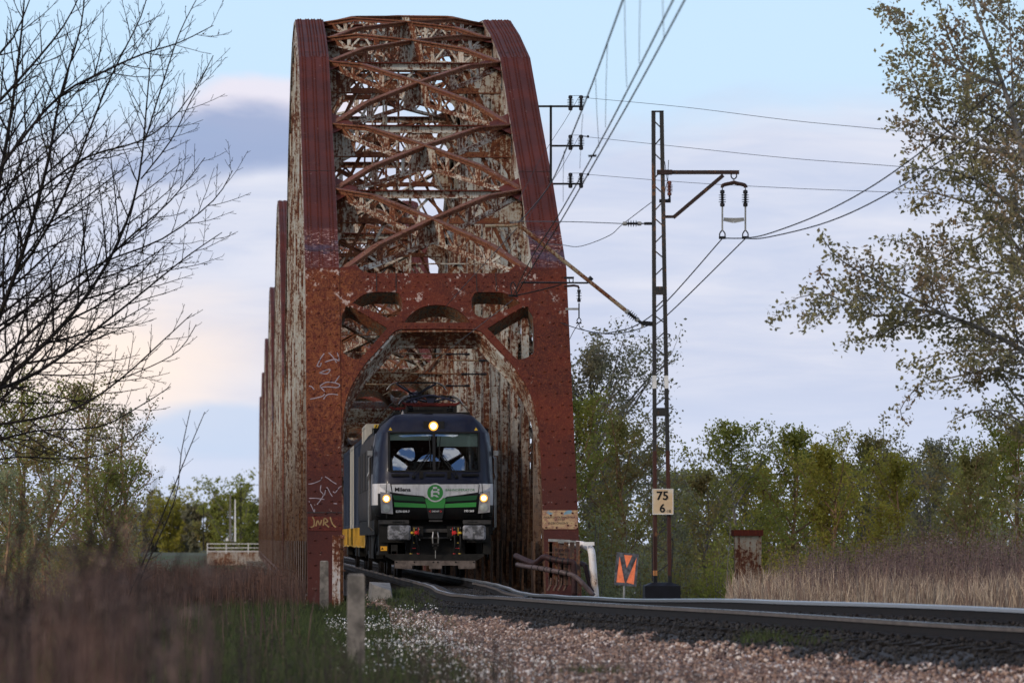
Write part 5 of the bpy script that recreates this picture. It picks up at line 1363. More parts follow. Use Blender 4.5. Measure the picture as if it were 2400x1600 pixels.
for t_ in tags_: scribble(mb, [g2(*p) for p in t_], 1.5)
def g3(cx, cy): return (680 + cx / 3.732, 1000 + cy / 3.733)
for t_ in ([(160, 500), (200, 495), (260, 470), (280, 440)], [(305, 435), (330, 450), (370, 480), (405, 500)], [(270, 510), (265, 560), (290, 600), (235, 680)], [(300, 600), (320, 530), (350, 580), (370, 610)], [(375, 565), (395, 575), (430, 530), (450, 520)], [(165, 625), (230, 625), (300, 635)], [(165, 650), (190, 700), (210, 745), (215, 720)], [(380, 670), (410, 672)]): scribble(mb, [g3(*p) for p in t_], 1.2)
o = solo(mb, 'graffiti', [plain('faded_white_spray', (.19, .15, .16), .8, var=.35, scale=12)], on_post(745, 900), 'faded white spray tags down the left portal post', 'graffiti')
mb = MB()
for t_ in ([(195, 790), (210, 820), (205, 870), (170, 880)], [(225, 870), (240, 820), (260, 860), (275, 815)], [(290, 865), (300, 800), (330, 830), (300, 840), (340, 880)], [(350, 790), (370, 850), (400, 880)]): scribble(mb, [g3(*p) for p in t_], 1.9, lift=.012)
cs = [(721.5, 1210), (802, 1210), (803, 1240), (799, 1243.5), (725, 1243.5), (721.5, 1240)]
gm = MB(); gm.prism([on_post(x, y, .003) for x, y in reversed(cs)], NRM * .006)
o = solo(gm, 'patch_plate', [M['red2']], on_post(760, 1226), 'brown riveted patch with yellow spray letters low on the left portal post', 'plate')
g = shifted(mb, o.location).build('spray_letters', [plain('yellow_spray', (.20, .12, .04), .8, var=.3)], o)

# V sign ----------------------------------------------------------
DV = 106.; vs_ = empty('speed_sign', at(1461, 1395, DV)); tag(vs_, 'tilted orange board with a black V on a short pole beside the pipes', 'sign')
def c6(cx, cy): return (1230 + cx / 5.88, 1200 + cy / 5.88)
def vpoly(pts, y0, th): return [at(*c6(*p), DV) + Vector((0, y0, 0)) for p in reversed(pts)], Vector((0, -th, 0))
mb = MB(); P_, e_ = vpoly([(1265, 545), (1570, 572), (1535, 1022), (1228, 1000)], 0, .02); mb.prism(P_, e_); bt(mb, 'board', [plain('weathered_black_board', (.085, .085, .095), .7, var=.6, scale=14)], vs_)
mb = MB()
orangem = plain('faded_orange', (.88, .20, .075), .6, var=.18, scale=16)
for pts in ([(1305, 605), (1375, 968), (1262, 962)], [(1368, 585), (1480, 595), (1404, 765)], [(1540, 622), (1500, 990), (1398, 965)]):
    P_, e_ = vpoly(pts, -.021, .003); mb.prism(P_, e_)
bt(mb, 'orange_field', [orangem], vs_)
mb = MB(); mb.tube([at(*c6(1362, 1140), DV) - Vector((0, 0, .3)), at(*c6(1370, 1010), DV)], .022, 8); bt(mb, 'pole', [M['cap']], vs_)
# pipes and rack at the right abutment
DP = 124.; M['rackm'] = rusty('rack_steel', (.075, .045, .035), .4, (.05, .03, .025), .5, 7.)
def pp(cx, cy, d=0.): return at(*c6(cx, cy), DP + d)
rk = empty('pipe_rack', pp(540, 1100)); tag(rk, 'rusty steel rack of six uprights holding pipes at the right portal foot', 'rack')
mb = MB(); mb.beam(pp(325, 382), pp(620, 395), .1, .055, m=1); mb.beam(pp(460, 396, -.1), pp(705, 415, -.1), .1, .075, m=1)
for i, x in enumerate((357, 430, 505, 572, 650)): mb.beam(pp(x, 410, i * -.05), pp(x - 2, 1000, i * -.05), .012, .10, up=(1, 0, 0), m=0); mb.beam(pp(x, 410, i * -.05), pp(x, 1000, i * -.05), .07, .012, up=(0, 1, 0), m=0)
mb.beam(pp(730, 400, -.2), pp(740, 1120, -.2), .08, .08, m=0)
for i, x in enumerate((345, 425, 490, 565)): mb.tube([pp(x + 20, 900, -.1), pp(x + 12, 1000, -.1), pp(x - 30, 1080, -.1)], .028, 6, m=2)
for y in (495, 550): mb.beam(pp(250 if y == 550 else 400, y, -.15), pp(700, y + 12, -.15), .02, .02, m=2)
for x in (430, 505, 572, 650): mb.beam(pp(x - 22, 518, -.16), pp(x + 22, 518, -.16), .012, .06, m=3)
mb.tube([pp(720, 600, -.2), pp(785, 540, -.2), pp(800, 530, -.2)], .012, 6, m=3); mb.tube([pp(670, 655, -.2), pp(780, 520, -.2)], .012, 6, m=3)
bt(mb, 'frame', [M['rackm'], M['cap'], M['rackm'], M['sbeam']], rk)
pg = 'pipes at the right end of the bridge'
M['browntar'] = plain('brown_tarred_pipe', (.030, .014, .014), .5, var=.3, scale=9)
M['wpipe'] = rusty('white_pipe', (.62, .60, .60), .20, (.50, .40, .32), .6, 3., .6, 3.)
M['gpipe'] = plain('grey_pink_pipe', (.085, .062, .062), .45, var=.4, scale=12)
def pipe(pts, r, mat, label, rings=()):
    Q = [Vector(q) for q in catmull([tuple(pp(*p)) for p in pts], 4)]; mb = MB(); mb.tube(Q, r, 14)
    for i in rings:
        a, b_ = Q[i], Q[i + 1]; t = (b_ - a).normalized(); mb.lathe(a, t, [(0, r * 1.02), (.004, r * 1.12), (.028, r * 1.12), (.032, r * 1.02)], 14, 1)
    o = solo(mb, 'pipe', [mat, M['black']], Q[0], label, 'pipe', pg); o.data.polygons.foreach_set('use_smooth', [True] * len(o.data.polygons)); return o
pipe([(600, 440, .3), (760, 445, .2), (850, 470, 0), (915, 530, -.1), (935, 700, -.15), (950, 900, -.15), (975, 1180, -.15)], .082, M['wpipe'], 'thick white pipe bending down beside the rack', ())
pipe([(-120, 600, 3), (0, 655, 1.5), (120, 700, .8), (200, 665, .3), (270, 615, 0), (400, 650, -.2), (560, 675, -.35), (660, 690, -.4), (680, 760, -.4), (682, 900, -.4), (682, 1150, -.4)], .066, M['browntar'], 'upper dark brown pipe turning straight down in front of the rack', (19, 21, 23, 25))
pipe([(-100, 720, 3), (80, 750, .9), (240, 775, .2), (420, 810, -.2), (620, 850, -.4), (700, 890, -.45), (800, 980, -.5), (950, 1150, -.5)], .055, M['gpipe'], 'lower banded grey pipe slanting down to the ballast', (5, 7, 9, 11, 13, 15))
pipe([(770, 700, .3), (835, 740, .1), (860, 850, 0), (890, 960, -.1), (935, 1100, -.2)], .055, M['browntar'], 'short dark bent pipe between the rack and the white pipe', (4,))
mb = MB(); mb.box(pp(800, 405).x, pp(950, 405).x, DP - .22, DP - .2, pp(0, 455).z, pp(0, 408).z); solo(mb, 'pipe_flange', [M['whitep']], pp(870, 430), 'pale square flange plate at the top of the white pipe', 'flange')
M['gpost'] = rusty('guard_post_paint', (.46, .42, .40), .48, (.34, .28, .25), .9, 3., .7, .9)
# white corrugated guard post left of the track, concrete posts, block
DG = 121.
def c5(cx, cy): return (700 + cx / 2.94, 1250 + cy / 2.94)
mb = MB()
for i in range(7):
    x = 232 + i * 11; x2 = x + (5.5 if i % 2 else 5.5)
    a, b_ = at(*c5(x, 12), DG), at(*c5(x + 6, 470), DG); mb.box(a.x, a.x + .030, DG - .05, DG, b_.z - .3, a.z + .0, 1 if i > 4 else 0); mb.box(a.x + .030, a.x + .036, DG - .02, DG + .03, b_.z - .3, a.z + .01 * (i % 2), 0)
a, b_ = at(*c5(300, 12), DG), at(*c5(303, 470), DG); mb.box(a.x - .02, a.x + .02, DG - .02, DG + .20, b_.z - .3, a.z + .02, 1)
for y in (100, 255): p = at(*c5(290, y), DG); mb.box(p.x - .02, p.x + .10, DG - .08, DG - .05, p.z - .01, p.z + .01, 1)
p = at(*c5(300, 22), DG); mb.box(p.x - .04, p.x + .05, DG - .08, DG - .0, p.z - .04, p.z + .04, 0)
solo(mb, 'guard_post', [M['gpost'], M['rustm']], at(*c5(265, 470), DG), 'ribbed white and rust guard post left of the track at the portal foot', 'post')
def cpost(px0, px1, py0, py1, D, label):
    a, b_ = at(px0, py0, D), at(px1, py1, D); w_ = b_.x - a.x; mb = MB(); y0, y1 = D - w_ / 2, D + w_ / 2; t = w_ * .12
    mb.hexa([(a.x - t * .4, y0, b_.z - .4), (b_.x + t * .4, y0, b_.z - .4), (b_.x + t * .4, y1, b_.z - .4), (a.x - t * .4, y1, b_.z - .4), (a.x, y0, a.z - t), (b_.x, y0, a.z - t), (b_.x, y1, a.z - t), (a.x, y1, a.z - t)])
    mb.hexa([(a.x, y0, a.z - t), (b_.x, y0, a.z - t), (b_.x, y1, a.z - t), (a.x, y1, a.z - t), (a.x + t, y0 + t, a.z), (b_.x - t, y0 + t, a.z), (b_.x - t, y1 - t, a.z), (a.x + t, y1 - t, a.z)])
    return solo(mb, 'concrete_post', [plain('mottled_concrete', (.125, .108, .092), .9, var=.5, scale=7, bmp=.3)], Vector(((a.x + b_.x) / 2, D, b_.z)), label, 'post', 'concrete marker posts')
cpost(750, 769.5, 1313, 1412, 119., 'small mottled concrete post in front of the left portal leg'); cpost(814.5, 854, 1343.5, 1548, 62., 'large near concrete post out of focus in the weeds')
mb = MB(); a = at(*c5(490, 335), 117); b_ = at(*c5(640, 430), 117)
mb.hexa([(a.x, 116.2, b_.z - .1), (b_.x, 116.0, b_.z - .1), (b_.x + .1, 118.5, b_.z - .1), (a.x, 118.5, b_.z - .1), (a.x + .05, 116.3, a.z - .04), (b_.x - .04, 116.1, a.z - .16), (b_.x, 118.4, a.z - .02), (a.x + .02, 118.4, a.z)])
solo(mb, 'concrete_block', [M['concrete']], Vector((a.x, 117, b_.z)), 'broken grey concrete block lying left of the rails before the bridge', 'block')
# timber and plates at the deck end
mb = MB()
for i in range(9): mb.box(2.25, 3.55, 121.8 + i * .62, 122.1 + i * .62, -.42, -.30)
solo(mb, 'plank_walkway', [M['sleeper']], Vector((2.9, 124, -.4)), 'dark plank walkway between the guard post and the left rail', 'walkway')
# rusty square pillar on the right
DK = 140.; pr = empty('steel_pillar', at(1753, 1360, DK)); tag(pr, 'square rusty steel pillar with a flat red cap among the dry reeds', 'pillar')
mb = MB(); a, b_ = at(1725, 1255, DK), at(1782, 1360, DK); mb.box(a.x, b_.x, DK, DK + .6, b_.z - 4, a.z)
for e in (a.x, b_.x): mb.box(e - .03, e + .03, DK - .02, DK + .05, b_.z - 4, a.z - .002)
bt(mb, 'shaft', [rusty('pillar_paint', (.30, .26, .20), .5, (.22, .18, .13), .8, 3., .7, .8)], pr)
mb = MB(); a, b_ = at(1719, 1241, DK), at(1788, 1255, DK); mb.box(a.x, b_.x, DK - .08, DK + .68, b_.z, a.z); bt(mb, 'cap', [M['red2']], pr)

# far bank: railing, wall, poles, masts ----------------------------
DR = 655.; kr = DR / F
mb = MB(); a, b_ = at(485, 1290, DR), at(640, 1345, DR); mb.box(a.x, b_.x, DR, DR + 14, -8, a.z, 0)
solo(mb, 'far_abutment', [rusty('stained_masonry', (.34, .31, .28), .42, (.27, .20, .15), .6, 8., .8, .6)], Vector(((a.x + b_.x) / 2, DR, -4)), 'pale stained far abutment wall under the white railing', 'wall')
rl = empty('railing', at(540, 1290, DR)); tag(rl, 'white two bar railing on the far bank left of the bridge', 'railing')
mb = MB()
for y in (1273.5, 1283, 1291.5): mb.beam(at(485, y, DR), at(640, y, DR), .08, 1.7 * kr)
bt(mb, 'rail_bar', [M['whitep']], rl)
for x in (486, 530, 582, 630): mb = MB(); mb.beam(at(x, 1272, DR), at(x, 1297, DR), 2.2 * kr, .1, up=(0, 1, 0)); bt(mb, 'railing_post', [M['whitep']], rl)
def pole(x, y0, y1, w_, D, label, mat, nm='concrete_pole'): mb = MB(); mb.beam(at(x, y1, D), at(x, y0, D), w_ * D / F, w_ * D / F, up=(0, 1, 0), w2=w_ * .6 * D / F, h2=w_ * .6 * D / F); return solo(mb, nm, [mat], at(x, y1, D), label, 'pole', 'poles on the far bank')
pole(539.5, 1158, 1268, 6, 700, 'thicker left one of two grey concrete poles on the far bank', M['concrete']); pole(551, 1170, 1268, 4, 700, 'thinner right one of two grey concrete poles on the far bank', M['whitep']); pole(477, 1186, 1290, 3.5, 700, 'thin dark pole alone on the far bank left of the others', M['frame'])
fm = empty('far_catenary_mast', at(564, 1268, 705)); tag(fm, 'slim far mast with arms reaching behind the left truss edge', 'mast')
mb = MB(); D = 705
for dx in (-1.6, 1.6): mb.beam(at(564 + dx, 1268, D), at(564 + dx, 1131, D), .06, .06, up=(0, 1, 0))
for i in range(16): mb.beam(at(562.4 if i % 2 else 565.6, 1131 + i * 8.5, D), at(565.6 if i % 2 else 562.4, 1139.5 + i * 8.5, D), .03, .03)
mb.beam(at(562, 1131.5, D), at(567, 1131.5, D), .1, .1)
bt(mb, 'leg', [M['frame']], fm)
mb = MB(); mb.tube([at(564, 1132, D), at(588, 1136, D), at(640, 1136, D)], .035, 5); mb.beam(at(562, 1170, D), at(640, 1170, D), .06, .07); mb.tube([at(588, 1136, D), at(573, 1169, D)], .025, 5); mb.tube([at(584, 1188, D), at(608, 1171, D)], .04, 5); mb.beam(at(560, 1174, D), at(568, 1174, D), .2, .12); bt(mb, 'arm', [M['frame']], fm)
mb = MB(); p = at(532, 1263.5, 690); mb.box(p.x - .15, p.x + .15, 690, 690.04, p.z - .16, p.z + .16); solo(mb, 'small_board', [M['whitep']], p, 'tiny white square board beside the far concrete poles', 'board')
# ------------------------------------------------------------------ vegetation
def leafmat(name, c1, c2, c3, rough=.6, scale=9., trans=.25):
    m = bpy.data.materials.new(name); m.use_nodes = True; s = N(m.node_tree); out = s.n('ShaderNodeOutputMaterial')
    P = pos(s); n = s.noise(P, scale, 3, .6); v = s.noise(P, .9, 3, .5)
    c = s.mix(s.rmp(n, .35, .65), c1, c2); c = s.mix(s.rmp(v, .48, .62), c, c3)
    d = s.n('ShaderNodeBsdfDiffuse'); s.put(d.inputs[0], c); t = s.n('ShaderNodeBsdfTranslucent'); s.put(t.inputs[0], s.mix(.5, c, tuple(min(1, x * 1.6) for x in c2)))
    mx = s.n('ShaderNodeMixShader'); mx.inputs[0].default_value = trans; s.l(d.outputs[0], mx.inputs[1]); s.l(t.outputs[0], mx.inputs[2]); s.l(mx.outputs[0], out.inputs[0]); return m
def quads_mesh(name, C, size, mat, rs_, shape=(1., .62), up=0.):
    """many small kite-shaped leaves at points C"""
    C = np.asarray(C, float); n = len(C)
    q = rs_.normal(size=(n, 4)); q /= np.linalg.norm(q, axis=1)[:, None]; w_, x_, y_, z_ = q.T
    U = np.stack([1 - 2 * (y_ ** 2 + z_ ** 2), 2 * (x_ * y_ + z_ * w_), 2 * (x_ * z_ - y_ * w_)], 1); V = np.stack([2 * (x_ * y_ - z_ * w_), 1 - 2 * (x_ ** 2 + z_ ** 2), 2 * (y_ * z_ + x_ * w_)], 1)
    sz = rs_.uniform(size[0], size[1], (n, 1))
    Vt = np.stack([C - U * sz * shape[0] * .5, C + V * sz * shape[1] * .5 - U * sz * .05, C + U * sz * shape[0] * .5, C - V * sz * shape[1] * .5 - U * sz * .05], 1)
    me = bpy.data.meshes.new(name); me.vertices.add(4 * n); me.vertices.foreach_set('co', Vt.reshape(-1)); me.loops.add(4 * n); me.loops.foreach_set('vertex_index', np.arange(4 * n, dtype=np.int32))
    me.polygons.add(n); me.polygons.foreach_set('loop_start', np.arange(0, 4 * n, 4, dtype=np.int32)); me.update(); me.materials.append(mat); return me

class Grow:
    def __init__(s, seed, tipr=.004): s.r = random.Random(seed); s.mb = MB(); s.tips = []; s.tipr = tipr; s.nodes = []
    def limb(s, pts, r0, r1, lvl, maxl, spacing, ang, lenf, up=.25, curl=.12, sides=None, leafy=2, thin=1.):
        """pts: polyline; spawns side branches along it"""
        pts = [Vector(p) for p in pts]; n = len(pts)
        rr = [r0 + (r1 - r0) * i / (n - 1) for i in range(n)]
        s.mb.tube(pts, [max(x, s.tipr) for x in rr], sides or (7 if lvl == 0 else (5 if lvl == 1 else 3)), cap=False)
        if lvl >= leafy: s.tips += [p for p in pts[1:]]
        if lvl >= maxl: return
        L = sum((pts[i + 1] - pts[i]).length for i in range(n - 1)); d = spacing * (.3 + s.r.random() * .7); acc = 0; side = s.r.choice((-1, 1))
        for i in range(n - 1):
            seg = (pts[i + 1] - pts[i]); sl = seg.length
            while d < acc + sl:
                u = (d - acc) / sl; p = pts[i] + seg * u; t = seg.normalized(); f = d / L
                ln = L * lenf * (1.05 - .75 * f) * s.r.uniform(.6, 1.2)
                if ln > .04:
                    a = t.cross(Vector((0, 1, 0)) + Vector((s.r.uniform(-.6, .6), s.r.uniform(-.3, .3), s.r.uniform(-.6, .6)))); 
                    if a.length < .01: a = Vector((1, 0, 0))
                    a.normalize(); side = -side
                    dr = (t * math.cos(ang) + a * (side * math.sin(ang)) + Vector((s.r.uniform(-.2, .2), s.r.uniform(-.5, .5), s.r.uniform(-.15, .2)))).normalized()
                    k = 4 if lvl < 2 else 3; q = [p]; dd = dr.copy()
                    for j in range(k):
                        dd = (dd + Vector((s.r.uniform(-curl, curl), s.r.uniform(-curl, curl), s.r.uniform(-curl, curl) + up * .35))).normalized(); q.append(q[-1] + dd * ln / k)
                    rb = max(s.tipr, min((rr[i] + (rr[i + 1] - rr[i]) * u) * .62, ln * .022 * thin + .002))
                    s.limb(q, rb, max(s.tipr, rb * .35), lvl + 1, maxl, spacing * (.62 if lvl < 1 else .55) , ang, lenf * .95, up, curl, None, leafy, thin)
                d += spacing * s.r.uniform(.6, 1.4)
            acc += sl
def plant_tree(name, label, cat, base, g, bark, leaf=None, leafpts=None, lsize=(.05, .08), group=None, seed=0, crown='crown'):
    rt = empty(name, base); tag(rt, label, cat, group)
    bt(g.mb, 'trunk', [bark], rt)
    if leaf is not None and len(leafpts):
        C = np.array([tuple(Vector(p) - Vector(base)) for p in leafpts]); link(crown, quads_mesh(crown, C, lsize, leaf, np.random.RandomState(seed + 1)), rt)
    return rt
M['bark_dark'] = plain('dark_bark', (.014, .011, .010), .9, var=.4, scale=20)
M['bark_grey'] = plain('grey_bark', (.14, .125, .11), .9, var=.45, scale=12)
M['bark_tan'] = plain('tan_bark', (.20, .12, .06), .9, var=.45, scale=8)

# bare budding tree on the left ------------------------------------
g = Grow(3, .0042)
def poly(pts, D, dd=0.): n = len(pts); return [at(x, y, D + dd * i / (n - 1)) for i, (x, y) in enumerate(pts)]
def curve(pts, D, dd=0.): return poly(catmull(pts, 3), D, dd)
DT = 96.
limbs = [([(-60, 1010), (0, 905), (110, 800), (205, 690), (280, 560), (325, 420), (345, 230), (356, 90)], .034, 0, 1), ([(-60, 860), (0, 735), (60, 570), (112, 380), (140, 230), (190, 60), (200, -60)], .036, 2, -1),
         ([(-40, 620), (0, 420), (30, 240), (52, 60), (60, -60)], .034, -1, 1), ([(-60, 900), (60, 790), (150, 705), (300, 560), (400, 470), (480, 370)], .024, 1, 2), ([(-60, 935), (100, 865), (240, 760), (340, 680), (440, 600), (520, 545)], .022, -1, 2),
         ([(-60, 1000), (60, 985), (180, 955), (280, 890), (380, 800), (450, 735)], .020, 0, -2), ([(-60, 480), (40, 340), (140, 225), (250, 165), (340, 125), (420, 100), (500, 60)], .022, -2, 1), ([(-60, 700), (40, 640), (140, 480), (200, 330), (260, 180), (330, 40), (350, -40)], .022, 2, 1),
         ([(-60, 560), (60, 470), (200, 370), (330, 330), (420, 260), (490, 150)], .018, 1, 1), ([(-60, 300), (60, 170), (150, 60), (200, -40)], .022, -1, 1), ([(-60, 1050), (80, 1010), (230, 1000), (330, 950), (400, 905)], .015, 1, 1), ([(-60, 800), (100, 700), (230, 620), (380, 560), (500, 470), (545, 400)], .018, 0, 2),
         ([(-60, 1090), (40, 1070), (160, 1075), (260, 1060), (330, 1010)], .013, 2, 1), ([(330, 420), (400, 330), (440, 250), (500, 130)], .010, 1, 0), ([(340, 330), (380, 200), (420, 80), (460, 0)], .011, 0, 0), ([(-60, 180), (30, 90), (80, -30)], .02, 0, 0), ([(250, 900), (350, 860), (420, 820), (460, 760)], .008, 0, 0)]
for pts, r, d0, dd in limbs: g.limb(curve(pts, DT + d0, dd), r * 1.4, .007, 0, 3, .26, R(35), .34, .30, .11, None, 3)
tb = at(-220, 1420, DT); tb.z = gz(tb.x, DT) - .1
g.mb.tube([tb, at(-190, 1200, DT), at(-120, 1050, DT), at(-60, 920, DT), at(-60, 620, DT), at(-70, 300, DT), at(-50, -80, DT)], [.13, .11, .10, .08, .07, .055, .03], 8)
for pts, r, d0, dd in limbs:
    if pts[0][0] < 0: g.mb.tube([at(-75, pts[0][1] + 120, DT), at(pts[0][0], pts[0][1], DT + d0)], [r * 1.4, r * 1.4], 6, cap=False)
g.r.seed(5); buds = [p + Vector((g.r.gauss(0, .008), g.r.gauss(0, .01), g.r.gauss(0, .008))) for p in g.tips if g.r.random() < .4]
M['bud'] = leafmat('brown_buds', (.05, .045, .02), (.08, .075, .03), (.05, .035, .02))
plant_tree('bare_tree', 'dark nearly leafless tree with fine twigs filling the upper left', 'tree', tb, g, M['bark_dark'], M['bud'], buds, (.02, .05), seed=1, crown='buds')

# leafy poplar on the right ---------------------------------------
g = Grow(9, .004); DR_ = 92.
TL = [([(2560, 1380), (2520, 1150), (2480, 900), (2440, 560), (2400, 367), (2351, 200), (2288, 28), (2265, -80)], .115, 0, 0), ([(2470, 700), (2370, 560), (2300, 490), (2200, 455), (2120, 440)], .04, 0, 1.5), ([(2490, 870), (2350, 795), (2250, 750), (2150, 725), (2050, 740), (1940, 690), (1860, 700)], .045, 0, -1.5),
      ([(2230, 745), (2120, 690), (2020, 640), (1960, 600), (1930, 560)], .024, -1, -1), ([(2400, 367), (2280, 340), (2180, 270), (2130, 150), (2095, 30)], .034, 0, 1), ([(2351, 200), (2260, 160), (2215, 60), (2190, -60)], .028, 0, -1), ([(2490, 920), (2350, 868), (2250, 880), (2150, 905)], .03, 0, 1),
      ([(2440, 560), (2320, 440), (2220, 400), (2130, 395)], .035, 0, -1.5), ([(2180, 735), (2110, 760), (2040, 790), (1980, 800)], .014, -1, -.6), ([(2470, 1050), (2380, 980), (2300, 960), (2220, 990)], .025, 0, 0), ([(2420, 450), (2380, 300), (2370, 120), (2360, -50)], .035, 1, 1), ([(2440, 620), (2330, 640), (2240, 610), (2150, 580), (2080, 560)], .030, 0, 1.8),
      ([(2400, 820), (2300, 820), (2200, 830), (2120, 860)], .018, 1, 1), ([(2100, 700), (2010, 700), (1930, 735), (1880, 760)], .012, -1.5, -1), ([(2460, 700), (2420, 500), (2440, 300), (2420, 100)], .03, -1.5, 0), ([(2320, 440), (2240, 330), (2150, 330), (2100, 290)], .018, 1, 0), ([(2150, 905), (2110, 960), (2130, 1000)], .01, 1, 0), ([(2360, 210), (2240, 160), (2150, 90), (2080, 20)], .022, 1, 1), ([(2410, 320), (2300, 260), (2200, 230), (2110, 190)], .026, 1, -1), ([(2365, 70), (2290, 0), (2210, -60)], .022, 0, 1), ([(2450, 460), (2320, 540), (2200, 610), (2100, 640)], .024, 1, 1), ([(2450, 640), (2350, 700), (2260, 680), (2160, 640)], .02, -1, 1), ([(2470, 760), (2400, 700), (2330, 740), (2260, 800)], .018, 1, 1)]
for pts, r, d0, dd in TL: g.limb(curve(pts, DR_ + d0, dd), r, .006, 0 if r > .1 else 1, 3, .30 if r > .1 else .20, R(40), .16 if r > .1 else .30, .1, .16, 6, 2)
rr = random.Random(4); lp_ = []
for p in g.tips:
    d = -1
    for k in range(4): lp_.append(p + Vector((rr.gauss(0, .075), rr.gauss(0, .08), rr.gauss(-.02, .07))))
print('poplar leaves', len(lp_))
M['leaf_brown'] = leafmat('young_bronze_leaves', (.17, .145, .075), (.25, .235, .125), (.21, .145, .095), trans=.35)
tb = at(2560, 1400, DR_); tb.z = gz(tb.x, DR_) - .1
plant_tree('poplar_tree', 'tall loose poplar with small bronze green leaves at the right edge', 'tree', tb, g, M['bark_grey'], M['leaf_brown'], lp_, (.06, .105), seed=2)

# background trees ---------------------------------------------------
M['lf1'] = leafmat('spring_green_leaves', (.15, .16, .035), (.27, .27, .07), (.19, .21, .05), scale=3, trans=.5); M['lf2'] = leafmat('olive_green_leaves', (.16, .15, .05), (.27, .25, .09), (.20, .15, .065), scale=3, trans=.5)
M['lf3'] = leafmat('yellow_green_leaves', (.20, .18, .035), (.36, .31, .06), (.24, .23, .05), scale=3, trans=.5); M['lf4'] = leafmat('grey_green_leaves', (.16, .165, .08), (.27, .28, .15), (.20, .195, .11), scale=3, trans=.5)
M['lf5'] = leafmat('brown_catkin_leaves', (.15, .145, .085), (.25, .24, .15), (.19, .165, .11), scale=3, trans=.5)
def bgtree(seed, px, ytop, Y, zb, wpx, leaf, label, bark='bark_tan', nleaf=5000, lsz=(.07, .13), group='trees behind the track on the right', name='poplar_tree', ystart=.12, spread=1., dens=1.):
    r = random.Random(seed); k = Y / F; top = at(px, ytop, Y); base = Vector((top.x + r.uniform(-.3, .3), Y, zb)); H = (top.z - zb) * .92; top.z = zb + H; W = wpx * k * .85; nleaf = int(nleaf * (1.15 if px < 340 and Y < 140 else 1.5))
    g = Grow(seed, .010); n = 6; pts = [base + (Vector((top.x, Y, top.z)) - base) * (i / n) + Vector((r.uniform(-.15, .15), r.uniform(-.2, .2), 0)) for i in range(n + 1)]
    g.mb.tube(pts, [max(.012, .016 * H * (1 - i / n) + .012) for i in range(n + 1)], 6, cap=False)
    L = []; nl = int(22 + H * 2.2)
    for i in range(nl):
        f = ystart + (1 - ystart) * (i + r.random()) / nl; p = base.lerp(top, min(f, .985)); a = r.uniform(0, 6.283)
        env = (.75 + .25 * math.sin(min(1, (f - ystart) / .4) * 1.57) if f < .72 else (1 - ((f - .72) / .30) ** 1.8)) ; ln = W * max(.12, env) * r.uniform(.65, 1.15)
        rise = r.uniform(.5, 1.3); dr = Vector((math.cos(a), math.sin(a), rise)).normalized(); q = [p]; dd = dr
        for j in range(4): dd = (dd + Vector((r.uniform(-.18, .18), r.uniform(-.18, .18), r.uniform(.0, .2)))).normalized(); q.append(q[-1] + dd * (ln * 1.15 / 4))
        g.mb.tube(q, [max(.008, ln * .016 * (1 - j / 5)) for j in range(5)], 4, cap=False)
        for j in range(1, 5):
            for t in range(3):
                dq = Vector((r.uniform(-1, 1), r.uniform(-1, 1), r.uniform(-.1, 1.2))).normalized() * ln * r.uniform(.12, .32); e = q[j] + dq; g.mb.tube([q[j], q[j] + dq * .5 + Vector((0, 0, -.02)), e], [.010, .008, .006], 3, cap=False); L.append((q[j], e))
    P_ = []
    for i in range(int(nleaf * dens)):
        a, b_ = r.choice(L); u = r.random() ** .7; s_ = .035 * W + .05; P_.append(a.lerp(b_, u * 1.08) + Vector((r.gauss(0, s_), r.gauss(0, s_), r.gauss(0, s_ * .8))))
    return plant_tree(name, label, 'tree', base, g, M[bark], M[leaf], P_, lsz, group, seed)
ZB = -4.6
bgtree(101, 1385, 792, 190, ZB, 300, 'lf5', 'tallest background tree with a rounded grey crown just right of the portal post', 'bark_grey', 9000, (.09, .15), ystart=.35)
bgtree(102, 1350, 900, 178, ZB, 190, 'lf1', 'green tree with orange lit trunk close against the portal post', 'bark_tan', 7000)
bgtree(103, 1450, 945, 182, ZB, 180, 'lf2', 'olive tree between the portal post and the lattice mast', 'bark_tan', 7000)
bgtree(104, 1525, 1010, 186, ZB, 130, 'lf5', 'thin loose tree directly behind the lattice mast', 'bark_grey', 3200)
bgtree(105, 1620, 1090, 260, ZB, 150, 'lf2', 'dark rounded tree low in the gap right of the mast', 'bark_grey', 4500, (.12, .2))
bgtree(106, 1712, 962, 168, ZB, 190, 'lf1', 'green poplar with two dark upright tops right of the mast', 'bark_grey', 6500)
bgtree(107, 1660, 1060, 160, ZB, 120, 'lf2', 'small dark thin tree left of the green poplar', 'bark_grey', 3000)
bgtree(108, 1790, 1060, 175, ZB, 150, 'lf3', 'yellow green tree behind the square steel pillar', 'bark_tan', 5500)
bgtree(109, 1862, 978, 172, ZB, 180, 'lf1', 'bright green pointed tree in the middle of the right grove', 'bark_tan', 7000)
bgtree(110, 1950, 1008, 165, ZB, 170, 'lf3', 'yellow green tree right of the bright pointed one', 'bark_tan', 7000)
bgtree(111, 2025, 992, 176, ZB, 180, 'lf2', 'darker olive tree in the right grove', 'bark_grey', 7000)
bgtree(112, 2100, 1040, 160, ZB, 150, 'lf3', 'low yellow tree in the right grove', 'bark_tan', 6000)
bgtree(113, 2185, 1000, 170, ZB, 170, 'lf5', 'pale budding tree under the big poplar branches', 'bark_grey', 6000)
bgtree(114, 2270, 1030, 156, ZB, 170, 'lf2', 'olive tree second from the right edge', 'bark_tan', 6500)
bgtree(115, 2375, 960, 160, ZB, 220, 'lf1', 'leafy green tree at the right edge below the poplar', 'bark_tan', 8500)
bgtree(116, 1570, 1080, 200, ZB, 130, 'lf4', 'grey green tree seen between mast legs', 'bark_grey', 4500)
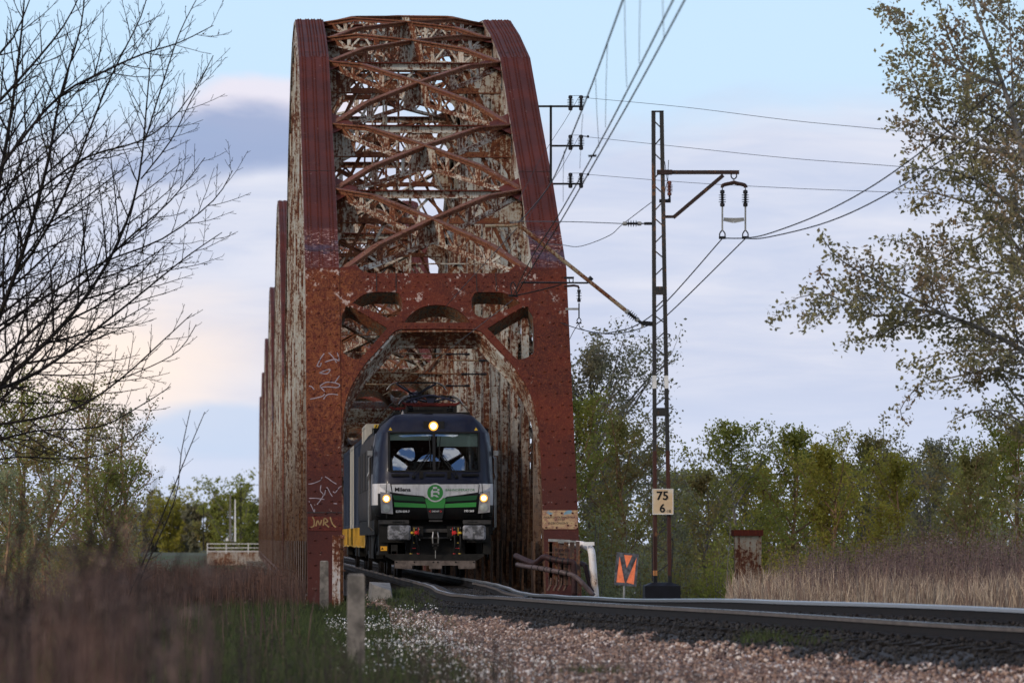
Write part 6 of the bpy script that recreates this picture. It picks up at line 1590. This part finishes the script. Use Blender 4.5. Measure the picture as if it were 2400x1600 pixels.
# shrubs filling the lower part
sg = 'willow shrubs under the right trees'
def shrub(seed, px, ytop, Y, wpx, leaf, label, zb=ZB, n=4500, lsz=(.07, .12), group=sg):
    r = random.Random(seed); k = Y / F; c = at(px, ytop, Y); g = Grow(seed, .008); base = Vector((c.x, Y, zb)); H = c.z - zb; W = wpx * k / 2; L = []
    for i in range(26):
        a = r.uniform(0, 6.283); rr_ = W * math.sqrt(r.random()); tip = base + Vector((math.cos(a) * rr_, math.sin(a) * rr_ * .8, H * r.uniform(.7, 1.) * (1 - .35 * (rr_ / W) ** 2))); st = base + Vector((math.cos(a) * rr_ * .3, math.sin(a) * rr_ * .3, 0))
        q = [st, st.lerp(tip, .4) + Vector((r.uniform(-.1, .1), r.uniform(-.1, .1), H * .05)), st.lerp(tip, .75) + Vector((r.uniform(-.1, .1), 0, H * .03)), tip]; g.mb.tube(q, [.03, .022, .014, .008], 4, cap=False); L += [(q[1], q[2]), (q[2], q[3]), (q[2], q[3])]
    P_ = []
    for i in range(n):
        a, b_ = r.choice(L); P_.append(a.lerp(b_, r.random()) + Vector((r.gauss(0, .28), r.gauss(0, .3), r.gauss(0, .25))))
    rt = empty('shrub', base); tag(rt, label, 'shrub', group); bt(g.mb, 'stems', [M['bark_grey']], rt)
    C = np.array([tuple(p - base) for p in P_]); link('foliage', quads_mesh('foliage', C, lsz, M[leaf], np.random.RandomState(seed)), rt)
for i, (px, yt, Y, wp, lf, lb) in enumerate(((1380, 1170, 150, 190, 'lf4', 'grey green shrub beside the white pipe'), (1480, 1200, 156, 180, 'lf4', 'grey green shrub left of the kilometre board'), (1600, 1190, 152, 190, 'lf2', 'olive shrub right of the mast foot'), (1700, 1215, 150, 170, 'lf1', 'dark green shrub left of the steel pillar'),
        (1830, 1200, 158, 200, 'lf3', 'yellow shrub right of the steel pillar'), (1960, 1210, 152, 200, 'lf1', 'green shrub in the middle behind the reeds'), (2090, 1200, 150, 200, 'lf2', 'olive shrub behind the purple reeds'), (2220, 1190, 148, 200, 'lf1', 'green shrub with pale tips near the right edge'), (2350, 1170, 146, 200, 'lf4', 'greyish shrub at the right edge'), (1430, 1120, 166, 220, 'lf2', 'tall shrub behind the portal post foot'))):
    shrub(300 + i, px, yt, Y, wp, lf, lb)
for i, (px, yt, Y, wp, lf, lb) in enumerate(((1585, 1120, 215, 120, 'lf4', 'hazy low tree far right of the mast'), (1755, 1075, 210, 130, 'lf2', 'olive tree behind the gap left of the bright green pointed one'), (1905, 1050, 215, 150, 'lf1', 'green tree filling between two taller tops in the grove'), (1990, 1060, 205, 140, 'lf3', 'yellowish tree in the second row of the grove'),
        (2060, 1045, 212, 140, 'lf5', 'pale tree in the second row of the grove'), (2140, 1065, 208, 140, 'lf2', 'olive tree behind the low yellow one'), (2235, 1050, 214, 150, 'lf1', 'green tree in the second row near the right edge'), (2330, 1040, 210, 150, 'lf3', 'yellow green tree in the second row at the right edge'), (1420, 1040, 205, 150, 'lf4', 'grey green tree behind the olive one at the portal post'))):
    bgtree(500 + i, px, yt, Y, ZB, wp, lf, lb, 'bark_grey', 4500, (.09, .16))
# left grove
gl_ = 'trees on the left bank'
bgtree(201, 60, 880, 120, -3.4, 260, 'lf1', 'green tree at the left edge behind the bare branches', 'bark_tan', 7500, (.05, .09), gl_, ystart=.2)
bgtree(202, 200, 850, 126, -3.4, 190, 'lf2', 'tall thin leafed tree left of centre of the left grove', 'bark_tan', 5200, (.05, .09), gl_, ystart=.2)
bgtree(203, 300, 905, 130, -3.4, 170, 'lf5', 'sparse upright tree at the right side of the left grove', 'bark_tan', 3300, (.05, .085), gl_, ystart=.2)
bgtree(204, 120, 1000, 115, -3.4, 240, 'lf2', 'dark bushy tree low in the left grove', 'bark_tan', 7000, (.05, .09), gl_)
bgtree(205, 250, 1060, 122, -3.4, 200, 'lf1', 'green bushy tree low at the right of the left grove', 'bark_tan', 6000, (.05, .09), gl_)
bgtree(206, 20, 1080, 110, -3.4, 200, 'lf4', 'shadowy bush at the left edge', 'bark_tan', 5000, (.05, .09), gl_)
# far trees beyond the river
gf = 'trees on the far bank'
for i, (px, yt, w_, lf, lb) in enumerate(((548, 1162, 120, 'lf1', 'dense dark green far tree behind the concrete poles'), (500, 1172, 70, 'lf2', 'far olive tree left of the concrete poles'), (590, 1185, 70, 'lf1', 'small far green tree against the truss edge'), (455, 1178, 40, 'lf5', 'slim pale far tree'), (400, 1188, 110, 'lf3', 'yellowish round far tree'), (430, 1200, 70, 'lf5', 'brownish far bush right of the yellowish tree'), (350, 1205, 90, 'lf5', 'brown far trees at the end of the left grove'), (300, 1215, 90, 'lf2', 'dark far tree behind the left weeds'))):
    bgtree(400 + i, px, yt, 720 + i * 4, -3.5, w_, lf, lb, 'bark_grey', 3800, (.28, .5), gf, name='far_tree', ystart=.05)
# distant wood
rr = random.Random(77); P_ = []
def wood(x0, x1, Y, h, n):
    for i in range(n):
        x = rr.uniform(x0, x1); hh = h * (.75 + .25 * math.sin(x * .11) + .2 * math.sin(x * .37 + 1)); P_.append((x, Y + rr.uniform(-8, 8), -4.5 + hh * rr.random() ** .6))
def band(x0, x1, Y0, Y1, z0, z1, n):
    return [(x, rr.uniform(Y0, Y1), z0 + (z1 - z0) * (.8 + .12 * math.sin(x * 1.3) + .1 * math.sin(x * 3.1 + 1)) * rr.random() ** .7) for x in (rr.uniform(x0, x1) for i in range(n))]
o = link('thicket', quads_mesh('thicket', band(11, 38, 218, 240, -4.6, 4.4, 15000), (.16, .3), M['lf2'], np.random.RandomState(9))); tag(o, 'dense thicket closing the gaps behind the right trees', 'thicket', kind='stuff')
o = link('thicket', quads_mesh('thicket', band(-9, -2.6, 138, 150, -3.8, 2.6, 9000), (.09, .16), M['lf2'], np.random.RandomState(10))); tag(o, 'dense thicket closing the gaps behind the left trees', 'thicket', kind='stuff')
wood(-260, 0, 760, 8, 9000); wood(40, 330, 420, 9, 14000)
o = link('distant_wood', quads_mesh('distant_wood', P_, (.6, 1.3), M['lf2'], np.random.RandomState(8))); tag(o, 'distant tree belt along the far river bank', 'wood', kind='stuff')

# grasses, reeds and weeds --------------------------------------------
def blades(name, B_, H_, Wd, mat, seed, lean=.18, seg=2, label='', cat='grass', heads=None):
    rs_ = np.random.RandomState(seed); B_ = np.asarray(B_, float); n = len(B_); H_ = np.asarray(H_, float).reshape(n)
    a = rs_.uniform(0, 6.283, n); la = rs_.uniform(0, 6.283, n); ll = np.abs(rs_.normal(0, lean, n)) * H_
    wx, wy = np.cos(a) * Wd / 2, np.sin(a) * Wd / 2; ex, ey = np.cos(la) * ll, np.sin(la) * ll
    R0 = np.zeros((n, 2 * seg + 1, 3))
    for j in range(seg):
        f = j / seg; w_ = 1 - .35 * f
        R0[:, 2 * j, 0] = B_[:, 0] - wx * w_ + ex * f * f; R0[:, 2 * j, 1] = B_[:, 1] - wy * w_ + ey * f * f; R0[:, 2 * j, 2] = B_[:, 2] + H_ * f
        R0[:, 2 * j + 1, 0] = B_[:, 0] + wx * w_ + ex * f * f; R0[:, 2 * j + 1, 1] = B_[:, 1] + wy * w_ + ey * f * f; R0[:, 2 * j + 1, 2] = B_[:, 2] + H_ * f
    R0[:, -1, 0] = B_[:, 0] + ex; R0[:, -1, 1] = B_[:, 1] + ey; R0[:, -1, 2] = B_[:, 2] + H_
    k = 2 * seg + 1; T = []
    for j in range(seg - 1): T += [(2 * j, 2 * j + 1, 2 * j + 3), (2 * j, 2 * j + 3, 2 * j + 2)]
    T += [(2 * seg - 2, 2 * seg - 1, 2 * seg)]; T = np.array(T)
    V = R0.reshape(-1, 3); Fs = (T[None] + k * np.arange(n)[:, None, None]).reshape(-1, 3)
    if heads:
        cnt, sz, spread = heads; tips = R0[:, -1, :]; idx = np.repeat(np.arange(n), cnt); m_ = len(idx)
        back = rs_.uniform(0, .28, m_)[:, None]; c = tips[idx] * (1 - back) + (R0[idx, 0, :]) * back + rs_.normal(0, spread, (m_, 3)) * np.array([1, 1, .6])
        u = rs_.normal(0, 1, (m_, 3)); u /= np.linalg.norm(u, axis=1)[:, None]; v = rs_.normal(0, 1, (m_, 3)); v /= np.linalg.norm(v, axis=1)[:, None]
        s_ = rs_.uniform(sz * .5, sz * 1.4, (m_, 1)); tri = np.stack([c - u * s_, c + u * s_, c + v * s_ * 1.3], 1).reshape(-1, 3)
        Fs = np.concatenate([Fs, len(V) + np.arange(3 * m_).reshape(-1, 3)]); V = np.concatenate([V, tri])
    me = bpy.data.meshes.new(name); me.vertices.add(len(V)); me.vertices.foreach_set('co', V.reshape(-1)); me.loops.add(len(Fs) * 3); me.loops.foreach_set('vertex_index', Fs.reshape(-1).astype(np.int32))
    me.polygons.add(len(Fs)); me.polygons.foreach_set('loop_start', np.arange(0, len(Fs) * 3, 3, dtype=np.int32)); me.update(); me.materials.append(mat)
    return tag(link(name, me), label, cat, kind='stuff')
def vary(name, cols, scale=4., rough=.9):
    m, s, b = newmat(name); P = pos(s); n = s.noise(P, scale, 4, .7, scl=(1, 1, .25)); n2 = s.noise(P, scale * .22, 3, .5)
    c = s.mix(s.rmp(n, .35, .65), cols[0], cols[1]); c = s.mix(s.rmp(n2, .42, .6), c, cols[2]); s.put(b.inputs['Base Color'], c); b.inputs['Roughness'].default_value = rough; b.inputs['Specular IOR Level'].default_value = .15; return m
M['grass'] = vary('green_grass', ((.018, .030, .010), (.070, .092, .030), (.036, .040, .018)), 14)
M['straw'] = vary('dry_reed', ((.26, .19, .13), (.50, .40, .30), (.17, .11, .085)), 9)
M['redweed'] = vary('red_brown_weed', ((.040, .020, .016), (.14, .075, .055), (.085, .052, .040)), 9)
M['purple'] = vary('purple_brown_weed', ((.040, .026, .025), (.12, .080, .072), (.07, .043, .036)), 9)
M['purple2'] = vary('purple_dry_weed', ((.075, .050, .048), (.17, .12, .11), (.10, .065, .06)), 9)
M['nearweed'] = vary('near_red_weed', ((.018, .010, .009), (.20, .11, .085), (.085, .045, .038)), 26)
M['nearweed2'] = vary('near_brown_weed', ((.022, .015, .014), (.16, .11, .095), (.06, .042, .038)), 16)
M['darkweed'] = vary('dark_weed', ((.030, .024, .022), (.06, .045, .04), (.045, .035, .03)), 5)
M['flower'] = plain('white_flower', (.62, .60, .58), .8, var=.1)
q = random.Random(21)
def scatter(n, fx, fy, ok=lambda x, y: True):
    out = []
    while len(out) < n:
        y = fy(); x = fx(y)
        if ok(x, y): out.append((x, y, gz(x, y) - .01))
    return out
U = q.uniform
# short grass left of the ballast, and in front of the bridge
def Xpx(px, Y): return (px - 578.6) * Y / F
P1 = scatter(56000, lambda y: U(Xpx(0, y), xb(y) + .35), lambda: U(52, 128), lambda x, y: gnoise(x * 1.3, y * .5) + U(-.8, .8) > -.35 and (x < xb(y) - .1 or U(0, 1) < .25))
blades('grass', P1, [U(.10, .34) * (1.45 if p[0] < 1.1 else .75) for p in P1], .012, M['grass'], 1, .45, 2, 'green spring grass left of the ballast')
P1 = scatter(5000, lambda y: U(Xpx(690, y), xb(y) + .5), lambda: U(108, 126)); blades('low_weeds', P1, [U(.04, .14) for p in P1], .02, M['grass'], 2, .5, 2, 'low green weeds between the posts and the ballast')
P1 = scatter(9500, lambda y: U(Xpx(200, y), Xpx(715, y)), lambda: U(111, 127), lambda x, y: U(0, 1) < .5 + .5 * smooth(1.3, -.6, x)); blades('dry_weeds', P1, [U(.4, 1.12) * (1 - .35 * smooth(.6, 1.4, p[0])) * (1 if U(0, 1) < .85 else 1.15) for p in P1], .014, M['redweed'], 3, .09, 3, 'red brown dry weed stalks in front of the left truss', 'weeds', (5, .014, .03))
P1 = scatter(1000, lambda y: U(Xpx(-60, y), Xpx(720, y)), lambda: U(58, 100), lambda x, y: U(0, 1) < .12 + .88 * smooth(-.6, -2.2, x)); blades('dry_weeds', P1, [U(.5, 1.15) for p in P1], .013, M['purple'], 4, .1, 3, 'purple brown dry weeds in the left middle ground', 'weeds', (5, .013, .03))
# near blurred weeds (left corner)
def near(n, pxa, pxb, Ya, Yb, topf, name, mat, seed, wd, label, heads):
    Pn, Hn = [], []
    for i in range(n):
        Y = U(Ya, Yb); px = U(pxa, pxb); p = at(px, 1600, Y); zt = at(px, topf(px) + abs(q.gauss(0, 70)), Y).z; zg = gz(p.x, Y); Pn.append((p.x, Y, zg)); Hn.append(max(.2, zt - zg))
    blades(name, Pn, Hn, wd, mat, seed, .05, 3, label, 'weeds', heads)
near(60, -200, 420, 7, 13, lambda x: 1275 + 60 * math.sin(x * .017 + 1) + max(0, x - 120) * .55, 'tall_weeds', M['nearweed'], 5, .022, 'blurred tall reddish weeds close to the camera at lower left', (10, .010, .02))
near(100, -200, 520, 14, 30, lambda x: 1225 + 45 * math.sin(x * .021) + max(0, x - 330) * .5, 'tall_weeds', M['nearweed2'], 6, .018, 'blurred purple brown weeds behind the nearest ones', (14, .017, .03))
near(230, -100, 1000, 30, 52, lambda x: 1300 + 40 * math.sin(x * .03) + max(0, min(x, 700) - 250) * .52, 'tall_weeds', M['darkweed'], 7, .012, 'dark thin weeds in the lower left middle', (9, .012, .03))
near(190, 560, 1200, 36, 60, lambda x: 1440, 'tall_weeds', M['darkweed'], 8, .008, 'few dark stems standing before the ballast', (8, .012, .04))
near(170, 980, 1700, 40, 60, lambda x: 1490 + 35 * math.sin(x * .024), 'tall_weeds', M['darkweed'], 9, .007, 'sparse dark stems before the near rail', (10, .012, .05))
# brushy dark bush, lower left
g = Grow(31, .003); DBs = 34.
for i in range(22):
    x0 = U(-120, 330); y1 = U(1080, 1260) + max(0, x0 - 100) * .12; x1 = x0 + U(-20, 150); g.limb(curve([(x0, 1640), ((x0 + x1) / 2 - 10, (1640 + y1) / 2), (x1, y1)], DBs + U(-4, 4), 0), .012, .003, 1, 3, .12, R(36), .30, .3, .14, 4, 2)
for pts in ([(240, 1540), (330, 1330), (400, 1160), (440, 1060), (480, 965)], [(250, 1540), (345, 1320), (410, 1170), (425, 1060), (446, 960)]): g.limb(curve(pts, 88, 0), .015, .006, 2, 3, .22, R(38), .10, .2, .1, 5, 3)
tb = at(100, 1600, DBs); tb.z = gz(tb.x, DBs); rr = random.Random(2)
plant_tree('leafless_bush', 'dark leafless bush in the lower left with two long twigs rising right', 'bush', tb, g, M['bark_dark'], M['bud'], [p for p in g.tips if rr.random() < .4], (.012, .03), seed=3, crown='buds')
# small white flowers
P1 = scatter(2600, lambda y: U(Xpx(760, y), xb(y) + .2 + 1.6 * smooth(80, 60, y)), lambda: U(58, 104), lambda x, y: gnoise(x * 2.1 + 1, y * .4) > .05 or U(0, 1) < .25)
o = link('white_flowers', quads_mesh('white_flowers', [(x, y, z + U(.06, .2)) for x, y, z in P1], (.018, .036), M['flower'], np.random.RandomState(4), (1., 1.))); tag(o, 'tiny white flowers scattered at the edge of the ballast', 'flowers', kind='stuff')
# right side
P1 = scatter(14000, lambda y: U(Xc(y) + 1.9, Xc(y) + 13), lambda: U(84, 128), lambda x, y: x > Xpx(1390, y)); blades('grass', P1, [U(.1, .34) for p in P1], .012, M['grass'], 11, .35, 2, 'green grass strip beyond the rails on the right')
def okr(x, y): return x > Xpx(1715, y) + U(-.2, .5) and x < Xpx(2520, y)
P1 = scatter(13000, lambda y: U(Xc(y) + 3.2, Xc(y) + 12), lambda: U(104, 128), okr); blades('dry_reeds', P1, [U(.3, 1.05) * (.75 + .35 * smooth(7, 10, p[0])) * (.85 + .35 * gnoise(p[0] * 1.7, p[1] * .8)) for p in P1], .016, M['straw'], 12, .28, 3, 'pale straw coloured dry reeds beyond the right rail', 'reeds')
P1 = scatter(4200, lambda y: U(Xc(y) + 5, Xc(y) + 14), lambda: U(112, 130), lambda x, y: x > Xpx(1930, y) - U(0, 1.5) and x < Xpx(2520, y)); blades('purple_weeds', P1, [U(.8, 2.1) * (.72 + .28 * smooth(11, 15, p[0])) * (.85 + .3 * gnoise(p[0] * 1.3, p[1] * .6)) for p in P1], .013, M['purple2'], 13, .14, 3, 'purple brown dry weeds standing above the straw on the right', 'weeds', (7, .020, .05))
P1 = scatter(500, lambda y: U(Xc(y) - 2.6, Xc(y) + 2.4), lambda: U(104, 127)); blades('track_weeds', P1, [U(.04, .12) for p in P1], .02, M['grass'], 14, .5, 2, 'small green weed tufts between the rails before the bridge')
for i, (px, py, Y, n, hh) in enumerate(((930, 1372, 118, 500, .30), (1790, 1540, 72, 300, .24), (1900, 1545, 70, 200, .2), (1390, 1590, 63, 300, .2), (450, 1590, 63, 400, .3))):
    c_ = at(px, py, Y); P1 = [(c_.x + q.gauss(0, .22), Y + q.gauss(0, .5), 0) for k in range(n)]; P1 = [(x, y, gz(x, y)) for x, y, z in P1]
    blades('grass_tuft', P1, [U(.3, 1) * hh for p in P1], .014, M['grass'], 20 + i, .5, 2, ('bushy green tuft beside the broken concrete block', 'blurred green tuft on the ballast under the near rail', 'smaller green tuft on the ballast farther right', 'green tuft at the bottom edge in the ballast', 'yellow green tuft at the bottom edge among the weeds')[i])
